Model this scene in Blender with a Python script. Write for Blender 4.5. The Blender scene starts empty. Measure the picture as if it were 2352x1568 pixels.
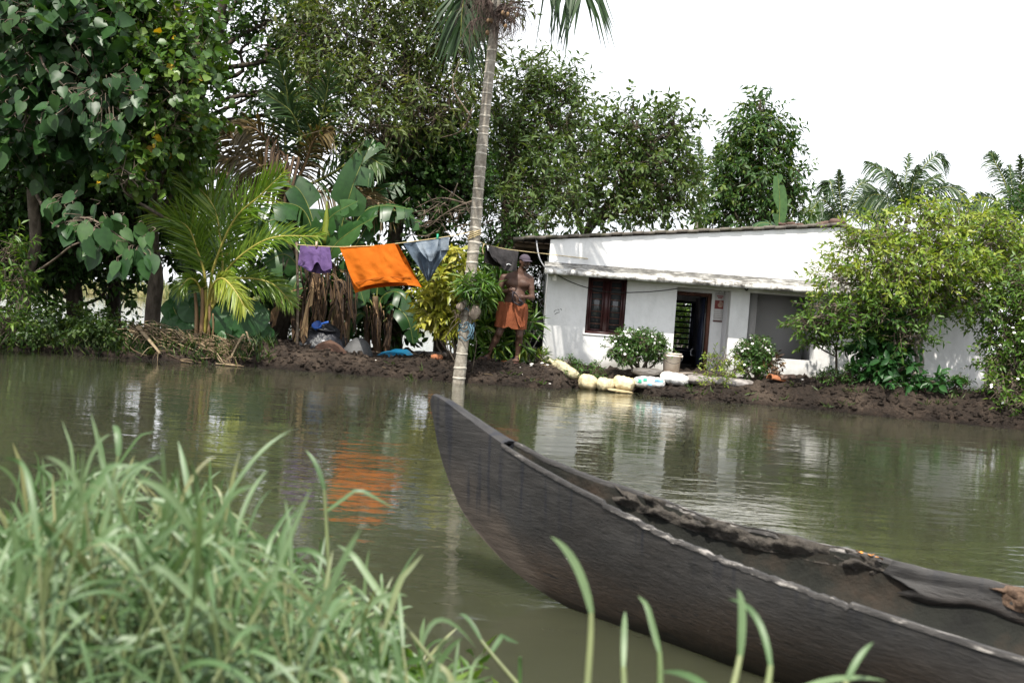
import bpy, math, random
import numpy as np
from mathutils import Matrix, Vector

# ------------------------------------------------------------------ camera, sky, sun, exposure
FPX = 35 / 36 * 2352                      # focal length in pixels of a 2352 px wide frame
ROLL, PITCH, HCAM = math.radians(4.2), math.radians(1.45), 1.05
cF = np.array([0, math.cos(PITCH), -math.sin(PITCH)])
_r0 = np.array([1., 0, 0]); _u0 = np.array([0, math.sin(PITCH), math.cos(PITCH)])
cR = math.cos(ROLL) * _r0 + math.sin(ROLL) * _u0
cU = -math.sin(ROLL) * _r0 + math.cos(ROLL) * _u0
cC = np.array([0, 0, HCAM])
scene = bpy.context.scene
COL = scene.collection
cam_d = bpy.data.cameras.new('camera'); cam = bpy.data.objects.new('camera', cam_d); COL.objects.link(cam)
cam_d.sensor_width = 36; cam_d.lens = 35; cam_d.clip_start = 0.05; cam_d.clip_end = 3000
cam.matrix_world = Matrix(((cR[0], cU[0], -cF[0], 0), (cR[1], cU[1], -cF[1], 0), (cR[2], cU[2], -cF[2], HCAM), (0, 0, 0, 1)))
cam_d.dof.use_dof = True; cam_d.dof.focus_distance = 15.0; cam_d.dof.aperture_fstop = 5.0
scene.camera = cam

SUN_DIR = np.array([0.13, 0.45, -0.84]); SUN_DIR = SUN_DIR / np.linalg.norm(SUN_DIR)   # the way the light travels
SUN_EL = math.asin(-SUN_DIR[2]); SUN_AZ = math.atan2(-SUN_DIR[0], -SUN_DIR[1])
world = bpy.data.worlds.new('World'); scene.world = world; world.use_nodes = True
wn, wl = world.node_tree.nodes, world.node_tree.links
wn.clear()
w_out = wn.new('ShaderNodeOutputWorld'); w_bg = wn.new('ShaderNodeBackground')
w_sky = wn.new('ShaderNodeTexSky'); w_sky.sky_type = 'NISHITA'; w_sky.sun_disc = False
w_sky.sun_elevation = SUN_EL; w_sky.sun_rotation = SUN_AZ; w_sky.dust_density = 3.0; w_sky.air_density = 1.2
w_tc = wn.new('ShaderNodeTexCoord'); w_map = wn.new('ShaderNodeMapping'); w_map.inputs['Scale'].default_value = (1.2, 1.2, 3.0)
w_noi = wn.new('ShaderNodeTexNoise'); w_noi.inputs['Scale'].default_value = 1.7; w_noi.inputs['Detail'].default_value = 6
w_ramp = wn.new('ShaderNodeValToRGB'); w_ramp.color_ramp.elements[0].position = 0.30; w_ramp.color_ramp.elements[1].position = 0.58
w_ramp.color_ramp.elements[0].color = (0.55,) * 3 + (1,); w_ramp.color_ramp.elements[1].color = (0.97,) * 3 + (1,)
w_mix = wn.new('ShaderNodeMix'); w_mix.data_type = 'RGBA'; w_mix.inputs[7].default_value = (9.2, 9.4, 9.8, 1)
wl.new(w_tc.outputs['Generated'], w_map.inputs['Vector']); wl.new(w_map.outputs[0], w_noi.inputs['Vector'])
wl.new(w_noi.outputs['Fac'], w_ramp.inputs['Fac']); wl.new(w_ramp.outputs['Color'], w_mix.inputs['Factor'])
wl.new(w_sky.outputs[0], w_mix.inputs[6]); wl.new(w_mix.outputs[2], w_bg.inputs['Color'])
w_bg.inputs['Strength'].default_value = 0.10
wl.new(w_bg.outputs[0], w_out.inputs['Surface'])

sun_d = bpy.data.lights.new('sun', 'SUN'); sun = bpy.data.objects.new('sun', sun_d); COL.objects.link(sun)
sun_d.energy = 4.0; sun_d.angle = math.radians(0.6); sun_d.color = (1.0, 0.95, 0.86)
sun.rotation_euler = Vector(SUN_DIR).to_track_quat('-Z', 'Y').to_euler(); sun.location = (-20, -20, 40)

vs = scene.view_settings
vs.view_transform = 'Standard'; vs.look = 'None'; vs.gamma = 1; vs.use_curve_mapping = False
vs.exposure = 0.92
scene.render.engine = 'CYCLES'
cy = scene.cycles
cy.use_denoising = True; cy.max_bounces = 8; cy.transparent_max_bounces = 8; cy.sample_clamp_indirect = 6
cy.caustics_reflective = False; cy.caustics_refractive = False

# ------------------------------------------------------------------ helpers
def P(u, v, Y):
    d = cF * FPX + cR * (u - 1176) + cU * (784 - v)
    return cC + d * (Y / d[1])
def G(u, v, z=0.0):
    d = cF * FPX + cR * (u - 1176) + cU * (784 - v)
    return cC + d * ((z - HCAM) / d[2])
A = lambda *a: np.array(a, float)
def nrm(v): return v / np.maximum(np.linalg.norm(v, axis=-1, keepdims=True), 1e-9)
UP = A(0, 0, 1)
PR = lambda pts: np.array([P(*p) for p in pts])

def spline(pts, n=24):
    p = np.asarray(pts, float)
    if len(p) == 2: return p[0] + (p[1] - p[0]) * np.linspace(0, 1, n)[:, None]
    q = np.vstack([2 * p[0] - p[1], p, 2 * p[-1] - p[-2]])
    seg = np.linspace(0, len(p) - 1, n); i = np.minimum(seg.astype(int), len(p) - 2); t = (seg - i)[:, None]
    a, b, c, d = q[i], q[i + 1], q[i + 2], q[i + 3]
    return .5 * (2 * b + (c - a) * t + (2 * a - 5 * b + 4 * c - d) * t * t + (3 * b - a - 3 * c + d) * t ** 3)

def _h(ix, iy, iz, seed):
    n = (ix * 374761393 + iy * 668265263 + iz * 2147483647 + seed * 1274126177) & 0xffffffff
    n = ((n ^ (n >> 13)) * 1274126177) & 0xffffffff
    return ((n ^ (n >> 16)) & 0xffff) / 65535.0
def vnoise(p, seed=0):
    p = np.asarray(p, float); i = np.floor(p).astype(np.int64); f = p - i; f = f * f * (3 - 2 * f)
    out = 0
    for dx in (0, 1):
        for dy in (0, 1):
            for dz in (0, 1):
                w = (f[:, 0] if dx else 1 - f[:, 0]) * (f[:, 1] if dy else 1 - f[:, 1]) * (f[:, 2] if dz else 1 - f[:, 2])
                out = out + w * _h(i[:, 0] + dx, i[:, 1] + dy, i[:, 2] + dz, seed)
    return out * 2 - 1
def fbm(p, oct=4, seed=0):
    p = np.asarray(p, float); s = 0; a = .5
    for k in range(oct):
        s = s + a * vnoise(p * 2 ** k, seed + k * 7); a *= .5
    return s

LOC = {}
def tag(o, label=None, cat=None, group=None, kind=None):
    if label: o['label'] = label
    if cat: o['category'] = cat
    if group: o['group'] = group
    if kind: o['kind'] = kind
    return o
def thing(name, label, cat, loc, group=None, kind=None):
    o = bpy.data.objects.new(name, None); COL.objects.link(o); o.empty_display_size = .1
    o.location = loc; LOC[o.name] = np.array(loc, float)
    return tag(o, label, cat, group, kind)

class Acc:
    def __init__(s): s.V = []; s.Q = []; s.T = []; s.R = []; s.n = 0
    def add(s, V, q=None, t=None, rnd=0.5):
        V = np.asarray(V, float).reshape(-1, 3)
        if q is not None and len(q): s.Q.append(np.asarray(q, np.int64).reshape(-1, 4) + s.n)
        if t is not None and len(t): s.T.append(np.asarray(t, np.int64).reshape(-1, 3) + s.n)
        s.V.append(V); s.R.append(np.broadcast_to(np.asarray(rnd, float), (len(V),)).copy()); s.n += len(V)
        return s
    def tube(s, path, rad, n=8, rnd=.5, cap=True, flat=None):
        p = np.asarray(path, float); m = len(p); rad = np.broadcast_to(np.asarray(rad, float), (m,))
        tg = nrm(np.gradient(p, axis=0)); x = np.cross(tg[0], A(.13, .21, .97) if abs(tg[0][2]) < .9 else A(1, .1, 0)); x = nrm(x)
        fr = []
        for i in range(m):
            x = nrm(x - tg[i] * (x @ tg[i])); fr.append((x, np.cross(tg[i], x)))
        X = np.array([f[0] for f in fr]); Yv = np.array([f[1] for f in fr])
        a = np.linspace(0, 2 * math.pi, n, endpoint=False)
        V = p[:, None] + rad[:, None, None] * (X[:, None] * np.cos(a)[None, :, None] + Yv[:, None] * np.sin(a)[None, :, None] * (flat or 1))
        i = np.arange(m - 1)[:, None] * n; j = np.arange(n)[None]; k = (j + 1) % n
        q = np.stack([i + j, i + k, i + n + k, i + n + j], -1).reshape(-1, 4)
        t = None
        V = V.reshape(-1, 3)
        if cap:
            V = np.vstack([V, p[:1], p[-1:]]); c0, c1 = m * n, m * n + 1
            jj = np.arange(n); kk = (jj + 1) % n
            t = np.vstack([np.stack([np.full(n, c0), kk, jj], -1), np.stack([np.full(n, c1), (m - 1) * n + jj, (m - 1) * n + kk], -1)])
        return s.add(V, q, t, rnd)
    def box(s, c, size, M=None, rnd=.5):
        v = np.array([[x, y, z] for x in (-.5, .5) for y in (-.5, .5) for z in (-.5, .5)]) * np.asarray(size, float)
        if M is not None: v = v @ np.asarray(M).T
        return s.add(v + np.asarray(c, float), [[0, 1, 3, 2], [4, 6, 7, 5], [0, 4, 5, 1], [2, 3, 7, 6], [0, 2, 6, 4], [1, 5, 7, 3]], None, rnd)
    def bb(s, x0, x1, y0, y1, z0, z1, rnd=.5):
        return s.box(((x0 + x1) / 2, (y0 + y1) / 2, (z0 + z1) / 2), (x1 - x0, y1 - y0, z1 - z0), None, rnd)
    def grid(s, X, rnd=.5, closed=False):
        X = np.asarray(X, float); m, n = X.shape[:2]
        i = np.arange(m - 1)[:, None] * n
        j = np.arange(n if closed else n - 1)[None]; k = (j + 1) % n
        q = np.stack([i + j, i + k, i + n + k, i + n + j], -1).reshape(-1, 4)
        return s.add(X.reshape(-1, 3), q, None, np.broadcast_to(rnd, (m, n)).reshape(-1) if np.ndim(rnd) else rnd)
    def mesh(s, name, loc=(0, 0, 0), smooth=False):
        V = np.vstack(s.V) - np.asarray(loc, float); R = np.concatenate(s.R)
        Q = np.vstack(s.Q) if s.Q else np.zeros((0, 4), int); T = np.vstack(s.T) if s.T else np.zeros((0, 3), int)
        me = bpy.data.meshes.new(name)
        me.vertices.add(len(V)); me.vertices.foreach_set('co', V.astype(np.float32).ravel())
        nl = Q.size + T.size; me.loops.add(nl); me.loops.foreach_set('vertex_index', np.concatenate([Q.ravel(), T.ravel()]).astype(np.int32))
        npoly = len(Q) + len(T); me.polygons.add(npoly)
        me.polygons.foreach_set('loop_start', np.concatenate([np.arange(len(Q)) * 4, Q.size + np.arange(len(T)) * 3]).astype(np.int32))
        at = me.attributes.new('rnd', 'FLOAT', 'POINT'); at.data.foreach_set('value', R.astype(np.float32))
        me.update(calc_edges=True)
        if smooth: me.polygons.foreach_set('use_smooth', np.ones(npoly, bool))
        return me
    def obj(s, name, mat, parent=None, smooth=False, loc=None, kind=None, label=None):
        if parent is not None: loc = LOC[parent.name]
        elif loc is None:
            V = np.vstack(s.V); loc = A((V[:, 0].min() + V[:, 0].max()) / 2, (V[:, 1].min() + V[:, 1].max()) / 2, V[:, 2].min())
        me = s.mesh(name, loc, smooth)
        if mat is not None: me.materials.append(mat)
        o = bpy.data.objects.new(name, me); COL.objects.link(o)
        LOC[o.name] = np.array(loc, float)
        if parent is not None: o.parent = parent
        else: o.location = loc
        if kind: o['kind'] = kind
        if label: o['label'] = label
        return o

def rotm(ax, ang):
    return np.array(Matrix.Rotation(ang, 3, Vector(ax)))

# leaf templates: x along the leaf, y across, z off the blade
TPL = {
 'lance': (A(0,0,0, .45,.5,.07, 1,0,-.12, .45,-.5,.07, .5,0,-.03).reshape(-1,3), [[0,3,4],[4,3,2],[0,4,1],[4,2,1]]),
 'oval': (A(0,0,0, .22,.42,.06, .6,.5,.06, 1,0,-.16, .6,-.5,.06, .22,-.42,.06, .4,0,-.02).reshape(-1,3), [[0,6,1],[6,2,1],[6,3,2],[6,4,3],[6,5,4],[0,5,6]]),
 'heart': (A(.0,0,0, -.07,.2,.04, .08,.42,.06, .38,.48,.05, .74,.29,-.02, 1.02,0,-.16, .74,-.29,-.02, .38,-.48,.05, .08,-.42,.06, -.07,-.2,.04, .38,0,-.04).reshape(-1,3),
           [[0,10,2],[0,2,1],[10,3,2],[10,4,3],[10,5,4],[10,6,5],[10,7,6],[10,8,7],[0,8,10],[0,9,8]]),
}
def put_leaves(acc, pos, d, n, L, W, tpl='lance', rnd=None, rng=None):
    V, F = TPL[tpl]; F = np.array(F)
    d = nrm(d); y = nrm(np.cross(n, d)); z = np.cross(d, y)
    N = len(pos); L = np.broadcast_to(L, (N,)); W = np.broadcast_to(W, (N,))
    X = pos[:, None] + d[:, None] * (V[None, :, :1] * L[:, None, None]) + y[:, None] * (V[None, :, 1:2] * W[:, None, None]) + z[:, None] * (V[None, :, 2:3] * L[:, None, None])
    f = (np.arange(N)[:, None, None] * len(V) + F[None]).reshape(-1, 3)
    acc.add(X.reshape(-1, 3), None, f, np.repeat(rnd, len(V)))
def prisms(acc, a, b, ra, rb, rnd=.5):
    d = nrm(b - a); x = nrm(np.cross(d, A(.3, .5, .8))); y = np.cross(d, x); N = len(a)
    an = np.array([0, 2.094, 4.189]); c, s = np.cos(an)[None, :, None], np.sin(an)[None, :, None]
    ring = x[:, None] * c + y[:, None] * s
    ra = np.broadcast_to(ra, (N,))[:, None, None]; rb = np.broadcast_to(rb, (N,))[:, None, None]
    X = np.concatenate([a[:, None] + ring * ra, b[:, None] + ring * rb], 1)
    q = np.array([[0, 1, 4, 3], [1, 2, 5, 4], [2, 0, 3, 5]])
    acc.add(X.reshape(-1, 3), (np.arange(N)[:, None, None] * 6 + q[None]).reshape(-1, 4), None, rnd)

def rdir(rng, n):
    return nrm(rng.normal(size=(n, 3)))
def blob3(b):
    u, v, ru, rv, Y = b[:5]; ry = b[5] if len(b) > 5 else None
    c = P(u, v, Y); k = Y / FPX
    return c, A(ru * k, ry if ry else (ru + rv) / 2 * k, rv * k)
def crown(rng, blobs, n_tw, nl, L, W, tpl='lance', twig=.5, droop=.35, up=.25, shell=.45, leaf=None, wood=None, tw_r=.006, flat=.6, Lvar=.35, dens=None):
    """leafy twigs spread through ellipsoids; returns all twig bases"""
    leaf = leaf if leaf is not None else Acc(); wood = wood if wood is not None else Acc()
    cs = [blob3(b) for b in blobs]
    wgt = np.array([r[0] * r[2] for c, r in cs]) ; wgt = wgt * (np.array(dens) if dens is not None else 1); wgt /= wgt.sum()
    bi = rng.choice(len(cs), n_tw, p=wgt)
    C = np.array([c for c, r in cs])[bi]; Rr = np.array([r for c, r in cs])[bi]
    u = rdir(rng, n_tw); rr = (shell ** 3 + (1 - shell ** 3) * rng.random(n_tw)) ** (1 / 3)
    lump = 1 + .36 * vnoise(u * 2.3 + bi[:, None] * 9.1, 5)
    base = C + u * Rr * (rr * lump)[:, None]
    td = nrm(u + UP * up + .55 * rng.normal(size=(n_tw, 3)))
    tl = twig * (.55 + .8 * rng.random(n_tw))
    tip = base + td * tl[:, None] - UP * (droop * tl * .3)[:, None]
    prisms(wood, base - td * (tl * .6)[:, None], tip, tw_r, tw_r * .4, rng.random(n_tw).repeat(6))
    k = np.arange(nl); t = (k + .6) / nl
    pos = base[:, None] + td[:, None] * (tl[:, None] * t[None])[..., None] - UP * (droop * .3 * tl[:, None] * t[None] ** 2)[..., None]
    a = nrm(np.cross(td, A(.21, .33, .92))); b = np.cross(td, a)
    ph = k[None] * 2.4 + rng.random(n_tw)[:, None] * 6.28
    rad = a[:, None] * np.cos(ph)[..., None] + b[:, None] * np.sin(ph)[..., None]
    d = td[:, None] * (.45 + .4 * t[None, :, None]) + rad * .85 - UP * droop + .25 * rng.normal(size=(n_tw, nl, 3))
    nn = UP * flat + rng.normal(size=(n_tw, nl, 3)) * .45 + u[:, None] * .35
    N = n_tw * nl
    sz = (1 - Lvar + 2 * Lvar * rng.random(N))
    rn = np.clip(np.repeat(rng.random(n_tw), nl) * .55 + rng.random(N) * .45, 0, 1)
    put_leaves(leaf, pos.reshape(-1, 3), d.reshape(-1, 3), nn.reshape(-1, 3), L * sz, W * sz, tpl, rn)
    return leaf, wood, base
def limbs(acc, rng, start, ends, r0, r1=.012, n=10, sag=.12, seg=7):
    for e in ends:
        s = start[rng.integers(len(start))] if np.ndim(start) > 1 else start
        L = np.linalg.norm(e - s); mid = (s + e) / 2 + rng.normal(size=3) * L * sag; q = s + (e - s) * .75 + rng.normal(size=3) * L * sag * .6
        acc.tube(spline([s, mid, q, e], n), np.linspace(r0, r1, n), seg, rnd=rng.random())

# ------------------------------------------------------------------ materials
def mat(name):
    m = bpy.data.materials.new(name); m.use_nodes = True
    nt = m.node_tree; nt.nodes.clear()
    o = nt.nodes.new('ShaderNodeOutputMaterial'); b = nt.nodes.new('ShaderNodeBsdfPrincipled')
    nt.links.new(b.outputs[0], o.inputs['Surface'])
    return m, nt, b, o
def nd(nt, typ, **kw):
    n = nt.nodes.new(typ)
    for k, v in kw.items():
        if k in n.inputs: n.inputs[k].default_value = v
        else: setattr(n, k, v)
    return n
def ramp(nt, fac, stops, interp='LINEAR'):
    r = nt.nodes.new('ShaderNodeValToRGB'); e = r.color_ramp.elements; r.color_ramp.interpolation = interp
    while len(e) < len(stops): e.new(.5)
    for i, (p, c) in enumerate(stops):
        e[i].position = p; e[i].color = (*c, 1) if len(c) == 3 else c
    nt.links.new(fac, r.inputs['Fac']); return r.outputs['Color']
def coords(nt, scale=(1, 1, 1)):
    g = nt.nodes.new('ShaderNodeNewGeometry'); mp = nt.nodes.new('ShaderNodeMapping'); mp.inputs['Scale'].default_value = scale
    nt.links.new(g.outputs['Position'], mp.inputs['Vector']); return mp.outputs[0]
def ocoords(nt, scale=(1, 1, 1)):
    g = nt.nodes.new('ShaderNodeTexCoord'); mp = nt.nodes.new('ShaderNodeMapping'); mp.inputs['Scale'].default_value = scale
    nt.links.new(g.outputs['Object'], mp.inputs['Vector']); return mp.outputs[0]
def noise(nt, vec, scale, detail=5, rough=.55, dist=0):
    n = nt.nodes.new('ShaderNodeTexNoise'); n.inputs['Scale'].default_value = scale; n.inputs['Detail'].default_value = detail
    n.inputs['Roughness'].default_value = rough; n.inputs['Distortion'].default_value = dist
    nt.links.new(vec, n.inputs['Vector']); return n.outputs['Fac']
def mixc(nt, fac, a, b, blend='MIX'):
    m = nt.nodes.new('ShaderNodeMix'); m.data_type = 'RGBA'; m.blend_type = blend
    for s, v in ((0, fac), (6, a), (7, b)):
        if hasattr(v, 'is_linked'): nt.links.new(v, m.inputs[s])
        elif isinstance(v, (int, float)): m.inputs[s].default_value = v
        else: m.inputs[s].default_value = (*v, 1)
    return m.outputs[2]
def mth(nt, op, a, b=0.0, clamp=False):
    m = nt.nodes.new('ShaderNodeMath'); m.operation = op; m.use_clamp = clamp
    for i, v in enumerate((a, b)):
        if hasattr(v, 'is_linked'): nt.links.new(v, m.inputs[i])
        else: m.inputs[i].default_value = v
    return m.outputs[0]
def bump(nt, b, h, dist=.01, strength=1.0):
    n = nt.nodes.new('ShaderNodeBump'); n.inputs['Distance'].default_value = dist; n.inputs['Strength'].default_value = strength
    nt.links.new(h, n.inputs['Height']); nt.links.new(n.outputs[0], b.inputs['Normal']); return n
def attr(nt, name='rnd'):
    a = nt.nodes.new('ShaderNodeAttribute'); a.attribute_name = name; return a.outputs['Fac']

def leaf_mat(name, stops, rough=.42, trans=.3, tcol=(1.25, 1.2, .5), spec=.5):
    m, nt, b, o = mat(name)
    c = ramp(nt, attr(nt), stops)
    n = noise(nt, coords(nt), 11, 3)
    c = mixc(nt, 1.0, c, ramp(nt, n, [(.25, (.72, .72, .72)), (.75, (1.22, 1.2, 1.1))]), 'MULTIPLY')
    nt.links.new(c, b.inputs['Base Color']); b.inputs['Roughness'].default_value = rough; b.inputs['Specular IOR Level'].default_value = spec
    t = nt.nodes.new('ShaderNodeBsdfTranslucent'); nt.links.new(mixc(nt, 1.0, c, tcol, 'MULTIPLY'), t.inputs['Color'])
    mx = nt.nodes.new('ShaderNodeMixShader'); mx.inputs[0].default_value = trans
    nt.links.new(b.outputs[0], mx.inputs[1]); nt.links.new(t.outputs[0], mx.inputs[2]); nt.links.new(mx.outputs[0], o.inputs['Surface'])
    return m
def rough_mat(name, c0, c1, scale=6, rough=.8, bumpd=.01, stretch=(1, 1, 1), c2=None, detail=7, spec=.3, obj=False):
    m, nt, b, o = mat(name)
    v = ocoords(nt, stretch) if obj else coords(nt, stretch); n = noise(nt, v, scale, detail, .6)
    st = [(.3, c0), (.7, c1)] if c2 is None else [(.28, c0), (.52, c1), (.75, c2)]
    nt.links.new(ramp(nt, n, st), b.inputs['Base Color']); b.inputs['Roughness'].default_value = rough
    b.inputs['Specular IOR Level'].default_value = spec
    if bumpd: bump(nt, b, noise(nt, v, scale * 2.3, 8, .65), bumpd)
    return m
M = {}
M['leaf_dark'] = leaf_mat('leaf_dark', [(0, (.018, .050, .010)), (.5, (.036, .090, .017)), (1, (.072, .135, .028))], .45, .35, spec=.35)
M['leaf_macaranga'] = leaf_mat('leaf_macaranga', [(0, (.016, .052, .014)), (.6, (.029, .082, .022)), (1, (.054, .118, .030))], .42, .28, spec=.35)
M['leaf_portia'] = leaf_mat('leaf_portia', [(0, (.026, .068, .012)), (.55, (.060, .132, .022)), (.925, (.13, .20, .036)), (.955, (.55, .34, .02))], .42, .32, spec=.4)
M['leaf_olive'] = leaf_mat('leaf_olive', [(0, (.034, .062, .013)), (.5, (.078, .120, .028)), (.85, (.14, .18, .05)), (1, (.20, .19, .065))], .48, .35, spec=.35)
M['leaf_lance'] = leaf_mat('leaf_lance', [(0, (.029, .064, .015)), (.5, (.070, .122, .032)), (1, (.145, .20, .06))], .46, .35, spec=.35)
M['leaf_mango'] = leaf_mat('leaf_mango', [(0, (.026, .066, .016)), (.6, (.054, .12, .027)), (1, (.17, .22, .04))], .46, .33, spec=.35)
M['leaf_lime'] = leaf_mat('leaf_lime', [(0, (.05, .11, .015)), (.35, (.125, .21, .025)), (.75, (.26, .34, .05)), (1, (.42, .44, .10))], .45, .4, spec=.35)
M['leaf_shrub'] = leaf_mat('leaf_shrub', [(0, (.03, .08, .012)), (.5, (.07, .15, .02)), (1, (.16, .25, .04))], .42, .36, spec=.4)
M['leaf_croton'] = leaf_mat('leaf_croton', [(0, (.06, .11, .015)), (.35, (.22, .25, .028)), (.75, (.42, .40, .06)), (1, (.56, .53, .16))], .42, .3)
M['leaf_dracaena'] = leaf_mat('leaf_dracaena', [(0, (.025, .07, .012)), (.5, (.06, .14, .02)), (.85, (.14, .22, .03)), (1, (.4, .42, .1))], .35, .3)
M['leaf_bush'] = leaf_mat('leaf_bush', [(0, (.024, .07, .014)), (.6, (.06, .14, .026)), (1, (.12, .22, .045))], .45, spec=.35)
M['leaf_palm'] = leaf_mat('leaf_palm', [(0, (.018, .044, .016)), (.5, (.038, .078, .026)), (1, (.10, .15, .05))], .42, .2, spec=.4)
M['leaf_coconut_young'] = leaf_mat('leaf_coconut_young', [(0, (.05, .12, .013)), (.5, (.13, .23, .022)), (1, (.34, .37, .06))], .36, .4)
M['leaf_palm_brown'] = leaf_mat('leaf_palm_brown', [(0, (.04, .035, .015)), (.5, (.10, .075, .03)), (1, (.24, .17, .07))], .5, .25)
M['leaf_banana'] = leaf_mat('leaf_banana', [(0, (.016, .055, .016)), (.5, (.032, .088, .024)), (1, (.065, .14, .045))], .36, .3, spec=.4)
M['leaf_banana_dry'] = leaf_mat('leaf_banana_dry', [(0, (.022, .012, .007)), (.45, (.060, .034, .018)), (.75, (.17, .10, .05)), (1, (.42, .28, .15))], .75, .2, (1, .8, .5))
M['leaf_taro'] = leaf_mat('leaf_taro', [(0, (.015, .06, .014)), (.6, (.03, .10, .025)), (1, (.065, .16, .04))], .4, .25, spec=.35)
M['grass_near'] = leaf_mat('grass_near', [(0, (.022, .062, .014)), (.3, (.050, .110, .033)), (.6, (.090, .160, .066)), (.9, (.145, .215, .110)), (1, (.25, .24, .12))], .45, .3, (1.0, 1.1, .5))
M['stem_near'] = leaf_mat('stem_near', [(0, (.10, .15, .055)), (1, (.21, .235, .115))], .45, .15)
M['grass_bank'] = leaf_mat('grass_bank', [(0, (.02, .05, .01)), (.6, (.05, .10, .018)), (1, (.11, .15, .03))], .45)
M['reeds'] = leaf_mat('reeds', [(0, (.10, .14, .05)), (.5, (.20, .22, .09)), (1, (.36, .32, .17))], .6)
M['straw'] = leaf_mat('straw', [(0, (.09, .06, .035)), (.5, (.21, .15, .09)), (1, (.36, .28, .18))], .8, .05)
M['bark'] = rough_mat('bark', (.045, .035, .026), (.16, .13, .10), 14, .9, .012, (1, 1, .35))
M['bark_dark'] = rough_mat('bark_dark', (.02, .016, .012), (.075, .058, .042), 14, .9, .012, (1, 1, .35))
M['bark_pale'] = rough_mat('bark_pale', (.07, .06, .045), (.30, .28, .24), 16, .9, .008)
M['twig'] = rough_mat('twig', (.06, .045, .032), (.20, .155, .115), 9, .9, 0)
M['twig_dark'] = rough_mat('twig_dark', (.022, .018, .013), (.08, .06, .045), 9, .9, 0)
M['green_stem'] = rough_mat('green_stem', (.08, .10, .025), (.22, .24, .06), 9, .5, .003)
M['yellow_stem'] = rough_mat('yellow_stem', (.22, .20, .04), (.42, .36, .09), 9, .45, .003)
M['banana_stem'] = rough_mat('banana_stem', (.03, .018, .010), (.10, .06, .034), 8, .7, .01, (1, 1, .25), (.14, .13, .05))
M['sheath'] = rough_mat('sheath', (.10, .06, .03), (.30, .19, .10), 9, .75, .008, (1, 1, .2))
# ------------------------------------------------------------------ setting: water, mud bank, far bank
def make_water():
    a = Acc()
    xs = [-500, -60, -20, 20, 60, 500]; ys = [-80, -10, 0, 8, 30, 120, 900]
    X = np.array([[[x, y, 0.] for x in xs] for y in ys])
    a.grid(X)
    m, nt, b, o = mat('canal_water')
    v = coords(nt)
    murk = noise(nt, v, .35, 3)
    nt.links.new(ramp(nt, murk, [(.3, (.029, .031, .018)), (.7, (.040, .042, .025))]), b.inputs['Base Color'])
    b.inputs['Subsurface Weight'].default_value = 1.0; b.inputs['Subsurface Radius'].default_value = (1, 1, .7); b.inputs['Subsurface Scale'].default_value = .35; b.subsurface_method = 'BURLEY'
    b.inputs['Roughness'].default_value = .035; b.inputs['IOR'].default_value = 1.333; b.inputs['Specular IOR Level'].default_value = .5
    # ripples: fine wind ripple in drifting patches over a slow swell
    v1 = coords(nt, (.55, 1.0, 1.0)); v2 = coords(nt, (.35, 1.0, 1.0))
    patch = ramp(nt, noise(nt, coords(nt, (.5, .8, 1)), .33, 3), [(.38, (.25,) * 3), (.66, (1,) * 3)])
    fine = noise(nt, v1, 9.0, 3, .55, .4); mid = noise(nt, v2, 2.6, 3, .5, .6); slow = noise(nt, v2, .8, 2, .5)
    h = mth(nt, 'ADD', mth(nt, 'MULTIPLY', mth(nt, 'MULTIPLY', fine, patch), .0048),
            mth(nt, 'ADD', mth(nt, 'MULTIPLY', mid, .0070), mth(nt, 'MULTIPLY', slow, .010)))
    bump(nt, b, h, 1.0)
    return tag(a.obj('water', m, loc=(0, 0, 0), kind='structure'))
make_water()

EX = A(-60, -30, -7.69, -4, -.7, .65, 1.0, 1.5, 1.95, 2.2, 2.8, 4.09, 5.4, 7.12, 12, 30, 60)
EY = A(15.4, 15.1, 14.99, 14.9, 14.79, 14.88, 15.45, 15.62, 15.6, 15.05, 14.95, 14.73, 14.35, 13.69, 12.2, 10, 9)
CX = A(-60, -7.7, -4.2, -3, -2.2, -1.2, 0, .7, 1.0, 1.6, 2.3, 3.4, 4.1, 5.5, 6.5, 8, 60)
CZ = A(.3, .30, .36, .30, .26, .29, .33, .33, .20, .14, .15, .21, .35, .42, .38, .34, .3)
def sstep(t): t = np.clip(t, 0, 1); return t * t * (3 - 2 * t)
def ground_z(x, y, rough=True):
    x = np.asarray(x, float); y = np.asarray(y, float)
    sh = x.shape; x = x.ravel(); y = y.ravel()
    ye = np.interp(x, EX, EY); cz = np.interp(x, CX, CZ)
    nz = fbm(np.stack([x * 1.6, y * 1.6, x * 0], -1), 5, 3) if rough else 0
    low = sstep((x - .6) / .4) * sstep((4.1 - x) / .5); cz = cz * (1 - low) + low * (cz + (.30 - cz) * sstep((y - 15.62) / .3))
    t = (y - ye + (nz * .22 if rough else 0)) / .62
    z = np.where(t > 0, cz * np.sqrt(np.clip(sstep(t * .9 + .1) , 0, 1)) , .7 * t)
    left = sstep((1.2 - x) / .6)
    back = sstep((y - 18.5) / .9) * left
    z = z * (1 - back) - .6 * back
    if rough:
        cl = fbm(np.stack([x * 6, y * 6, x * 0 + 3], -1), 4, 11)
        amp = np.clip(t, 0, 1) * np.where(y > 17.5, .3, 1)
        cl2 = np.abs(fbm(np.stack([x * 13, y * 13, x * 0 + 5], -1), 3, 17)); z = z + amp * (.10 * nz + .13 * np.abs(cl) + .07 * cl2 - .035)
    return z.reshape(sh)
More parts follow.
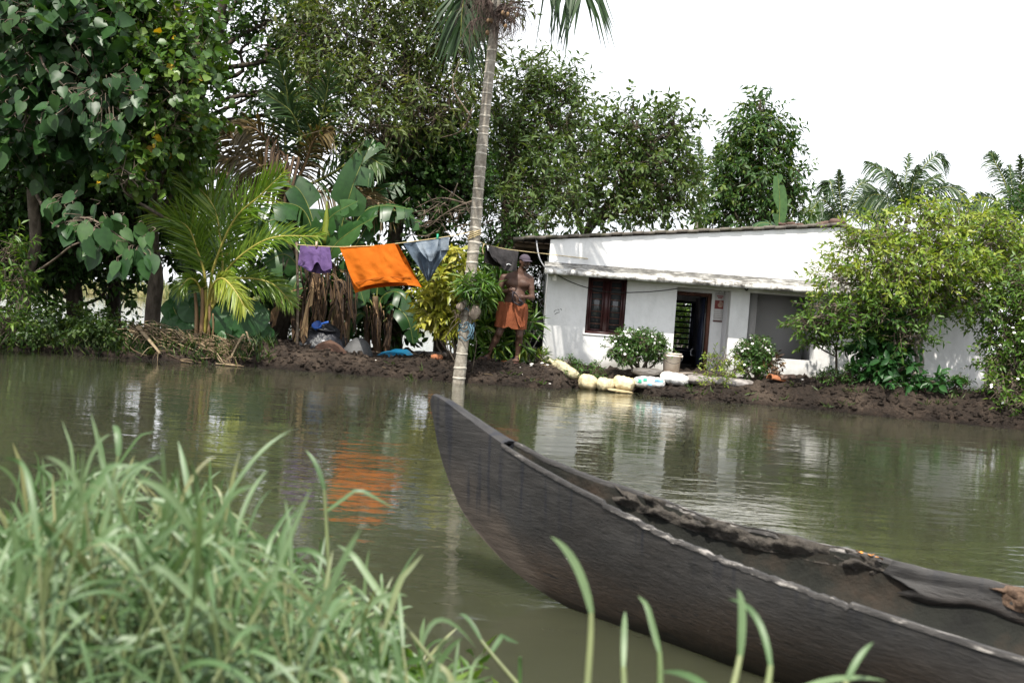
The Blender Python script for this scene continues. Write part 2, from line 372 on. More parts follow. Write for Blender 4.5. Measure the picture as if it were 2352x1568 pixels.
def make_bank():
    xs = np.concatenate([np.linspace(-60, -10.2, 26), np.arange(-10, 9.6, .055), np.linspace(9.8, 60, 28)])
    ys = np.concatenate([np.linspace(8, 13.1, 14), np.arange(13.2, 16.6, .05), np.linspace(16.7, 20.5, 26), np.linspace(21, 70, 26)])
    X, Y = np.meshgrid(xs, ys); Z = ground_z(X, Y)
    a = Acc(); a.grid(np.stack([X, Y, Z], -1))
    m, nt, b, o = mat('mud')
    v = coords(nt); n1 = noise(nt, v, 2.2, 8, .62); n2 = noise(nt, v, 17, 6, .65)
    c = ramp(nt, n1, [(.30, (.019, .0135, .010)), (.5, (.043, .031, .023)), (.68, (.096, .072, .054))])
    c = mixc(nt, .55, c, ramp(nt, n2, [(.34, (.35, .35, .35)), (.66, (1.5, 1.42, 1.35))]), 'MULTIPLY')
    s = nt.nodes.new('ShaderNodeSeparateXYZ'); nt.links.new(v, s.inputs[0])
    wet = ramp(nt, mth(nt, 'ADD', s.outputs['Z'], mth(nt, 'MULTIPLY', n1, .05)), [(.03, (.42, .40, .38)), (.13, (1, 1, 1))])
    c = mixc(nt, 1.0, c, wet, 'MULTIPLY')
    nt.links.new(c, b.inputs['Base Color'])
    b.inputs['Roughness'].default_value = .85; b.inputs['Specular IOR Level'].default_value = .25
    bump(nt, b, mth(nt, 'ADD', noise(nt, v, 24, 9, .7), mth(nt, 'MULTIPLY', noise(nt, v, 7, 6, .6), 1.5)), .09)
    a.obj('mud_bank', m, loc=(0, 0, 0), kind='structure', smooth=True)
make_bank()
def gz(x, y): return float(ground_z(np.array([x]), np.array([y]))[0])

def make_far_bank():
    rng = np.random.default_rng(5)
    xs = np.linspace(-220, 60, 180); ys = np.linspace(108, 210, 16)
    X, Y = np.meshgrid(xs, ys); Z = -.5 + 1.1 * sstep((Y - 110) / 4) + .3 * fbm(np.stack([X * .1, Y * .1, X * 0], -1).reshape(-1, 3), 3).reshape(X.shape)
    Acc().grid(np.stack([X, Y, Z], -1)).obj('far_bank', rough_mat('far_ground', (.08, .09, .03), (.18, .16, .08), .5, .9, 0), loc=(0, 0, 0), kind='structure', smooth=True)
    a = Acc(); N = 11000
    x = rng.uniform(-130, 20, N); y = 111 + rng.random(N) ** 1.5 * 14
    hh = (1.1 + 1.3 * (fbm(np.stack([x * .15, y * .2, x * 0], -1), 3, 9) + .5)) * (.6 + .7 * rng.random(N)); hh = hh * np.clip(.45 + (y - 111) / 5, 0, 1)
    b = np.stack([x, y, np.full(N, .1)], -1)
    tip = b + np.stack([rng.normal(size=N) * .5, rng.normal(size=N) * .3, hh], -1)
    w = rng.uniform(.06, .2, N)[:, None] * np.array([[1, .2, 0]])
    V = np.stack([b - w, b + w, tip], 1).reshape(-1, 3)
    a.add(V, None, np.arange(N * 3).reshape(-1, 3), np.repeat(np.clip(.95 - hh / 3.2 + .3 * rng.normal(size=N), 0, 1), 3))
    tag(a.obj('reeds', M['reeds'], kind='stuff'), 'pale green and straw reed bed on the far bank of the lagoon', 'reeds')
make_far_bank()

def make_near_bank():
    xs = np.linspace(-6, 6, 60); ys = np.linspace(-4, 1.7, 30)
    X, Y = np.meshgrid(xs, ys)
    Z = .12 - .7 * sstep((Y - (.9 - .25 * X)) / .8) + .06 * fbm(np.stack([X * 2, Y * 2, X * 0], -1).reshape(-1, 3), 3).reshape(X.shape)
    Acc().grid(np.stack([X, Y, np.minimum(Z, .2)], -1)).obj('near_bank', bpy.data.materials['mud'], loc=(0, 0, 0), kind='structure', smooth=True)
make_near_bank()

# ------------------------------------------------------------------ house
YF = 16.6                                  # front wall
def wallmat(name, stain, base=.80, grime=.5):
    m, nt, b, o = mat(name)
    v = coords(nt); vs_ = coords(nt, (1, 1, .3))
    n = noise(nt, vs_, 1.6, 7, .62); fine = noise(nt, v, 9, 6, .6)
    c = ramp(nt, n, [(.30, (base * .74, base * .735, base * .72)), (.55, (base, base, base * .99)), (.8, (base * 1.02,) * 3)])
    c = mixc(nt, .5, c, ramp(nt, fine, [(.25, (.86, .86, .85)), (.6, (1, 1, 1))]), 'MULTIPLY')
    s = nt.nodes.new('ShaderNodeSeparateXYZ'); nt.links.new(v, s.inputs[0]); z = s.outputs['Z']
    # damp mould at the foot of the wall, ragged upper edge
    foot = mth(nt, 'SUBTRACT', z, mth(nt, 'MULTIPLY', noise(nt, coords(nt, (1, 1, .5)), 2.1, 5, .6), .62))
    c = mixc(nt, ramp(nt, foot, [(.0, (stain,) * 3), (.23, (0, 0, 0))]), c, (.25, .235, .20))
    nt.links.new(c, b.inputs['Base Color']); b.inputs['Roughness'].default_value = .85; b.inputs['Specular IOR Level'].default_value = .2
    bump(nt, b, noise(nt, v, 13, 6, .6), .006)
    return m, nt, b, c, z
M['white_wall'], *_ = wallmat('white_wall', .75)
m_, nt_, b_, c_, z_ = wallmat('gable_wall', 0.0)
hz0 = P(1560, 645, YF)[2]
st_ = mth(nt_, 'ADD', mth(nt_, 'SUBTRACT', z_, hz0), mth(nt_, 'MULTIPLY', mth(nt_, 'SUBTRACT', .62, noise(nt_, coords(nt_, (1, 1, 1.6)), 1.9, 9, .68)), .5))
c2_ = mixc(nt_, ramp(nt_, st_, [(.10, (.85,) * 3), (.21, (0,) * 3)]), c_, ramp(nt_, noise(nt_, coords(nt_, (1, 1, 2.5)), 5, 8, .7), [(.35, (.035, .032, .027)), (.62, (.22, .21, .19))]))
nt_.links.new(c2_, b_.inputs['Base Color']); M['gable_wall'] = m_
def shade_mat():
    m, nt, b, o = mat('sunshade_concrete')
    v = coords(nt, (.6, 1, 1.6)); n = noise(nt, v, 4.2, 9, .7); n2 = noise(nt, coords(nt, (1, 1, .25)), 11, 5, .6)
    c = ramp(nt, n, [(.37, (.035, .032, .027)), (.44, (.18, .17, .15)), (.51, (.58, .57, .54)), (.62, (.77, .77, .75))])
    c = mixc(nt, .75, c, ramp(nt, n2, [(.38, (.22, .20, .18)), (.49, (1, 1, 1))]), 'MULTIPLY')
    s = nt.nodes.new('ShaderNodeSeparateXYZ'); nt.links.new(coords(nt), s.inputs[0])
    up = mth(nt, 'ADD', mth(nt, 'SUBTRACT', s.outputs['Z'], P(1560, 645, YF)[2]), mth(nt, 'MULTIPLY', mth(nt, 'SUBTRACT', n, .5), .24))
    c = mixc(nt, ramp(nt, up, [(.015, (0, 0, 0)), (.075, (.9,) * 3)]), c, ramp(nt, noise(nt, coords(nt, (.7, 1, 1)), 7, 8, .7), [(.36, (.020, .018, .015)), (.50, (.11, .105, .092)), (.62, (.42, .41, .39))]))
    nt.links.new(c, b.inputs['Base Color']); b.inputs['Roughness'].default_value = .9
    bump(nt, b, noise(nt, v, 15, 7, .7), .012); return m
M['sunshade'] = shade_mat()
M['grey_plaster'] = rough_mat('grey_plaster', (.50, .49, .50), (.60, .59, .60), 1.4, .85, .004)
M['maroon'] = rough_mat('maroon_paint', (.030, .010, .010), (.058, .017, .017), 5, .4, .002, (1, 1, .2), spec=.4)
M['navy'] = rough_mat('navy_paint', (.012, .016, .035), (.028, .034, .06), 4, .4, .002, spec=.4)
M['door_brown'] = rough_mat('door_frame_wood', (.05, .02, .014), (.16, .07, .045), 9, .7, .012, (1, 1, .3))
M['roof'] = rough_mat('roof_sheet', (.05, .045, .04), (.16, .14, .12), 5, .9, .01, c2=(.06, .065, .03))
M['roof_wood'] = rough_mat('eave_wood', (.035, .024, .016), (.11, .075, .045), 6, .85, .006, (1, .3, 1))
M['iron'] = rough_mat('dark_iron', (.02, .02, .02), (.05, .045, .04), 20, .55, 0)
mg, ng, bg_, og = mat('window_glass')
bg_.inputs['Base Color'].default_value = (.035, .038, .04, 1); bg_.inputs['Roughness'].default_value = .12; bg_.inputs['Specular IOR Level'].default_value = .6
bump(ng, bg_, noise(ng, coords(ng), 3, 2), .004); M['glass'] = mg

xL = (P(1265, 560, YF)[0] + P(1243, 830, YF)[0]) / 2; xR = P(2275, 700, YF)[0]
zG = .12
zSh = P(1262, 622, YF)[2]                       # foot of the sunshade
xPk, zPk = P(1928, 522, YF)[0], P(1928, 522, YF)[2]; zEL = P(1265, 550, YF)[2]; zER = P(2275, 628, YF)[2]
house = thing('house', 'low white gabled house with grimy sunshade, maroon window and dark doorway', 'house', ((xL + xR) / 2, YF + 2.6, zG))
def wall_holes(xs, zs, holes, y0, y1):
    """wall on a grid of cuts with real openings"""
    xs = sorted(set(xs)); zs = sorted(set(zs)); a = Acc()
    def hole(i, j):
        if not (0 <= i < len(xs) - 1 and 0 <= j < len(zs) - 1): return True
        cx, cz = (xs[i] + xs[i + 1]) / 2, (zs[j] + zs[j + 1]) / 2
        return any(h[0] < cx < h[1] and h[2] < cz < h[3] for h in holes)
    for i in range(len(xs) - 1):
        for j in range(len(zs) - 1):
            if hole(i, j): continue
            x0, x1, z0, z1 = xs[i], xs[i + 1], zs[j], zs[j + 1]
            a.add([(x0, y0, z0), (x1, y0, z0), (x1, y0, z1), (x0, y0, z1)], [[0, 1, 2, 3]])
            a.add([(x0, y1, z0), (x1, y1, z0), (x1, y1, z1), (x0, y1, z1)], [[3, 2, 1, 0]])
            for di, dj, p in ((-1, 0, [(x0, y0, z0), (x0, y0, z1), (x0, y1, z1), (x0, y1, z0)]), (1, 0, [(x1, y0, z0), (x1, y1, z0), (x1, y1, z1), (x1, y0, z1)]),
                              (0, -1, [(x0, y0, z0), (x0, y1, z0), (x1, y1, z0), (x1, y0, z0)]), (0, 1, [(x0, y0, z1), (x1, y0, z1), (x1, y1, z1), (x0, y1, z1)])):
                if hole(i + di, j + dj): a.add(p, [[0, 1, 2, 3]])
    return a
def pxz(u, v, Y=YF): q = P(u, v, Y); return q[0], q[2]
# window opening
wx0 = (pxz(1352, 632)[0] + pxz(1343, 766)[0]) / 2; wx1 = (pxz(1441, 640)[0] + pxz(1433, 770)[0]) / 2
wz1 = (pxz(1352, 632)[1] + pxz(1441, 640)[1]) / 2; wz0 = (pxz(1343, 766)[1] + pxz(1433, 770)[1]) / 2
dx0 = (pxz(1555, 660)[0] + pxz(1542, 856)[0]) / 2; dx1 = (pxz(1680, 668)[0] + pxz(1666, 850)[0]) / 2; dz1 = pxz(1615, 663)[1]
ox0 = (pxz(1722, 675)[0] + pxz(1713, 820)[0]) / 2; ox1 = (pxz(1878, 690)[0] + pxz(1868, 829)[0]) / 2; oz1 = pxz(1800, 677)[1]; oz0 = pxz(1868, 829)[1]
TH = .22
w = wall_holes([xL, wx0, wx1, dx0, dx1, ox0, ox1, xR], [zG, wz0, wz1, dz1, oz1, oz0, zSh + .06],
               [(wx0, wx1, wz0, wz1), (dx0, dx1, zG, dz1), (ox0, ox1, oz0, oz1)], YF, YF + TH)
w.obj('front_wall', M['white_wall'], house)
g = Acc(); zb = zSh + .06
pts = [(xL, zb), (xR, zb), (xR, zER), (xPk, zPk), (xL, zEL)]
for y, fl in ((YF, 0), (YF + TH, 1)):
    V = [(x, y, z) for x, z in pts]; T = [[0, 1, 2], [0, 2, 3], [0, 3, 4]]
    g.add(V, None, T if not fl else [t[::-1] for t in T])
for k in (2, 3, 4):
    (xa, za), (xb, zb_) = pts[k], pts[(k + 1) % 5]
    g.add([(xa, YF, za), (xa, YF + TH, za), (xb, YF + TH, zb_), (xb, YF, zb_)], [[0, 1, 2, 3]])
(xa, za), (xb, zb_) = pts[1], pts[2]
g.add([(xa, YF, za), (xa, YF + TH, za), (xb, YF + TH, zb_), (xb, YF, zb_)], [[0, 1, 2, 3]])
g.obj('gable_wall', M['gable_wall'], house)
# side and back walls, partition walls
YB = YF + 5.2
rm0, rm1 = dx0 - .55, dx1 + .02
bw0 = (pxz(1550, 690, YB)[0] + pxz(1540, 800, YB)[0]) / 2 - .12; bw1 = (pxz(1627, 700, YB)[0] + pxz(1615, 803, YB)[0]) / 2; bz1 = pxz(1590, 692, YB)[1]; bz0 = pxz(1590, 805, YB)[1]
s = Acc(); s.bb(xL, xL + TH, YF + TH, YB, zG, zEL - .02); s.bb(xR - TH, xR, YF + TH, YB, zG, zER - .02)
s.obj('side_wall', M['white_wall'], house)
w = wall_holes([xL, bw0, bw1, xR], [zG, bz0, bz1, 2.25], [(bw0, bw1, bz0, bz1)], YB, YB + TH); w.obj('back_wall', M['white_wall'], house)
s = Acc(); RY = YF + .40
# recess with the doorway: wall panel with the door hole
rx0 = dx0 + .0; rx1 = (pxz(1634, 700, RY)[0] + pxz(1622, 830, RY)[0]) / 2; rz1 = pxz(1590, 671, RY)[1]
w = wall_holes([dx0 - .35, rx0 - .3, rx1, dx1 + .35], [zG, rz1, 2.2], [(rx0 - .3, rx1, zG, rz1)], RY, RY + .12)
w.obj('recess_wall', M['white_wall'], house)
s.bb(rm0 - .12, rm0, RY + .12, YB, zG, 2.25); s.bb(dx1 + .45, dx1 + .57, RY + .12, YB, zG, 2.25); s.bb(rm0 - .12, dx1 + .57, RY + .12, YB, 2.25, 2.32)
s.obj('partition_wall', M['grey_plaster'], house)
Acc().bb(xL + TH, xR - TH, YF + TH, YB, zG - .02, zG + .08).obj('floor', M['grey_plaster'], house)
Acc().bb(rm0 + .002, dx1 + .447, YB - .035, YB - .003, zG + .08, bz0 - .01).obj('dado', M['navy'], house)
# alcove behind the big opening
s = Acc(); ay = YF + 1.1
s.bb(ox0 - .35, ox1 + .35, ay, ay + .1, zG, 2.2); s.bb(ox0 - .35, ox0 - .25, YF + TH, ay, zG, 2.2); s.bb(ox1 + .12, ox1 + .22, YF + TH, ay, zG, 2.2); s.bb(ox0 - .25, ox1 + .12, YF + TH, ay, 2.1, 2.2)
s.obj('alcove_wall', M['grey_plaster'], house)
# sunshade
prof = [(0.003, .15), (-.44, .0), (-.44, -.07), (0.003, -.045)]
sx = np.linspace(xL - .07, xR + .05, 40); rng0 = np.random.default_rng(3)
X = np.array([[(x, YF + py - (.003 * rng0.random() if py < -.1 else 0), zSh + pz + (.003 * rng0.normal() if py < -.1 else 0)) for py, pz in prof] for x in sx])
a = Acc(); a.grid(X, closed=True)
for k in (0, -1): a.add(X[k], [[0, 1, 2, 3]])
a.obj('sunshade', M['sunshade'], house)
# roof slopes
def slope(x0, z0, x1, z1, name):
    a = Acc(); n = 30; y0, y1 = YF - .05, YB + .45; t = .05
    for i in range(n):
        xa, xb = x0 + (x1 - x0) * i / n, x0 + (x1 - x0) * (i + 1) / n; za, zb2 = z0 + (z1 - z0) * i / n, z0 + (z1 - z0) * (i + 1) / n
        lift = .012 * (i % 2)
        a.add([(xa, y0, za + lift), (xb, y0, zb2 + lift), (xb, y1, zb2 + lift), (xa, y1, za + lift), (xa, y0, za + t + lift), (xb, y0, zb2 + t + lift), (xb, y1, zb2 + t + lift), (xa, y1, za + t + lift)],
              [[3, 2, 1, 0], [4, 5, 6, 7], [0, 1, 5, 4], [2, 3, 7, 6], [1, 2, 6, 5], [3, 0, 4, 7]])
    return a.obj(name, M['roof'], house)
sl = (zPk - zEL) / (xPk - xL); OV = .62
slope(xL - OV, zEL - sl * OV + .012, xPk, zPk + .012, 'roof_slope')
sr = (zER - zPk) / (xR - xPk); slope(xPk + .003, zPk + .012, xR + .35, zER + sr * .35 + .012, 'roof_slope')
for k, y in enumerate(np.linspace(YF + .15, YB + .3, 7)):
    Acc().bb(xL - OV + .03, xL - .003, y, y + .07, zEL - sl * OV - .085, zEL - sl * OV - .012).obj('rafter', M['roof_wood'], house)
Acc().bb(xL - OV + .0, xL - OV + .035, YF - .03, YB + .4, zEL - sl * OV - .16, zEL - sl * OV - .09).obj('eave_board', M['roof_wood'], house)
for k in range(5):
    x0 = xL - OV + .06 + k * .112; Acc().bb(x0, x0 + .1, YF + .0, YB + .38, zEL - sl * OV - .011, zEL - sl * OV + .004).obj('eave_plank', M['roof_wood'], house)
# ridge rubble
for u, r in ((1925, .11), (1905, .07), (1890, .06), (1822, .06), (1800, .05), (1842, .045)):
    q = P(u, 519, YF + .1); a = Acc()
    rr = rdir(np.random.default_rng(u), 1)
    th, ph = np.meshgrid(np.linspace(.05, math.pi - .05, 7), np.linspace(0, 2 * math.pi, 10, endpoint=False), indexing='ij')
    d = np.stack([np.sin(th) * np.cos(ph), np.sin(th) * np.sin(ph), np.cos(th)], -1)
    f = 1 + .35 * vnoise(d.reshape(-1, 3) * 2 + u, 2).reshape(th.shape)
    a.grid(A(q[0], q[1] + .1, q[2] + r * .55) + d * A(r * 1.5, r * 1.2, r * .75) * f[..., None], closed=True)
    a.obj('ridge_tile', rough_mat('ridge_tile', (.05, .03, .025), (.13, .085, .065), 8, .9, .01) if 'ridge_tile' not in bpy.data.materials else bpy.data.materials['ridge_tile'], house)
# front window
def framebox(name, x0, x1, z0, z1, y0, y1, b, m, parent):
    a = Acc(); a.bb(x0, x1, y0, y1, z1 - b, z1); a.bb(x0, x1, y0, y1, z0, z0 + b); a.bb(x0, x0 + b, y0, y1, z0 + b, z1 - b); a.bb(x1 - b, x1, y0, y1, z0 + b, z1 - b)
    return a.obj(name, m, parent)
fr = framebox('window_frame', wx0, wx1, wz0, wz1, YF + .03, YF + .13, .045, M['maroon'], house)
xm = (wx0 + wx1) / 2
Acc().bb(xm - .035, xm + .035, YF + .032, YF + .128, wz0 + .045, wz1 - .045).obj('mullion', M['maroon'], fr)
for x0, x1 in ((wx0 + .047, xm - .037), (xm + .037, wx1 - .047)):
    framebox('sash', x0, x1, wz0 + .047, wz1 - .047, YF + .05, YF + .09, .035, M['maroon'], fr)
    Acc().bb(x0 + .035, x1 - .035, YF + .066, YF + .072, wz0 + .082, wz1 - .082).obj('pane', M['glass'], fr)
    for k in range(7):
        z = wz0 + .12 + (wz1 - wz0 - .24) * (k + .5) / 7
        Acc().bb(x0 + .035, x1 - .035, YF + .052, YF + .062, z - .006, z + .006).obj('bar', M['door_brown'], fr)
a = Acc(); a.bb(wx0 - .03, wx1 + .03, YF - .012, YF + .03, wz0 - .03, wz0 - .003); a.obj('window_sill', M['white_wall'], house)
# doorway
f = Acc(); f.bb(rx1 - .055, rx1, RY - .02, RY + .1, zG + .02, rz1); f.bb(rx0 - .3, rx1 - .055, RY - .02, RY + .1, rz1 - .06, rz1)
dfm = f.obj('door_frame', M['door_brown'], house)
dl = Acc(); dl.bb(rx1 - .11, rx1 - .07, RY + .13, RY + .85, zG + .1, rz1 - .07)
dlo = dl.obj('door', M['navy'], house)
q = P(1622, 812, RY + .3); Acc().tube(spline([A(rx1 - .112, RY + .72, q[2] + .05), A(rx1 - .15, RY + .72, q[2] + .04), A(rx1 - .15, RY + .72, q[2] - .05), A(rx1 - .112, RY + .72, q[2] - .06)], 10), .009, 6).obj('handle', rough_mat('steel', (.5, .5, .5), (.7, .7, .7), 9, .3, 0), dlo)
Acc().bb(dx0 - .02, dx1 + .02, YF + .01, RY - .003, zG - .02, zG + .13).obj('threshold', M['white_wall'], house)
# back window with grille
bf = framebox('back_window', bw0, bw1, bz0, bz1, YB + .05, YB + .15, .05, M['navy'], house)
xm2 = (pxz(1596, 700, YB)[0] + pxz(1586, 800, YB)[0]) / 2
Acc().bb(xm2 - .045, xm2 + .045, YB + .052, YB + .148, bz0 + .05, bz1 - .05).obj('mullion', M['navy'], bf)
for k in range(8):
    z = bz0 + .07 + (bz1 - bz0 - .12) * (k + .5) / 8
    Acc().bb(bw0 + .05, bw1 - .05, YB + .08, YB + .1, z - .02, z + .02).obj('grille_bar', M['navy'], bf)

a = Acc()
for k, (u0, v0, u1, v1) in enumerate(((1272, 716, 1279, 712), (1280, 711, 1285, 713), (1274, 722, 1286, 717), (1287, 709, 1290, 712))):
    a.tube([P(u0, v0, YF - .001), P((u0 + u1) / 2, (v0 + v1) / 2 - 1.5, YF - .001), P(u1, v1, YF - .001)], .004, 4)
a.obj('pencil_scribble', M['iron'], house, kind='stuff')
# things on the walls
def calendar():
    Y = RY - .006
    x0, z1 = pxz(1643, 673, Y); x1, _ = pxz(1677, 676, Y); _, z0 = pxz(1641, 737, Y)
    x1 = min(x1, dx1 - .01)
    t = thing('wall_calendar', 'paper wall calendar with a reddish portrait picture beside the doorway', 'calendar', ((x0 + x1) / 2, Y, z0))
    pm = rough_mat('calendar_paper', (.66, .64, .63), (.74, .72, .71), 3, .7, 0)
    Acc().bb(x0, x1, Y - .002, Y + .002, z0, z1).obj('sheet', pm, t)
    H_ = z1 - z0; Wd = x1 - x0
    red = rough_mat('calendar_red', (.22, .05, .05), (.34, .10, .09), 8, .7, 0); skin = rough_mat('calendar_figure', (.42, .26, .2), (.55, .38, .32), 12, .7, 0)
    ink = rough_mat('calendar_ink', (.12, .10, .10), (.2, .18, .18), 8, .7, 0); inkr = rough_mat('calendar_ink_red', (.35, .06, .06), (.45, .1, .1), 8, .7, 0)
    Acc().bb(x0 + .03 * Wd, x1 - .02 * Wd, Y - .0045, Y - .0025, z1 - .56 * H_, z1 - .25 * H_).obj('picture', red, t)
    a = Acc(); cx, cz = x0 + .56 * Wd, z1 - .36 * H_
    an = np.linspace(0, 2 * math.pi, 14, endpoint=False)
    for sx_, sz_, ox, oz in ((.055, .045, 0, .05), (.12, .07, 0, -.06), (.05, .05, .11, -.01)):
        V = np.stack([cx + (ox + sx_ * np.cos(an) * 1.3) * Wd * 1.6, np.full(14, Y - .006), cz + (oz + sz_ * np.sin(an) * 1.2) * H_], -1)
        a.add(np.vstack([V, [[cx + ox * Wd * 1.6, Y - .006, cz + oz * H_]]]), None, [[14, (k + 1) % 14, k] for k in range(14)])
    a.obj('portrait', skin, t)
    a = Acc()
    for k, (p, wd) in enumerate(((.10, .62), (.16, .42))):
        nw = 6 + k
        for j in range(nw):
            xa = x0 + Wd * (.5 - wd / 2 + wd * j / nw); a.bb(xa, xa + wd * Wd / nw * .75, Y - .0042, Y - .0024, z1 - p * H_ - .011, z1 - p * H_ + .011)
    a.obj('heading', inkr, t)
    a = Acc()
    for r_ in range(5):
        for j in range(7):
            xa = x0 + Wd * (.08 + .122 * j); za = z1 - (.62 + .065 * r_) * H_; a.bb(xa, xa + .05 * Wd, Y - .0042, Y - .0024, za - .006, za + .006)
    a.obj('date_grid', ink, t)
    Acc().bb(x0 - .005, x1 + .0, Y - .008, Y - .0024, z0 - .012, z0 + .012).obj('bottom_strip', rough_mat('calendar_strip', (.12, .05, .04), (.16, .07, .06), 6, .6, 0), t)
    Acc().tube([A(x0 + .3 * Wd, Y, z1), A((x0 + x1) / 2, Y - .003, z1 + .05), A(x0 + .7 * Wd, Y, z1)], .002, 4).obj('string', M['iron'], t)
calendar()
def red_hook():
    x, z = pxz(1669, 806, RY - .01); a = Acc(); a.bb(x - .012, x + .012, RY - .03, RY - .004, z - .07, z + .0)
    a.tube([A(x, RY - .02, z), A(x, RY - .03, z + .03), A(x, RY - .005, z + .04)], .004, 5)
    tag(a.obj('door_latch', rough_mat('red_paint', (.35, .03, .03), (.5, .06, .05), 9, .5, 0)), 'small red latch strip on the recess wall below the calendar', 'latch')
red_hook()
def bulb():
    c = P(1274, 627, YF - .25); t = thing('light_bulb', 'pear shaped white light bulb hanging under the left end of the sunshade', 'light bulb', c)
    Acc().tube(spline([c + A(0, 0, .0), c + A(0, 0, -.01), c + A(0, 0, -.05), c + A(0, 0, -.10), c + A(0, 0, -.125), c + A(0, 0, -.135)], 12), np.interp(np.linspace(0, 1, 12), [0, .2, .5, .8, 1], [.016, .018, .036, .042, .006]), 12).obj('globe', rough_mat('bulb_glass', (.7, .68, .62), (.8, .78, .72), 3, .25, 0), t, smooth=True)
    Acc().tube([c + A(0, 0, .09), c + A(0, 0, .0)], [.02, .022], 10).obj('holder', M['iron'], t)
bulb()
def cables():
    Y = YF - .012
    pts = [P(1281, 632, YF - .02), P(1310, 647, Y), P(1350, 661, Y), P(1400, 671, Y), P(1470, 671, Y), P(1515, 668, Y), P(1556, 663, Y)]
    tag(Acc().tube(spline(pts, 30), .007, 5).obj('cable', M['iron']), 'thin dark cable sagging along the wall from bulb to doorway', 'cable')
    c = P(1711, 662, YF - .02); t = thing('lamp_hook', 'small dark hook under the sunshade above the white pillar', 'hook', c)
    Acc().tube(spline([c + A(0, 0, .1), c, c + A(.03, -.01, -.03), c + A(.05, -.01, .0)], 10), .012, 6).obj('hook', M['iron'], t)
    c = P(1735, 685, ay - .03); t = thing('lamp_socket', 'round black lamp socket on the grey alcove wall', 'lamp socket', c)
    Acc().tube([c + A(0, .03, 0), c + A(0, 0, 0), c + A(0, -.05, 0)], [.05, .05, .03], 14).obj('socket', M['iron'], t)
    p = [P(1235, 575, YF - .02), P(1240, 595, YF - .02), P(1250, 612, YF - .02), P(1256, 617, YF - .02)]
    tag(Acc().tube(spline([P(1232, 552, YF), *p], 14), .012, 5).obj('service_pipe', rough_mat('pale_pipe', (.4, .4, .42), (.55, .55, .56), 6, .4, 0)), 'thin pale pipe dropping from the eave to the sunshade corner', 'pipe')
cables()
# ------------------------------------------------------------------ plant builders
def frond(name, ctrl, parent, lm, rm, L=.55, w=.035, n=46, hang=.35, hint=(0, -1, .25), seed=0, r0=.03, t0=.18, rnd=(.1, .9), label=None, px=True, ang=(1.25, .45)):
    rng = np.random.default_rng(seed)
    pts = spline(PR(ctrl) if px else np.asarray(ctrl, float), 40)
    tg = nrm(np.gradient(pts, axis=0))
    rib = Acc(); rib.tube(pts, np.linspace(r0, r0 * .18, 40), 6, .5)
    a = Acc()
    for side in (-1, 1):
        t = t0 + (1 - t0) * (np.arange(n) + rng.random(n) * .6) / n
        ii = np.minimum((t * 39).astype(int), 38); f = (t * 39 - ii)[:, None]
        b = pts[ii] * (1 - f) + pts[ii + 1] * f; tn = tg[ii]
        s = nrm(np.cross(tn, np.asarray(hint, float))) * side
        an = (ang[0] + (ang[1] - ang[0]) * t + .12 * rng.normal(size=n))[:, None]
        d = nrm(s * np.sin(an) + tn * np.cos(an) + np.asarray(hint) * .15 + .10 * rng.normal(size=(n, 3)))
        tt = (t - t0) / (1 - t0)
        ln = L * (.45 + .55 * np.sin(np.pi * np.clip(tt * .8 + .18, 0, 1))) * (.85 + .3 * rng.random(n)) * np.where(tt > .9, .75, 1)
        wd = nrm(tn - d * np.sum(tn * d, -1, keepdims=True)); wd = nrm(wd + .5 * rng.normal(size=(n, 1)) * np.cross(d, wd))
        ss = np.array([0, .3, .65, 1.0]); ww = np.array([.55, 1, .8, .08]) * w * .5
        hg = hang * (.7 + .6 * rng.random(n))
        X = b[:, None] + d[:, None] * (ln[:, None] * ss)[..., None] - UP * (ln[:, None] * hg[:, None] * ss ** 2)[..., None]
        Va = X + wd[:, None] * ww[None, :, None]; Vb = X - wd[:, None] * ww[None, :, None]
        V = np.stack([Va, Vb], 2).reshape(n, 8, 3)
        q = np.array([[0, 1, 3, 2], [2, 3, 5, 4], [4, 5, 7, 6]])
        rv = np.clip(rnd[0] + (rnd[1] - rnd[0]) * (.3 * tt + .7 * rng.random(n)), 0, 1)
        a.add(V.reshape(-1, 3), (np.arange(n)[:, None, None] * 8 + q[None]).reshape(-1, 4), None, np.repeat(rv, 8))
    o = a.obj(name, lm, parent, label=label)
    rib.obj('midrib', rm, o, smooth=True)
    return o

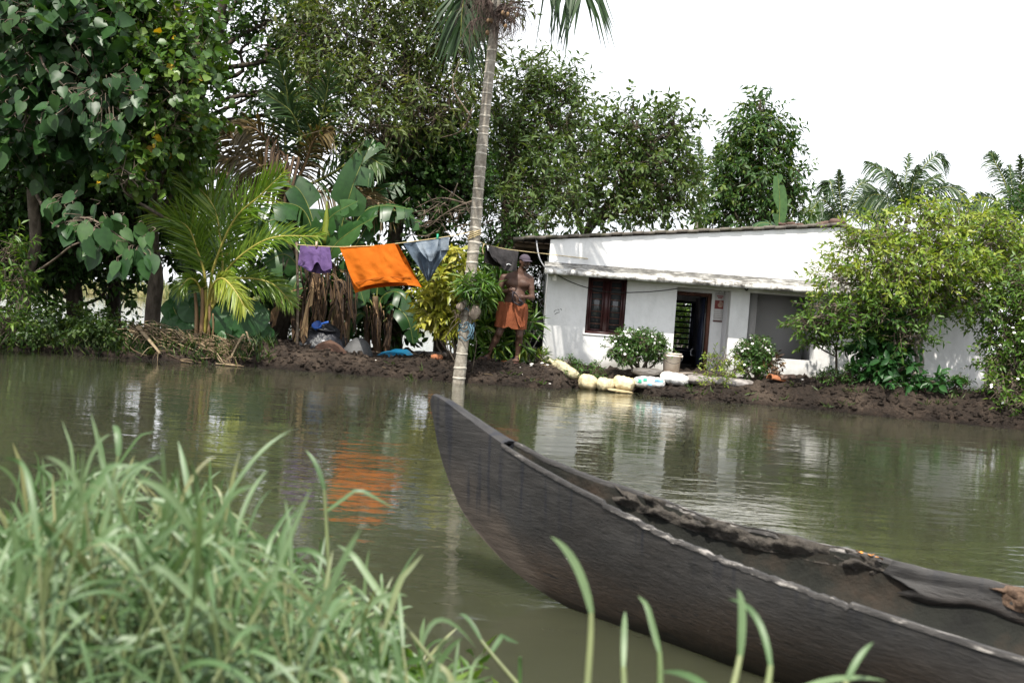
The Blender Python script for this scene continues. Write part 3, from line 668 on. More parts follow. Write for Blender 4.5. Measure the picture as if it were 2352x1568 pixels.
def banana_leaf(name, ctrl, parent, hw, lm, seed=0, tears=9, fold=.35, hint=(0, -.8, .6), droop=.25, rm=None, r0=.014, rnd=.5, label=None, petiole=.12):
    rng = np.random.default_rng(seed); m = 42
    pts = spline(PR(ctrl), m); tg = nrm(np.gradient(pts, axis=0)); a = Acc()
    s = nrm(np.cross(tg, np.asarray(hint, float))); nn = np.cross(s, tg)
    tq = np.linspace(0, 1, m)
    for side in (-1, 1):
        cuts = np.sort(np.concatenate([[petiole, 1.0], petiole + (1 - petiole) * rng.random(tears)])) if tears else np.array([petiole, 1.0])
        for t0, t1 in zip(cuts[:-1], cuts[1:]):
            if t1 - t0 < .012: continue
            k = max(2, int((t1 - t0) * 26) + 1)
            t = np.linspace(t0, t1, k); e = .25 * (t1 - t0) * .5 if tears else 0
            dz = rng.normal() * .18 if tears else 0; slide = rng.normal() * .05 if tears else 0
            rows = []
            for r in (0, .35, .7, 1.0):
                tt = np.clip(t + r * .05 + slide * r, 0, 1)
                if tears and len(t) >= 2: tt = tt + (np.linspace(e, -e, k)) * r
                tt = np.clip(tt, 0, 1)
                q = np.stack([np.interp(tt, tq, pts[:, c]) for c in range(3)], -1); sd = np.stack([np.interp(tt, tq, s[:, c]) for c in range(3)], -1); no = np.stack([np.interp(tt, tq, nn[:, c]) for c in range(3)], -1)
                u = (t - petiole) / (1 - petiole); W = hw * np.clip(np.sin(np.pi * np.clip(u * .93 + .05, 0, 1)), 0, 1) ** .55
                rows.append(q + sd * side * (W * r * math.cos(fold))[:, None] + no * (W * r * math.sin(fold) * (1 - r * .5))[:, None] - UP * (W * (droop + dz) * r * r)[:, None])
            a.grid(np.array(rows), np.clip(rnd + .14 * rng.normal(), 0, 1))
    o = a.obj(name, lm, parent, smooth=True, label=label)
    Acc().tube(pts, np.linspace(r0, r0 * .2, m), 6).obj('midrib', rm or M['green_stem'], o, smooth=True)
    return o

def tree(name, label, cat, trunk, rad, blobs, n_tw, nl, L, W, lm, seed, tpl='lance', group=None, bark='bark', wood='twig', n_limb=3, dens=None, extra=None, twr=.006, limb_r=.035, **kw):
    rng = np.random.default_rng(seed)
    tq = PR(trunk); g0 = tq[0].copy(); g0[2] = gz(g0[0], g0[1]) - .12
    if g0[2] < tq[0][2] - .05: tq = np.vstack([g0, tq])
    tp = spline(tq, 26); root = thing(name, label, cat, tp[0], group)
    tr = Acc(); rr = np.interp(np.linspace(0, 1, 26), np.linspace(0, 1, len(rad)), rad)
    rr = rr * (1 + .10 * vnoise(np.stack([np.linspace(0, 7, 26), np.full(26, seed), np.zeros(26)], -1), 1))
    tr.tube(tp, rr, 12, .4)
    tr.obj('trunk', M[bark], root, smooth=True)
    lb = Acc()
    for b in blobs:
        c, r = blob3(b)
        dd = np.linalg.norm(tp - c, axis=1); i = min(25, max(6, int(np.argmin(dd)) - 4))
        limbs(lb, rng, tp[i], [c], min(limb_r, rr[i] * .75), .014, 12)
        limbs(lb, rng, c, [c + rdir(rng, 1)[0] * r * .85 for _ in range(n_limb)], .014, .006, 7, seg=5)
        d0 = tp[i] * .35 + c * .65
        limbs(lb, rng, d0, [c + rdir(rng, 1)[0] * r * .8 for _ in range(n_limb - 1)], .018, .006, 8, seg=5)
    lb.obj('limbs', M[bark], root, smooth=True)
    leaf, wd, base = crown(rng, blobs, n_tw, nl, L, W, tpl, dens=dens, tw_r=twr, **kw)
    wd.obj('twigs', M[wood], root, kind='stuff')
    leaf.obj('crown', M[lm], root, kind='stuff')
    return root

# ------------------------------------------------------------------ trees, left to right
def macaranga():
    rng = np.random.default_rng(21)
    root = tree('heart_leaf_tree', 'large tree at the left edge with big dull green heart-shaped leaves over the canal', 'tree',
         [(52, 715, 16.2), (60, 640, 16.1), (82, 560, 15.9), (75, 430, 15.6), (95, 280, 15.2), (140, 120, 14.9), (170, -60, 14.8)], (.14, .10, .09, .07, .05),
         [(90, 60, 190, 130, 14.6), (60, 260, 130, 120, 14.9), (220, 160, 120, 130, 14.6)], 300, 6, .21, .19, 'leaf_macaranga', 21, 'heart', droop=.75, flat=.35, n_limb=4)
    loc = LOC[root.name]; meshes = []
    for k in range(6):
        a = Acc(); V, F = TPL['heart']; f = .14 * k
        put_leaves(a, np.zeros((1, 3)), A(1, 0, 0)[None], A(0, 0, 1)[None], 1.0, .92 - .03 * k, 'heart', np.array([.1 + .16 * k]))
        me = a.mesh('leaf', smooth=False); me.materials.append(M['leaf_macaranga']); meshes.append(me)
    pet = Acc()
    spec = [((100, 60, 170, 110, 14.0), 95, .21), ((215, 215, 120, 95, 13.7), 75, .21), ((60, 230, 90, 110, 14.0), 40, .21), ((262, 310, 65, 45, 13.9), 20, .23), ((225, 525, 75, 55, 13.4), 34, .29), ((300, 590, 48, 45, 13.3), 18, .28), ((330, 540, 26, 36, 13.5), 8, .24), ((160, 470, 70, 40, 13.8), 10, .26)]
    for b, n, L in spec:
        c, r = blob3(b)
        for _ in range(n):
            p = c + rdir(rng, 1)[0] * r * rng.random() ** .4
            d = nrm(A(rng.normal() * .5, -.25 + rng.normal() * .3, -.9 + rng.normal() * .35)); n_ = nrm(A(rng.normal() * .4, -1 + rng.normal() * .3, .75 + rng.normal() * .3))
            y = nrm(np.cross(n_, d)); z = np.cross(d, y); s = L * (.52 + .55 * rng.random())
            o = bpy.data.objects.new('leaf', meshes[rng.integers(6)]); COL.objects.link(o); o.parent = root
            q = p - loc
            o.matrix_basis = Matrix(((d[0] * s, y[0] * s, z[0] * s, q[0]), (d[1] * s, y[1] * s, z[1] * s, q[1]), (d[2] * s, y[2] * s, z[2] * s, q[2]), (0, 0, 0, 1)))
            pet.tube(spline([p, p + A(rng.normal() * .05, .05, .06), p + (c - p) * .35 + A(0, .12, .10)], 5), [.004, .004, .005, .005, .006], 4)
    br = lambda pts, r0, r1: pet.tube(spline(PR(pts), 14), np.linspace(r0, r1, 14), 6)
    br([(75, 430, 15.5), (130, 520, 14.2), (200, 500, 13.6), (300, 560, 13.4)], .03, .008); br([(0, 55, 14), (70, 70, 13.9), (130, 60, 13.8), (240, 20, 13.8)], .02, .006)
    br([(20, 60, 14), (90, 75, 13.9), (210, 90, 13.7)], .016, .005); br([(80, 70, 14), (100, 150, 13.7), (140, 190, 13.5), (176, 226, 13.3)], .018, .006); br([(60, 640, 16), (120, 600, 14.4), (175, 560, 13.6), (235, 560, 13.4)], .025, .008)
    pet.obj('twigs', M['twig'], root, smooth=True, kind='stuff')
macaranga()
tree('portia_tree', 'leafy tree left of the palms with small heart leaves and a few yellow ones', 'tree',
     [(352, 705, 16.6), (358, 640, 16.5), (350, 540, 16.4), (365, 420, 16.2), (390, 280, 16), (400, 150, 16), (410, -30, 16)], (.13, .12, .10, .07, .05),
     [(400, 220, 85, 110, 14.6), (445, 130, 45, 90, 14.9), (340, 330, 70, 65, 15.0), (435, 380, 50, 55, 15.6), (320, 170, 90, 110, 15.0), (380, 40, 110, 90, 15.1), (370, 300, 90, 80, 15.4), (300, 400, 50, 40, 14.1), (450, 300, 36, 70, 15.8), (290, 60, 110, 90, 15.2)],
     680, 8, .118, .105, 'leaf_portia', 22, 'oval', droop=.6, twig=.35, flat=.45, n_limb=3)
tree('dark_tree', 'dense dark evergreen standing behind the heart-leaved tree on the left', 'tree',
     [(172, 715, 17.6), (170, 650, 17.6), (165, 560, 17.6), (180, 400, 17.6), (200, 250, 17.6)], (.15, .13, .11, .08),
     [(100, 420, 150, 130, 17.0), (55, 560, 90, 90, 16.8), (235, 430, 110, 110, 17.2), (325, 500, 80, 80, 17.2), (20, 300, 120, 180, 17.3), (300, 250, 150, 180, 17.8), (130, 150, 200, 150, 18), (420, 470, 55, 60, 17.4), (200, 590, 110, 40, 17.6), (280, 640, 50, 30, 17.8), (-80, 500, 100, 200, 17), (90, 640, 70, 35, 17.6), (380, 100, 110, 120, 18)],
     2300, 9, .14, .068, 'leaf_dark', 23, 'oval', bark='bark_dark', wood='twig_dark', shell=.2)
tree('dark_tree', 'dark leafy tree further back closing the gaps behind the left-hand trunks', 'tree',
     [(262, 712, 18.4), (264, 600, 18.5), (270, 450, 18.6), (280, 300, 18.6)], (.13, .12, .1, .08),
     [(60, 480, 140, 110, 18.4), (220, 520, 110, 80, 18.4), (380, 540, 60, 60, 18.2), (250, 380, 160, 100, 18.6), (80, 320, 160, 120, 18.6), (430, 560, 40, 50, 18.2), (150, 620, 130, 40, 18.3), (400, 330, 70, 120, 18.6), (-100, 400, 130, 260, 18.4)],
     1300, 9, .17, .085, 'leaf_dark', 231, 'oval', bark='bark_dark', wood='twig_dark', shell=.1)
tree('forked_tree', 'bare-limbed tree with dark oval leaves against the sky, behind the brown palm', 'tree',
     [(440, 720, 18.8), (430, 560, 18.8), (420, 380, 18.8), (455, 230, 18.9), (490, 110, 19), (520, -30, 19)], (.15, .13, .11, .08),
     [(585, 90, 95, 60, 19.5), (640, 190, 75, 60, 19.5), (570, 275, 60, 38, 19.5), (650, 40, 90, 60, 19.5), (520, 30, 60, 60, 19.7), (590, 215, 80, 40, 19.4), (690, 110, 60, 90, 19.6), (600, -70, 160, 70, 19.5), (700, 240, 50, 60, 19.4)],
     430, 9, .135, .062, 'leaf_dark', 24, 'oval', bark='bark_dark', wood='twig_dark', droop=.5, twig=.45, limb_r=.055)
tree('olive_leaved_tree', 'broad twiggy tree with narrow olive leaves filling the top centre left of the tall palm', 'tree',
     [(905, 790, 18.6), (900, 650, 18.5), (910, 520, 18.4), (930, 400, 18.2), (940, 260, 18), (930, 120, 18)], (.16, .14, .12, .08),
     [(800, 90, 120, 90, 17.9), (940, 70, 130, 90, 18.2), (1050, 150, 95, 110, 18.4), (755, 200, 75, 70, 17.5), (890, 190, 120, 70, 17.5), (850, 290, 95, 50, 17.0), (1000, 250, 95, 70, 17.6), (725, 60, 60, 80, 18.4), (1060, 60, 80, 80, 18.4), (900, -80, 240, 90, 18.2), (760, 320, 60, 40, 17.2), (690, 280, 40, 40, 17.4)],
     1650, 9, .155, .046, 'leaf_olive', 25, n_limb=6, droop=.45, shell=.15)
tree('creeper_clad_tree', 'dense dark mass of small round leaves just left of the tall palm trunk', 'tree',
     [(1010, 790, 18.8), (1005, 650, 18.8), (995, 520, 18.8), (1000, 400, 18.8)], (.14, .12, .10, .08),
     [(985, 345, 105, 80, 18.5), (1010, 430, 100, 55, 18.3), (925, 400, 70, 60, 18.1), (1060, 420, 50, 75, 18.1), (955, 490, 75, 40, 18), (880, 350, 70, 60, 18.3), (1050, 330, 50, 70, 18.5), (870, 460, 60, 50, 18.6)],
     1300, 10, .085, .062, 'leaf_dark', 26, 'oval', bark='bark_dark', wood='twig_dark', twig=.35)
def dead_tangle():
    rng = np.random.default_rng(8); root = thing('dead_branch', 'tangle of dry brown branches hanging beside the tall palm above the clothesline', 'branch', P(1015, 500, 17.3))
    a = Acc()
    for k in range(70):
        c = P(1015 + rng.normal() * 45, 500 + rng.normal() * 26, 17.2 + rng.normal() * .3)
        d = rdir(rng, 1)[0] * A(1, .5, .6); L = .2 + .5 * rng.random()
        a.tube(spline([c, c + d * L * .5 + rng.normal(size=3) * .07, c + d * L - UP * .08 * rng.random()], 7), np.linspace(.009, .003, 7), 4, rng.random())
    for pts in ([(1090, 460, 17), (1040, 480, 17), (980, 520, 17.2)], [(1085, 250, 17), (1060, 300, 17.1), (1000, 320, 17.3)], [(1082, 270, 16.9), (1040, 200, 17), (1055, 140, 17.2)], [(1080, 470, 17.1), (1010, 455, 17.1), (950, 480, 17.3)]):
        a.tube(spline(PR(pts), 12), np.linspace(.022, .006, 12), 5)
    a.obj('twigs', M['twig'], root, smooth=True, kind='stuff')
dead_tangle()
tree('feathery_tree', 'grey-green tree with narrow leaves just right of the tall palm trunk', 'tree',
     [(1172, 760, 19.8), (1168, 600, 19.8), (1166, 480, 19.8), (1175, 360, 19.9), (1200, 250, 20)], (.15, .13, .12, .07),
     [(1205, 245, 55, 65, 20), (1270, 195, 55, 40, 20), (1285, 290, 70, 70, 20), (1200, 370, 90, 70, 19.6), (1150, 270, 40, 75, 19.6), (1255, 430, 90, 50, 19.3), (1165, 465, 65, 50, 18.9), (1215, 160, 30, 35, 20), (1310, 230, 30, 40, 20), (1130, 390, 40, 70, 19.4), (1230, 500, 80, 30, 18.9)],
     860, 9, .165, .050, 'leaf_lance', 27, droop=.4, shell=.2)
tree('spreading_tree', 'spreading tree with pale undersides of leaves behind the left half of the house roof', 'tree',
     [(1330, 640, 22.5), (1345, 540, 22.4), (1390, 480, 22), (1440, 430, 21.8), (1480, 385, 21.6), (1530, 340, 21.6)], (.13, .11, .09, .05),
     [(1420, 330, 60, 50, 21.8), (1495, 300, 75, 50, 21.8), (1545, 285, 36, 40, 21.8), (1390, 415, 80, 60, 21.4), (1480, 395, 95, 60, 21.6), (1540, 390, 48, 70, 21.8), (1400, 490, 90, 32, 21.4), (1500, 480, 80, 34, 21.6), (1330, 360, 50, 60, 21.4), (1555, 460, 36, 36, 21.8), (1370, 290, 45, 40, 21.8), (1450, 260, 30, 30, 21.8), (1320, 460, 50, 45, 21.2), (1585, 400, 25, 25, 21.8)],
     760, 9, .145, .060, 'leaf_lance', 28, 'oval', droop=.4, limb_r=.06, shell=.2, n_limb=4)
tree('conical_tree', 'tall conical dark green tree behind the middle of the roof', 'tree',
     [(1748, 700, 27), (1750, 560, 27), (1748, 420, 27), (1745, 300, 27), (1747, 225, 27)], (.14, .11, .07, .02),
     [(1748, 245, 28, 32, 27), (1740, 300, 52, 40, 27), (1742, 360, 72, 45, 27), (1745, 430, 88, 50, 27), (1735, 490, 95, 38, 27), (1800, 320, 22, 26, 27), (1690, 390, 40, 36, 27), (1655, 440, 32, 36, 27), (1815, 400, 34, 30, 27), (1700, 320, 25, 28, 27), (1640, 500, 30, 30, 27), (1830, 470, 25, 30, 27)],
     820, 9, .21, .070, 'leaf_mango', 29, droop=.6, shell=.2)
tree('roadside_tree', 'dark tree with grey trunk at the far right edge behind the pale shrub', 'tree',
     [(2350, 760, 24), (2348, 640, 24), (2355, 540, 24)], (.13, .12, .09),
     [(2345, 560, 60, 60, 24.5), (2400, 500, 70, 70, 24.5), (2380, 640, 60, 60, 24.3), (2310, 600, 40, 40, 24.6)], 300, 9, .15, .06, 'leaf_dark', 30, 'oval')

# coconut palms far behind
def coco(label, base, fr, Y, seed, name='coconut_palm', L=1.05, lm='leaf_palm', cat='palm', group='coconut palms beyond the house'):
    b = P(base[0], base[1], Y); foot = A(b[0] - .02 * Y, Y + .5, .3)
    root = thing(name, label, cat, foot, group)
    Acc().tube(spline([foot, foot + (b - foot) * .5 + A(.15, 0, 0), b + A(0, 0, -.1)], 16), np.linspace(.17, .11, 16), 10).obj('trunk', M['bark_pale'], root, smooth=True)
    a = Acc(); rng = np.random.default_rng(seed)
    for k in range(7):
        p = b + A(rng.normal() * .16, rng.normal() * .16, -.3 - .2 * rng.random()); d = rdir(rng, 1)[0]
        th, ph = np.meshgrid(np.linspace(.08, 3.06, 6), np.linspace(0, 6.283, 8, endpoint=False), indexing='ij')
        a.grid(p + np.stack([np.sin(th) * np.cos(ph), np.sin(th) * np.sin(ph), np.cos(th) * 1.2], -1) * .11, closed=True)
    a.obj('coconuts', M['green_stem'], root, smooth=True)
    for i, f in enumerate(fr):
        rng = np.random.default_rng(seed * 31 + i); dy = rng.normal() * .018 * Y
        ctrl = [(base[0], base[1], Y)] + [(u, v, Y + dy * (k + 1) / len(f)) for k, (u, v) in enumerate(f)]
        frond('frond', ctrl, root, M[lm], M['green_stem'], L, .078, 58, .8, (rng.normal() * .3, -1, .3), seed * 31 + i, .05, .12)
    return root
coco('small coconut palm right of the conical tree, over the roof ridge', (1938, 512),
     [[(1928, 440), (1926, 392)], [(1960, 445), (1985, 420), (2000, 452)], [(1895, 462), (1870, 476), (1858, 520)], [(1985, 482), (2012, 490), (2032, 528)], [(1962, 470), (2010, 455), (2040, 482)], [(1905, 492), (1872, 520)], [(1915, 450), (1905, 415), (1890, 440)]], 58, 41)
coco('tallest coconut palm with wide grey-green fronds above the lime-leaved tree', (2085, 492),
     [[(2035, 402), (1990, 372)], [(2078, 430), (2088, 352)], [(2112, 400), (2150, 358), (2174, 372)], [(2062, 420), (2038, 388)], [(2140, 440), (2190, 432), (2225, 468)], [(2150, 462), (2210, 470), (2245, 505)], [(2040, 455), (2000, 450), (1975, 492)], [(2118, 430), (2160, 402)], [(2095, 430), (2110, 380)]], 56, 42)
coco('coconut palm cut by the right edge of the view', (2335, 505),
     [[(2308, 420), (2285, 372), (2276, 350)], [(2290, 462), (2252, 455), (2238, 482)], [(2345, 420), (2343, 358)], [(2370, 432), (2420, 402)], [(2290, 492), (2252, 522)], [(2380, 462), (2430, 472)], [(2325, 430), (2318, 380)]], 54, 43)
coco('faint far coconut palm showing behind the spreading tree', (1618, 430),
     [[(1590, 370), (1570, 330)], [(1640, 370), (1652, 335)], [(1655, 410), (1680, 430)], [(1580, 420), (1550, 450)], [(1610, 370), (1605, 320)]], 75, 44)

def brown_palm():
    b = (668, 445, 17.1); B = P(*b); foot = A(B[0] - .1, 17.2, .25)
    root = thing('coconut_palm', 'old coconut palm with brown drooping fronds left of the banana clump', 'palm', foot)
    Acc().tube(spline([foot, (foot + B) / 2 + A(.08, 0, 0), B], 14), np.linspace(.17, .15, 14), 12).obj('trunk', M['bark_dark'], root, smooth=True)
    spec = [([(590, 372), (530, 315), (482, 284)], 'leaf_palm_brown', .55), ([(625, 345), (590, 300), (552, 290)], 'leaf_palm_brown', .6), ([(655, 320), (660, 220), (640, 140)], 'leaf_palm', .6),
            ([(700, 380), (722, 320), (760, 300)], 'leaf_palm_brown', .5), ([(600, 425), (540, 432), (492, 478)], 'leaf_palm_brown', .5), ([(760, 400), (830, 360), (880, 380)], 'leaf_palm', .55),
            ([(720, 330), (745, 240), (760, 150)], 'leaf_palm', .55), ([(620, 400), (560, 360), (500, 372)], 'leaf_palm_brown', .55), ([(760, 440), (840, 450), (900, 500)], 'leaf_palm_brown', .5), ([(690, 330), (670, 260), (610, 215)], 'leaf_palm', .5)]
    for i, (f, lm, L) in enumerate(spec):
        frond('frond', [b] + [(u, v, 17.0 - .25 * k) for k, (u, v) in enumerate(f)], root, M[lm], M['sheath'] if 'brown' in lm else M['green_stem'], L, .035, 52, .55 if 'brown' in lm else .35, (.1, -1, .3), 300 + i, .035, .2)
    rng = np.random.default_rng(4)
    for k in range(16):
        u0, v0 = 640 + rng.normal() * 18, 300 + rng.random() * 120
        banana_leaf('dry_sheath', [(660 + rng.normal() * 10, 420 - 20 * rng.random(), 16.9), (u0 + 8, v0, 16.8), (u0 - 4, v0 + 60, 16.7), (u0 - 8 + rng.normal() * 10, v0 + 90 + 40 * rng.random(), 16.7)], root, .035, M['leaf_banana_dry'], 60 + k, 4, .5, rm=M['sheath'], r0=.008, rnd=.35)
brown_palm()

def young_coconut():
    Y = 15.55; g0 = (466, 776); base = P(*g0, Y); base[2] = gz(base[0], base[1]) - .03
    root = thing('young_coconut_palm', 'young coconut palm with bright yellow-green arching fronds on the bank', 'palm', base)
    S = (469, 772, Y)
    spec = [([(472, 690, Y), (470, 631, Y - .1), (453, 574, Y - .2), (425, 516, Y - .35), (345, 490, Y - .5)], .62, .22, .034, (.1, -1, .1)),
            ([(488, 700, Y), (511, 640, Y), (505, 545, Y), (488, 470, Y), (424, 398, Y - .1)], .85, .10, .05, (.5, -1, .05)),
            ([(480, 690, Y), (492, 610, Y - .2), (538, 505, Y - .4), (599, 448, Y - .6), (650, 398, Y - .8)], .62, .15, .036, (-.3, -1, .3)),
            ([(485, 700, Y), (510, 636, Y - .3), (560, 582, Y - .6), (630, 545, Y - .8), (738, 543, Y - 1.0)], .44, .22, .036, (-.2, -1, .5)),
            ([(478, 700, Y - .1), (490, 655, Y - .4), (512, 640, Y - .7), (540, 668, Y - .9), (566, 712, Y - 1.0)], .34, .5, .04, (0, -1, .4)),
            ([(490, 700, Y), (520, 646, Y), (580, 640, Y), (630, 655, Y), (672, 700, Y)], .38, .35, .036, (0, -1, .4)),
            ([(466, 700, Y), (456, 655, Y - .1), (435, 640, Y - .3), (408, 668, Y - .4)], .28, .5, .03, (0, -1, .4)),
            ([(470, 690, Y + .2), (468, 600, Y + .4), (450, 520, Y + .6), (408, 470, Y + .8)], .6, .2, .04, (.2, -1, .1)),
            ([(485, 690, Y + .2), (520, 590, Y + .4), (560, 520, Y + .5), (590, 490, Y + .6)], .5, .35, .04, (0, -1, .1))]
    for i, (c, L, hang, w, hint) in enumerate(spec):
        yel = i == 4
        frond('frond', [S] + c, root, M['leaf_coconut_young'], M['yellow_stem'], L, w * .62, 84, hang * .8, hint, 500 + i, .032, .42 if i < 4 else .38, (.55, 1) if yel else (.05, .8))
    for k, (u, r) in enumerate(((452, .05), (462, .055), (478, .045), (487, .03))):
        q = P(u, 772, Y - .02 * k); t = P(u + (-6, 2, 3, 2)[k], (650, 640, 690, 720)[k], Y - .05 * k); q[2] = base[2]
        Acc().tube(spline([q, (q + t) / 2 + A(.02, 0, 0), t], 10), np.linspace(r * 1.3, r * .6, 10), 9, flat=.6).obj('leaf_sheath', M['sheath'], root, smooth=True)
young_coconut()

def bananas():
    Y = 16.4
    base = P(730, 800, Y); base[2] = gz(base[0], base[1])
    root = thing('banana_plant', 'tall banana clump with broad torn leaves behind the washing', 'banana plant', base)
    for (u0, v0, u1, v1, r) in ((735, 806, 726, 590, .11), (700, 804, 692, 640, .08), (768, 806, 775, 610, .09), (680, 800, 668, 690, .05), (792, 806, 806, 660, .06)):
        q = P(u0, v0, Y); q[2] = gz(q[0], q[1]) - .05
        Acc().tube(spline([q, P((u0 + u1) / 2, (v0 + v1) / 2, Y), P(u1, v1, Y)], 14), np.linspace(r, r * .5, 14), 12).obj('pseudostem', M['banana_stem'], root, smooth=True)
    L = [([(775, 610, Y), (778, 560, Y), (792, 490, Y), (818, 405, Y), (858, 318, Y + .2)], .30, 5, (.15, -1, .1), .1, .55), ([(735, 620, Y), (705, 495, Y), (650, 466, Y - .2), (588, 482, Y - .4)], .24, 12, (0, -.3, 1), 1.3, .5),
         ([(730, 620, Y), (690, 540, Y - .1), (640, 505, Y - .3), (598, 520, Y - .4), (560, 565, Y - .5)], .26, 4, (.2, -.6, .8), .5, .6), ([(742, 610, Y), (730, 548, Y - .1), (762, 496, Y - .2), (822, 462, Y - .3)], .24, 5, (-.2, -.9, .5), .1, .5),
         ([(745, 630, Y), (765, 570, Y - .3), (805, 532, Y - .5), (868, 495, Y - .7)], .25, 5, (-.2, -.9, .5), .15, .55), ([(780, 600, Y), (828, 496, Y), (880, 472, Y), (950, 482, Y)], .22, 8, (0, -.5, .9), .7, .4),
         ([(790, 610, Y), (855, 505, Y + .2), (910, 484, Y + .2), (970, 512, Y + .2)], .22, 9, (0, -.5, .9), .8, .45), ([(700, 660, Y), (684, 612, Y - .1), (652, 584, Y - .2), (606, 606, Y - .3)], .25, 3, (.2, -.8, .5), .4, .5),
         ([(698, 660, Y), (690, 635, Y - .1), (676, 660, Y - .2), (664, 712, Y - .2)], .17, 3, (0, -1, .2), .1, .55), ([(765, 660, Y), (792, 622, Y - .1), (818, 642, Y - .2), (838, 700, Y - .3)], .2, 4, (0, -.9, .4), .2, .45),
         ([(735, 620, Y), (722, 520, Y + .2), (690, 440, Y + .3), (630, 400, Y + .3)], .3, 6, (.3, -.9, .4), .3, .3), ([(765, 620, Y), (800, 520, Y + .4), (870, 440, Y + .5), (930, 420, Y + .5)], .26, 6, (-.3, -.9, .4), .4, .3),
         ([(690, 670, Y), (666, 640, Y - .1), (640, 650, Y - .2), (612, 690, Y - .2)], .16, 3, (0, -.9, .4), .3, .4), ([(700, 650, Y), (650, 560, Y + .2), (600, 540, Y + .2), (545, 580, Y + .2)], .22, 6, (.2, -.6, .8), .6, .35)]
    for i, (c, hw, te, hint, dr, rn) in enumerate(L):
        banana_leaf('leaf', c, root, hw, M['leaf_banana'], 700 + i, te, .28, hint, dr, rnd=rn)
    sp = spline(PR([(747, 560, Y - .2), (749, 520, Y - .2), (751, 462, Y - .2)]), 12)
    Acc().tube(sp, np.interp(np.linspace(0, 1, 12), [0, .25, .6, 1], [.03, .075, .05, .006]), 8, .8).obj('rolled_leaf', M['leaf_coconut_young'], root, smooth=True)
    rng = np.random.default_rng(9)
    for k in range(34):
        u0 = rng.uniform(668, 818); v0 = rng.uniform(590, 690); ln = rng.uniform(80, 170); yy = Y - .15 - .25 * rng.random()
        e = min(v0 + ln, 802); du = rng.normal() * 10
        banana_leaf('dry_leaf', [(u0 + (735 - u0) * .3, v0, yy), (u0, v0 + 10, yy - .05), (u0 + du * .5 + rng.normal() * 7, (v0 + e) / 2, yy - .08), (u0 + du * 1.5, e, yy - .05)], root, rng.uniform(.03, .075), M['leaf_banana_dry'], 760 + k, 11, 1.0, (rng.normal() * 1.2, -1, .3 * rng.normal()), .5, M['sheath'], .008, rng.uniform(.0, .6) ** 1.5)
    for c, hw, rn in (([(722, 620, Y - .3), (716, 660, Y - .5), (706, 720, Y - .6), (698, 770, Y - .6), (704, 802, Y - .6)], .06, .9), ([(700, 660, Y - .3), (650, 680, Y - .5), (630, 720, Y - .6), (622, 790, Y - .6)], .07, .75), ([(735, 640, Y - .3), (728, 690, Y - .4), (722, 740, Y - .4)], .04, .8)):
        banana_leaf('dry_leaf', c, root, hw, M['leaf_banana_dry'], int(hw * 1000) + 800, 9, .5, (.3, -1, .1), .2, M['sheath'], .014, rn)
    # second, darker banana clump by the blue sheet
    base = P(868, 806, 16.8); base[2] = gz(base[0], base[1])
    root = thing('banana_plant', 'small dark banana clump behind the blue sheet', 'banana plant', base)
    for (u0, u1, v1, r) in ((868, 862, 680, .08), (846, 838, 700, .06), (888, 896, 700, .06)):
        q = P(u0, 806, 16.8); q[2] = base[2] - .05
        Acc().tube(spline([q, P((u0 + u1) / 2, 750, 16.8), P(u1, v1, 16.8)], 12), np.linspace(r, r * .6, 12), 10).obj('pseudostem', M['banana_stem'], root, smooth=True)
    Y = 16.8
    for i, (c, hw, dr) in enumerate([([(866, 720, Y), (880, 680, Y), (915, 672, Y - .2), (955, 715, Y - .3)], .2, .3), ([(862, 710, Y), (840, 680, Y), (805, 690, Y - .2), (780, 735, Y - .3)], .2, .3), ([(872, 710, Y), (900, 700, Y - .2), (935, 730, Y - .4), (950, 790, Y - .4)], .17, .2),
                                     ([(865, 690, Y), (870, 650, Y), (892, 620, Y), (930, 622, Y)], .2, .4), ([(862, 690, Y), (850, 655, Y), (825, 640, Y), (790, 660, Y)], .18, .4), ([(850, 740, Y), (830, 720, Y - .2), (812, 735, Y - .3), (800, 775, Y - .3)], .13, .2), ([(880, 740, Y), (905, 715, Y + .2), (940, 700, Y + .2), (985, 720, Y + .2)], .16, .4)]):
        banana_leaf('leaf', c, root, hw, M['leaf_banana'], 900 + i, 4, .3, (0, -.8, .6), dr, rnd=.2)
    for k in range(12):
        u0 = rng.uniform(838, 900); v0 = rng.uniform(690, 740); yy = Y - .15
        banana_leaf('dry_leaf', [(u0, v0, yy), (u0 + 3, v0 + 20, yy - .1), (u0 + rng.normal() * 6, min(v0 + 80, 798), yy - .1)], root, .05, M['leaf_banana_dry'], 930 + k, 9, 1.0, (rng.normal(), -1, .1), .5, M['sheath'], .01, rng.uniform(0, .25))
    # one upright leaf behind the roof
    Y = 23.5; q = P(1790, 700, Y); q[2] = .3
    root = thing('banana_plant', 'single upright banana leaf standing behind the roof below the conical tree', 'banana plant', q)
    Acc().tube(spline([q, P(1789, 620, Y), P(1788, 540, Y)], 10), np.linspace(.12, .05, 10), 10).obj('pseudostem', M['banana_stem'], root, smooth=True)
    banana_leaf('leaf', [(1788, 560, Y), (1789, 520, Y), (1791, 460, Y), (1786, 398, Y)], root, .19, M['leaf_banana'], 950, 3, .3, (.2, -1, .1), .05, rnd=.9)
    banana_leaf('leaf', [(1788, 560, Y), (1775, 520, Y), (1750, 512, Y), (1725, 530, Y)], root, .2, M['leaf_banana'], 951, 3, .3, (.2, -.5, .8), .3, rnd=.5)
    banana_leaf('leaf', [(1788, 570, Y), (1808, 530, Y), (1830, 520, Y), (1850, 545, Y)], root, .2, M['leaf_banana'], 952, 3, .3, (.2, -.5, .8), .3, rnd=.5)
bananas()

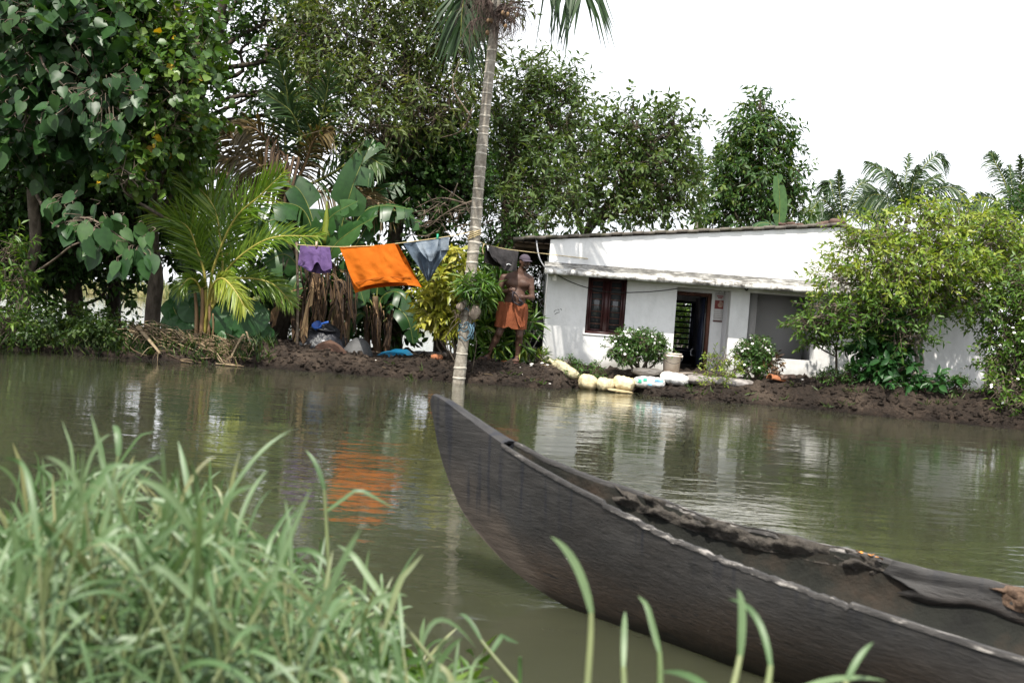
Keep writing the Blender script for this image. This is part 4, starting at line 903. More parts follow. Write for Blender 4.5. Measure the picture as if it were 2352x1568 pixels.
def taro(label, base, Y, lv, seed):
    rng = np.random.default_rng(seed); b = P(*base, Y); b[2] = gz(b[0], b[1]) - .02
    root = thing('taro_plant', label, 'taro plant', b, 'elephant-ear plants on the bank')
    for k, (u, v, s, dy) in enumerate(lv):
        p = P(u, v, Y + dy); L = s / FPX * Y
        d = nrm(A(rng.normal() * .35, -.35, -.8 + .25 * rng.normal())); n_ = nrm(A(rng.normal() * .35, -1, .7 + rng.normal() * .2))
        top = p - d * L * .35
        a = Acc(); y = nrm(np.cross(n_, d)); z = np.cross(d, y)
        th = np.linspace(-math.pi, math.pi, 25)[:-1]
        rr = np.array([1, .97, .9, .8, .72, .66, .6, .56, .54, .54, .56, .52, .22]); full = np.concatenate([rr, rr[1:-1][::-1]])
        an = np.linspace(0, 2 * math.pi, 25)[:-1]
        rows = []
        for f in (0.02, .4, .75, 1.0):
            X = (np.cos(an) * full * L * .75)[:, None] * d * f + (np.sin(an) * full * L * .95)[:, None] * y * f
            rows.append(top + X + z * ((-.10 * L * f * np.abs(np.sin(an)) ** 2 + .03 * L * np.sin(an * 7) * f) - .12 * L * f * f * np.cos(an))[:, None])
        a.grid(np.array(rows), np.clip(.4 + .3 * rng.normal(), 0, 1), closed=True)
        o = a.obj('leaf', M['leaf_taro'], root, smooth=True)
        Acc().tube(spline([b + A(rng.normal() * .05, 0, 0), (b + top) / 2 + A((top[0] - b[0]) * .1, .05, .05), top], 10), np.linspace(.016, .008, 10), 6).obj('stalk', M['green_stem'], o, smooth=True)
taro('elephant-ear plant with glossy leaves right of the young coconut', (535, 790), 15.55, [(520, 745, 70, -.1), (572, 742, 75, -.1), (600, 768, 62, 0), (522, 788, 52, -.2), (545, 716, 60, .2), (592, 735, 50, .1), (497, 720, 46, .2), (560, 780, 48, -.1), (500, 768, 44, 0)], 61)
taro('dark elephant-ear plant left of the young coconut', (418, 770), 15.8, [(430, 695, 58, 0), (405, 690, 50, .1), (440, 720, 50, -.1), (398, 720, 46, .1), (420, 745, 44, -.1), (385, 745, 40, 0), (445, 752, 40, 0)], 62)

# shrubs in the middle
def shrub(name, label, cat, base, Y, blobs, n_tw, nl, L, W, lm, seed, tpl='lance', stems=5, flowers=0, group=None, bark='bark', fmat=None, r=.018, **kw):
    rng = np.random.default_rng(seed); b = P(*base, Y); b[2] = gz(b[0], b[1]) - .03
    root = thing(name, label, cat, b, group)
    st = Acc()
    for k in range(stems):
        bl = blobs[k % len(blobs)]; c, rr = blob3(bl)
        limbs(st, rng, b + A(rng.normal() * .04, rng.normal() * .03, 0), [c + rdir(rng, 1)[0] * rr * .4], r, .007, 9, seg=6)
        limbs(st, rng, b * .4 + c * .6, [c + rdir(rng, 1)[0] * rr * .8 for _ in range(3)], r * .5, .005, 7, seg=5)
    st.obj('stem', M[bark], root, smooth=True)
    leaf, wd, base_ = crown(rng, blobs, n_tw, nl, L, W, tpl, **kw)
    wd.obj('twigs', M['twig'], root, kind='stuff'); leaf.obj('foliage', M[lm], root, kind='stuff')
    if flowers:
        fl = Acc(); cs = [blob3(x) for x in blobs]
        for k in range(flowers):
            c, rr = cs[rng.integers(len(cs))]; d = rdir(rng, 1)[0]; d[2] = abs(d[2]) * .9 + .1; d[1] = -abs(d[1]); d = nrm(d); p = c + d * rr * 1.12
            nn = nrm(d + A(0, -.3, .5)); x = nrm(np.cross(nn, A(.3, .2, .9))); y = np.cross(nn, x)
            an = np.arange(5) * 1.2566 + rng.random() * 6
            ds = x * np.cos(an)[:, None] + y * np.sin(an)[:, None] + nn * .25
            put_leaves(fl, np.repeat(p[None], 5, 0), ds, np.repeat(nn[None], 5, 0), .026, .02, 'lance', np.full(5, .5))
        fl.obj('flowers', fmat or M['petal'], root, kind='stuff')
    return root
M['petal'] = rough_mat('white_petal', (.72, .72, .68), (.82, .82, .78), 9, .6, 0)
shrub('croton_bush', 'bright yellow croton bush left of the tall palm trunk', 'bush', (1040, 830), 15.6,
      [(1036, 612, 32, 26, 15.7), (1012, 650, 42, 30, 15.6), (1000, 702, 42, 26, 15.45), (1052, 680, 40, 40, 15.55), (1004, 738, 30, 24, 15.45), (1060, 640, 34, 30, 15.7), (985, 680, 20, 22, 15.5), (1030, 735, 30, 24, 15.5)],
      175, 10, .165, .062, 'leaf_croton', 71, droop=.55, twig=.18, flat=.5, shell=.35, stems=8)
shrub('dracaena_bush', 'green strap-leaved bush behind the standing man', 'bush', (1140, 835), 16.3,
      [(1120, 650, 42, 40, 16.5), (1150, 700, 50, 50, 16.4), (1110, 760, 40, 40, 16.2), (1165, 790, 45, 26, 16.2), (1140, 605, 36, 24, 16.6), (1105, 700, 34, 40, 16.2), (1130, 800, 50, 20, 16.1), (1210, 760, 20, 30, 16.4)],
      170, 12, .30, .045, 'leaf_dracaena', 72, droop=.6, twig=.2, flat=.4, shell=.2, stems=8)
shrub('orchid_clump', 'tuft of narrow green leaves growing on the tall palm trunk', 'plant', (1085, 700), 15.0,
      [(1092, 655, 30, 18, 14.75), (1080, 690, 24, 20, 14.7), (1105, 672, 24, 16, 14.8)], 36, 11, .22, .03, 'leaf_dracaena', 73, droop=.4, twig=.12, stems=2, r=.008)
shrub('dark_shrub', 'dark shrub in the gap between the standing man and the house', 'bush', (1225, 835), 17.8,
      [(1222, 640, 34, 60, 18.4), (1228, 730, 30, 60, 17.9), (1180, 600, 70, 60, 18.8), (1150, 560, 60, 40, 18.8), (1235, 790, 20, 30, 17.4), (1180, 690, 60, 80, 18.6)], 420, 9, .12, .045, 'leaf_dark', 74, stems=7)
shrub('understorey', 'dark undergrowth of broad leaves behind the banana stems', 'bush', (760, 790), 17.9,
      [(640, 690, 50, 50, 18), (700, 660, 60, 60, 18), (780, 680, 60, 60, 18), (850, 690, 50, 60, 17.9), (920, 680, 50, 60, 17.9), (980, 640, 50, 60, 18), (620, 640, 40, 30, 18.1), (740, 740, 60, 40, 17.8), (900, 760, 50, 30, 17.8), (880, 600, 60, 40, 18.1), (1010, 580, 40, 40, 18.1)], 620, 8, .15, .075, 'leaf_dark', 741, 'oval', stems=9)
shrub('garden_bush', 'sunlit garden bush seen through the back window of the house', 'bush', (1580, 800), 24.5,
      [(1560, 720, 40, 50, 24.6), (1600, 740, 40, 45, 24.4), (1580, 690, 50, 40, 25), (1540, 760, 30, 40, 24.5), (1620, 700, 30, 50, 25)], 260, 9, .2, .06, 'leaf_shrub', 75, stems=5)
shrub('flowering_bush', 'wide rounded bush dotted with white flowers under the maroon window', 'bush', (1470, 858), 15.95,
      [(1465, 790, 52, 30, 15.9), (1425, 800, 30, 24, 15.9), (1512, 806, 28, 20, 15.9), (1450, 776, 34, 20, 15.95), (1490, 788, 36, 22, 15.8), (1440, 815, 34, 16, 15.8)], 640, 9, .052, .02, 'leaf_bush', 76, flowers=55, stems=12, twig=.10, shell=.5, group='round flowering bushes')
shrub('flowering_bush', 'small two-lobed bush with white flowers right of the doorway', 'bush', (1735, 868), 15.75,
      [(1735, 802, 34, 24, 15.7), (1712, 812, 20, 16, 15.7), (1758, 812, 18, 18, 15.7), (1728, 846, 30, 18, 15.65), (1752, 838, 18, 14, 15.7)], 380, 9, .052, .02, 'leaf_bush', 77, flowers=32, stems=6, twig=.10, shell=.5, group='round flowering bushes')
shrub('sapling', 'sparse yellowish sapling in front of the recess wall beside the doorway', 'plant', (1650, 880), 15.5,
      [(1640, 825, 24, 18, 15.5), (1672, 822, 22, 16, 15.5), (1650, 860, 36, 16, 15.4), (1690, 850, 14, 14, 15.5), (1640, 885, 30, 12, 15.35)], 95, 7, .055, .022, 'leaf_lime', 78, stems=6, twig=.12, r=.006)
for i, (u, v, Y, rx, rz, lab) in enumerate(((1300, 842, 15.7, 14, 14, 'thin weed beside the topmost yellow sandbag'), (1366, 862, 15.7, 10, 22, 'tall thin weed between the first two yellow sandbags'), (1328, 852, 15.75, 10, 14, 'small weed left of the short yellow sandbags'), (1905, 872, 15.2, 26, 14, 'low green weed on the mud under the alcove'), (1955, 870, 15.1, 16, 22, 'weed with a yellow flower at the foot of the thin sapling'), (2190, 900, 14.7, 40, 22, 'leafy creeper on the mud right of the crooked trunk'))):
    shrub('weed', lab, 'weed', (u, v + rz * .6, ), Y, [(u, v - rz * .4, rx, rz, Y)], 26 if i < 3 else 60, 6, .07, .018, 'leaf_bush', 80 + i, stems=2, twig=.10, r=.005)

# right side
tree('lime_leaved_tree', 'spreading small tree with yellow-green leaves in front of the right half of the house', 'tree',
     [(2078, 935, 14.75), (2092, 890, 14.8), (2112, 840, 14.9), (2108, 790, 15), (2126, 740, 15.1), (2130, 660, 15.2), (2120, 590, 15.2)], (.075, .065, .06, .05, .03),
     [(1990, 590, 80, 55, 15.2), (2090, 535, 120, 45, 15.3), (2215, 560, 105, 55, 15.3), (2130, 610, 130, 55, 15.0), (2285, 600, 65, 60, 15.2), (1930, 640, 45, 36, 15.1), (2050, 650, 90, 40, 14.9), (2200, 640, 90, 45, 14.9), (2120, 495, 50, 25, 15.4), (2190, 500, 60, 28, 15.4), (1960, 545, 40, 30, 15.3), (2300, 520, 50, 40, 15.4)],
     840, 9, .105, .040, 'leaf_lime', 91, droop=.45, twig=.3, n_limb=4, bark='bark_pale', shell=.3)
tree('gardenia_tree', 'dark green lower branches of the small tree reaching left across the grey alcove', 'tree',
     [(2058, 938, 14.9), (2056, 880, 14.95), (2040, 810, 15.05), (2030, 740, 15.1), (2000, 690, 15.1)], (.045, .04, .035, .02),
     [(1900, 705, 50, 24, 15), (1960, 735, 60, 34, 15), (2040, 715, 70, 40, 14.9), (2130, 700, 50, 35, 14.9), (1860, 735, 30, 16, 14.9), (2240, 690, 60, 45, 14.9), (2080, 770, 50, 26, 14.8), (1840, 752, 16, 8, 14.9), (1990, 690, 60, 30, 15.1)],
     330, 9, .10, .036, 'leaf_shrub', 92, droop=.45, twig=.28, n_limb=3)
tree('thin_tree', 'thin dark-stemmed sapling left of the crooked trunk against the white wall', 'tree',
     [(1922, 872, 15.3), (1921, 830, 15.3), (1923, 785, 15.3), (1942, 742, 15.25)], (.022, .02, .016, .01),
     [(1885, 772, 36, 14, 15.3), (1870, 750, 30, 16, 15.3), (1905, 745, 34, 16, 15.2), (1860, 785, 22, 9, 15.3), (1930, 725, 30, 18, 15.2)], 75, 7, .085, .034, 'leaf_shrub', 93, droop=.4, twig=.22, bark='bark_dark', n_limb=3, limb_r=.012)
shrub('broadleaf_bush', 'dark broad-leaved bush at the foot of the crooked trunk', 'bush', (2020, 895), 15.1,
      [(2005, 785, 36, 46, 15.2), (2050, 845, 44, 32, 14.95), (1990, 845, 36, 28, 15.1), (2070, 790, 36, 40, 15.1), (2030, 745, 40, 30, 15.2), (2065, 890, 24, 20, 14.7), (2140, 880, 30, 22, 14.7)], 170, 8, .15, .07, 'leaf_taro', 94, 'oval', droop=.6, stems=8, twig=.2)
shrub('edge_shrub', 'large bright green shrub filling the right edge down to the water', 'bush', (2320, 960), 13.95,
      [(2310, 720, 60, 60, 14.7), (2335, 810, 55, 60, 14.4), (2300, 830, 34, 46, 14.5), (2320, 900, 50, 36, 14.1), (2345, 650, 45, 45, 14.7), (2400, 760, 70, 120, 14.4), (2345, 930, 40, 18, 13.9)], 780, 9, .085, .034, 'leaf_shrub', 95, flowers=26, stems=10, twig=.25, shell=.25)

# left bank ground cover
def undergrowth():
    rng = np.random.default_rng(101)
    leaf, wd, _ = crown(rng, [(120, 752, 150, 30, 15.35), (20, 760, 90, 34, 15.2), (225, 755, 60, 26, 15.35), (-80, 740, 90, 50, 15.2), (150, 728, 120, 22, 15.8), (300, 760, 30, 16, 15.4)], 620, 8, .07, .035, 'oval', twig=.18)
    N = 2600; x = np.concatenate([rng.uniform(-9, -5.4, N - 700), rng.uniform(-5.6, -3.6, 700)]); y = np.interp(x, EX, EY) + rng.uniform(-.05, .6, N)
    z = ground_z(x, y) - .02; L = rng.uniform(.08, .26, N); d = np.stack([rng.normal(size=N) * .5, -.35 + rng.normal(size=N) * .5, .8 + rng.random(N) * .3], -1)
    keep = z > -.04
    put_leaves(leaf, np.stack([x, y, z], -1)[keep], d[keep], nrm(np.stack([rng.normal(size=N) * .5, np.full(N, -1.), np.full(N, .6)], -1))[keep], L[keep], .018, 'lance', rng.random(N)[keep])
    tag(leaf.obj('undergrowth', M['grass_bank'], kind='stuff'), 'low green creepers and grass covering the left bank above the water', 'undergrowth')
    a = Acc(); tufts = rng.uniform(340, 600, 26)
    for u in tufts:
        q = G(u, 792 + (u - 340) * .075 + rng.uniform(0, 22), .1); n = rng.integers(5, 11)
        d = np.stack([rng.normal(size=n) * .7, -.4 + rng.normal(size=n) * .4, np.full(n, .7)], -1); p = np.repeat(q[None], n, 0); p[:, 2] = gz(q[0], q[1]) - .01
        put_leaves(a, p, d, np.repeat(A(0, -1, .6)[None], n, 0) + .4 * rng.normal(size=(n, 3)), rng.uniform(.1, .28, n), .014, 'lance', .4 + .5 * rng.random(n))
    for x in np.concatenate([rng.uniform(-2.2, .6, 9), rng.uniform(2.6, 7.6, 22)]):
        y = np.interp(x, EX, EY) + rng.uniform(.0, .45); n = rng.integers(4, 10); p = np.repeat(A(x, y, gz(x, y) - .01)[None], n, 0) + rng.normal(size=(n, 3)) * A(.04, .03, 0)
        d = np.stack([rng.normal(size=n) * .7, -.4 + rng.normal(size=n) * .4, np.full(n, .6)], -1)
        put_leaves(a, p, d, np.repeat(A(0, -1, .6)[None], n, 0) + .4 * rng.normal(size=(n, 3)), rng.uniform(.05, .16, n), .015, 'lance', .4 + .5 * rng.random(n))
    tag(a.obj('grass_tufts', M['grass_bank'], kind='stuff'), 'small grass tufts dotted along the muddy waterline', 'grass')
undergrowth()
shrub('yellowing_fern', 'yellow-green leafy branch hanging in at the left edge above the bank', 'plant', (-20, 800), 14.9,
      [(15, 590, 30, 50, 13.9), (-10, 700, 40, 60, 13.8), (12, 745, 28, 24, 13.8), (40, 640, 20, 30, 14.0)], 95, 9, .12, .035, 'leaf_shrub', 103, droop=.6, twig=.3, stems=5)
def brush():
    rng = np.random.default_rng(111); a = Acc()
    for k in range(520):
        u = rng.uniform(285, 560); t = (u - 285) / 275; v = 752 + t * 34 + rng.uniform(0, 40); Y = 15.35 + rng.normal() * .14 - (v - 760) * .004
        c = P(u, v, Y); g_ = gz(c[0], c[1]); c[2] = g_ + .02 + .16 * rng.random() * (1 - .6 * t)
        an = rng.normal() * .5 + (0 if rng.random() < .6 else .9); L = rng.uniform(.12, .5)
        d = A(math.cos(an), rng.normal() * .3, math.sin(an) * .35 - .15)
        p = spline([c - d * L / 2, c + rng.normal(size=3) * .03, c + d * L / 2 + A(0, -.05, -.07 * rng.random())], 5)
        p[:, 2] = np.maximum(p[:, 2], .02)
        a.tube(p, np.linspace(.007, .003, 5) * rng.uniform(.6, 1.5), 4, rng.random(), cap=False)
    tag(a.obj('brushwood', M['straw'], kind='stuff'), 'heap of dry straw-coloured twigs and palm leaflets on the left bank', 'brushwood')
    for k, (pts, r, lab) in enumerate((([(318, 752, 15.2), (335, 772, 15.0), (352, 792, 14.9), (368, 812, 14.85)], .05, 'pale dead frond stalk sloping into the water from the brush heap'),
                                      ([(560, 768, 15.35), (552, 778, 15.2), (540, 800, 15.0), (530, 822, 14.9)], .022, 'thin dead stalk leaning over the mud right of the brush heap'),
                                      ([(566, 762, 15.3), (574, 785, 15.15), (584, 806, 15.05)], .018, 'dry leaf stub hanging under the elephant-ear plant'))):
        p = spline(PR(pts), 12); root = thing('dead_stalk', lab, 'stalk', p[-1], 'dead palm stalks on the left bank')
        Acc().tube(p, np.linspace(r, r * .5, 12), 8, .8, flat=.5).obj('stalk', M['straw'], root, smooth=True)
        fb = Acc()
        for j in range(8):
            q = p[rng.integers(2, 11)]; e = q + A(rng.normal() * .15, -.1, -.12 - .1 * rng.random()); fb.tube(spline([q, (q + e) / 2 + A(0, 0, .05), e], 5), .004, 4, rng.random())
        fb.obj('fibre', M['straw'], root)
brush()
def pole(label, u0, v0, u1, v1, Y, r, m, group='posts standing in the bank'):
    q = P(u0, v0, Y); t = P(u1, v1, Y); a = Acc(); a.tube(spline([q - A(0, 0, .3), (q + t) / 2 + A(.01, 0, 0), t], 12), np.linspace(r * 1.1, r * .85, 12), 8)
    return tag(a.obj('post', m, smooth=True), label, 'post', group)
pole('slender grey post in the lagoon right of the elephant-ear plant', 597, 815, 601, 668, 17.6, .035, M['bark'])
pole('thin wooden pole holding the left end of the clothesline', 684, 800, 681, 556, 15.7, .022, M['twig'])
# ------------------------------------------------------------------ areca palm
def areca():
    c = [(1052, 892, 14.8), (1061, 810, 14.8), (1070, 740, 14.8), (1080, 645, 14.8), (1090, 545, 14.8), (1099, 430, 14.8), (1110, 305, 14.8), (1122, 185, 14.8), (1136, 60, 14.8), (1143, -45, 14.8)]
    m, nt, b, o = mat('areca_bark')
    v = coords(nt); n = noise(nt, coords(nt, (1, 1, .6)), 9, 8, .65); n2 = noise(nt, v, 26, 5, .6)
    col = ramp(nt, n, [(.3, (.16, .135, .105)), (.5, (.27, .24, .20)), (.66, (.42, .39, .33)), (.8, (.16, .15, .10))])
    col = mixc(nt, .6, col, ramp(nt, n2, [(.35, (.6, .58, .55)), (.6, (1.1, 1.1, 1.08))]), 'MULTIPLY')
    nt.links.new(col, b.inputs['Base Color']); b.inputs['Roughness'].default_value = .9; bump(nt, b, n2, .008)
    ringm = rough_mat('areca_ring', (.30, .27, .22), (.54, .50, .43), 18, .9, .004)
    sp = spline(PR(c), 90); t = np.linspace(0, 1, 90); rad = np.interp(t, [0, .12, .5, .85, 1], [.094, .084, .084, .074, .066])
    root = thing('areca_palm', 'tall slender ringed palm leaning over the bank between the washing', 'palm', sp[0])
    rad2 = rad * (1 + .05 * vnoise(np.stack([t * 40, t * 0, t * 0], -1), 2))
    Acc().tube(sp, rad2, 18).obj('trunk', m, root, smooth=True)
    rng = np.random.default_rng(12)
    vs_ = [868, 846, 812] + list(np.arange(648, 110, -24.0) + rng.normal(size=23) * 3)
    tv = np.interp(vs_, [-45, 60, 185, 305, 430, 545, 645, 740, 810, 892], np.array([9, 8, 7, 6, 5, 4, 3, 2, 1, 0]) / 9.)
    for k, tt in enumerate(tv):
        q = np.stack([np.interp(tt, t, sp[:, i]) for i in range(3)]); r = np.interp(tt, t, rad2); ax = nrm(sp[min(89, int(tt * 89) + 2)] - sp[max(0, int(tt * 89) - 2)])
        ax = nrm(ax + rng.normal(size=3) * .07); x = nrm(np.cross(ax, A(0, 1, 0))); y = np.cross(ax, x)
        an = np.linspace(0, 2 * math.pi, 20, endpoint=False); ca, sa = np.cos(an)[:, None], np.sin(an)[:, None]; h = .014 + .012 * rng.random()
        wob = (.006 * vnoise(np.stack([np.cos(an) * 1.5 + k, np.sin(an) * 1.5, an * 0], -1), 3))[:, None] * ax
        rows = [q + (x * ca + y * sa) * (r + e) + ax * z + wob for e, z in ((-.004, -h), (.006, -h * .5), (.008, h * .4), (-.004, h))]
        Acc().grid(np.array(rows), closed=True).obj('ring', ringm, root, smooth=True)
    top = (1142, -42, 14.8)
    fr = [([(1190, -140, 14.7), (1262, -150, 14.6), (1315, -90, 14.5), (1340, -10, 14.4)], .8, 1.15, .06), ([(1110, -110, 15.1), (1078, -60, 15.2), (1062, 20, 15.2), (1058, 90, 15.2)], .6, 1.1, .05), ([(1120, -90, 15.3), (1100, -20, 15.5), (1092, 60, 15.6)], .5, 1.1, .05), ([(1180, -110, 15.2), (1225, -110, 15.5), (1246, -50, 15.7)], .4, 1.0, .05),
          ([(1150, -200, 14.8), (1200, -330, 14.8), (1300, -380, 14.8)], .6, .6, .05), ([(1100, -180, 15), (1010, -260, 15.1), (920, -240, 15.1)], .6, .6, .05), ([(1160, -150, 14.2), (1240, -220, 13.6), (1330, -180, 13.2)], .55, .7, .05), ([(1110, -150, 14.0), (1050, -230, 13.4), (1000, -180, 12.9)], .55, .7, .05)]
    for i, (f, L, hang, w) in enumerate(fr):
        frond('frond', [top] + f, root, M['leaf_palm'], M['green_stem'], L, w, 34, hang, (.1, -1, .4), 1200 + i, .03, .22, (.0, .55), ang=(1.1, .6))
    Acc().tube(spline(PR([(1142, -28, 14.8), (1143, -60, 14.8), (1145, -100, 14.8), (1148, -170, 14.8)]), 12), [.09, .1, .11, .11, .11, .1, .1, .09, .08, .06, .04, .02], 12).obj('crown_shaft', M['green_stem'], root, smooth=True)
    for k in range(11):
        s = P(1136 + rng.normal() * 4, -5 + 62 * rng.random(), 14.75); side = -1 if k % 2 else 1
        e = s + A(side * (.15 + .35 * rng.random()), -.1 + rng.normal() * .15, .12 + rng.normal() * .12); a = Acc()
        pth = spline([s, (s + e) / 2 + A(0, 0, .06), e], 10); a.tube(pth, np.linspace(.018, .007, 10), 6, .5)
        for j in range(32):
            q = pth[rng.integers(2, 10)]; L = .12 + .45 * rng.random()
            a.tube(spline([q, q + A(rng.normal() * .06, rng.normal() * .05, -L * .4), q + A(rng.normal() * .10, rng.normal() * .08, -L)], 6), np.linspace(.005, .002, 6), 3, rng.random(), cap=False)
        a.obj('dead_flower_stalk', M['deadstalk'], root, smooth=True)
    for k in range(7):
        p = P(1140 + rng.normal() * 30, 30 + rng.random() * 50, 14.6); th, ph = np.meshgrid(np.linspace(.08, 3.06, 6), np.linspace(0, 6.283, 8, endpoint=False), indexing='ij')
        Acc().grid(p + np.stack([np.sin(th) * np.cos(ph), np.sin(th) * np.sin(ph), 1.3 * np.cos(th)], -1) * .03, closed=True).obj('nut', M['sheath'], root, smooth=True)
M['deadstalk'] = rough_mat('dead_stalk', (.045, .032, .028), (.17, .12, .10), 12, .9, 0)
areca()
def ellipsoid(acc, c, r, n=10, m=14, noise_amp=0, seed=0, Mx=None, rnd=.5, fr=2.0, pw=1.0):
    th, ph = np.meshgrid(np.linspace(.04, math.pi - .04, n), np.linspace(0, 2 * math.pi, m, endpoint=False), indexing='ij')
    sg = lambda x: np.sign(x) * np.abs(x) ** pw
    d = np.stack([sg(np.sin(th)) * sg(np.cos(ph)), sg(np.sin(th)) * sg(np.sin(ph)), sg(np.cos(th))], -1)
    f = 1 + (noise_amp * vnoise(d.reshape(-1, 3) * fr + seed, seed).reshape(th.shape) if noise_amp else 0)
    X = d * np.asarray(r, float) * (f[..., None] if noise_amp else 1)
    if Mx is not None: X = X @ np.asarray(Mx).T
    acc.grid(X + np.asarray(c, float), rnd, closed=True)
def husks():
    m = rough_mat('husk', (.20, .15, .11), (.46, .38, .31), 9, .9, .01, (1, 1, .3))
    for (u, v, rx, rz, lab) in ((1090, 716, .085, .115, 'beige coconut husk tied on the right side of the palm trunk'), (1058, 704, .06, .07, 'small pale husk tied on the left side of the palm trunk')):
        a = Acc(); c = P(u, v, 14.68); ellipsoid(a, c, (rx, .08, rz), 12, 16, .2, u, rotm((0, 1, 0), .25))
        tag(a.obj('coconut_husk', m, smooth=True), lab, 'husk')
    a = Acc(); rng = np.random.default_rng(3); q = P(1072, 748, 14.78)
    for k in range(5):
        an = np.linspace(0, 2 * math.pi, 26); r = .105 + .02 * rng.random(); z = rng.normal() * .06
        a.tube(q + np.stack([r * np.cos(an), r * np.sin(an), z + .05 * np.sin(an + k) + .02 * np.sin(5 * an + k)], -1), .008, 5, cap=False)
    for k in range(7):
        s = q + A(.02 + .09 * rng.random(), -.12, .02); a.tube(spline([s, s + A(.03, -.03, -.08), s + A(rng.normal() * .05, -.02, -.2)], 7), .008, 5)
    tag(a.obj('rope_bundle', rough_mat('blue_rope', (.045, .09, .12), (.10, .18, .23), 20, .8, 0)), 'faded blue rope wound round the palm trunk below the husks', 'rope')
    a = Acc()
    for k in range(40):
        an = rng.random() * 6.28; s = P(1066, 724, 14.8) + A(.11 * math.cos(an), .10 * math.sin(an), rng.normal() * .06); d = rdir(rng, 1)[0]
        a.tube(spline([s, s + d * .10 + A(0, -.03, 0), s + d * .17 - A(0, 0, .06)], 5), [.006, .005, .004, .003, .002], 4, rng.random(), cap=False)
    tag(a.obj('root_tangle', M['twig'], kind='stuff'), 'brown aerial roots matted round the palm trunk', 'roots')
husks()

# ------------------------------------------------------------------ washing on the line
def cloth(name, rows, m, parent=None, n=26, k=22, amp=.02, fold=7, seed=0, noise_a=.02):
    R = np.array([spline(PR(r), n) for r in rows]); t = np.linspace(0, 1, k)
    X = np.stack([spline(R[:, j], k) for j in range(n)], 1)
    uu, tt = np.meshgrid(np.linspace(0, 1, n), t)
    ph = vnoise(np.stack([uu * 2 + seed, tt * 1.2, uu * 0], -1).reshape(-1, 3), seed).reshape(uu.shape)
    dy = amp * np.sin(uu * fold * 6.283 + 2.5 * ph + tt * 1.5) * tt ** .6 + noise_a * fbm(np.stack([uu * 5, tt * 4, uu * 0 + seed], -1).reshape(-1, 3), 3, seed).reshape(uu.shape)
    X = X + dy[..., None] * A(.15, 1, .1)
    a = Acc(); a.grid(X); a.grid((X + A(0, .006, 0))[:, ::-1]); return a
def cloth_mat(name, c0, c1, scale=7, trans=.25, tcol=None, stretch=(1, 1, 1), bumps=.006):
    m, nt, b, o = mat(name); v = coords(nt, stretch); n = noise(nt, v, scale, 6, .6)
    c = ramp(nt, n, [(.3, c0), (.7, c1)]); nt.links.new(c, b.inputs['Base Color']); b.inputs['Roughness'].default_value = .85; b.inputs['Specular IOR Level'].default_value = .2
    bump(nt, b, mth(nt, 'ADD', noise(nt, coords(nt), 60, 3), mth(nt, 'MULTIPLY', noise(nt, coords(nt), 8, 4), 2.0)), bumps)
    t = nt.nodes.new('ShaderNodeBsdfTranslucent'); nt.links.new(c, t.inputs['Color']); mx = nt.nodes.new('ShaderNodeMixShader'); mx.inputs[0].default_value = trans
    nt.links.new(b.outputs[0], mx.inputs[1]); nt.links.new(t.outputs[0], mx.inputs[2]); nt.links.new(mx.outputs[0], o.inputs['Surface']); return m
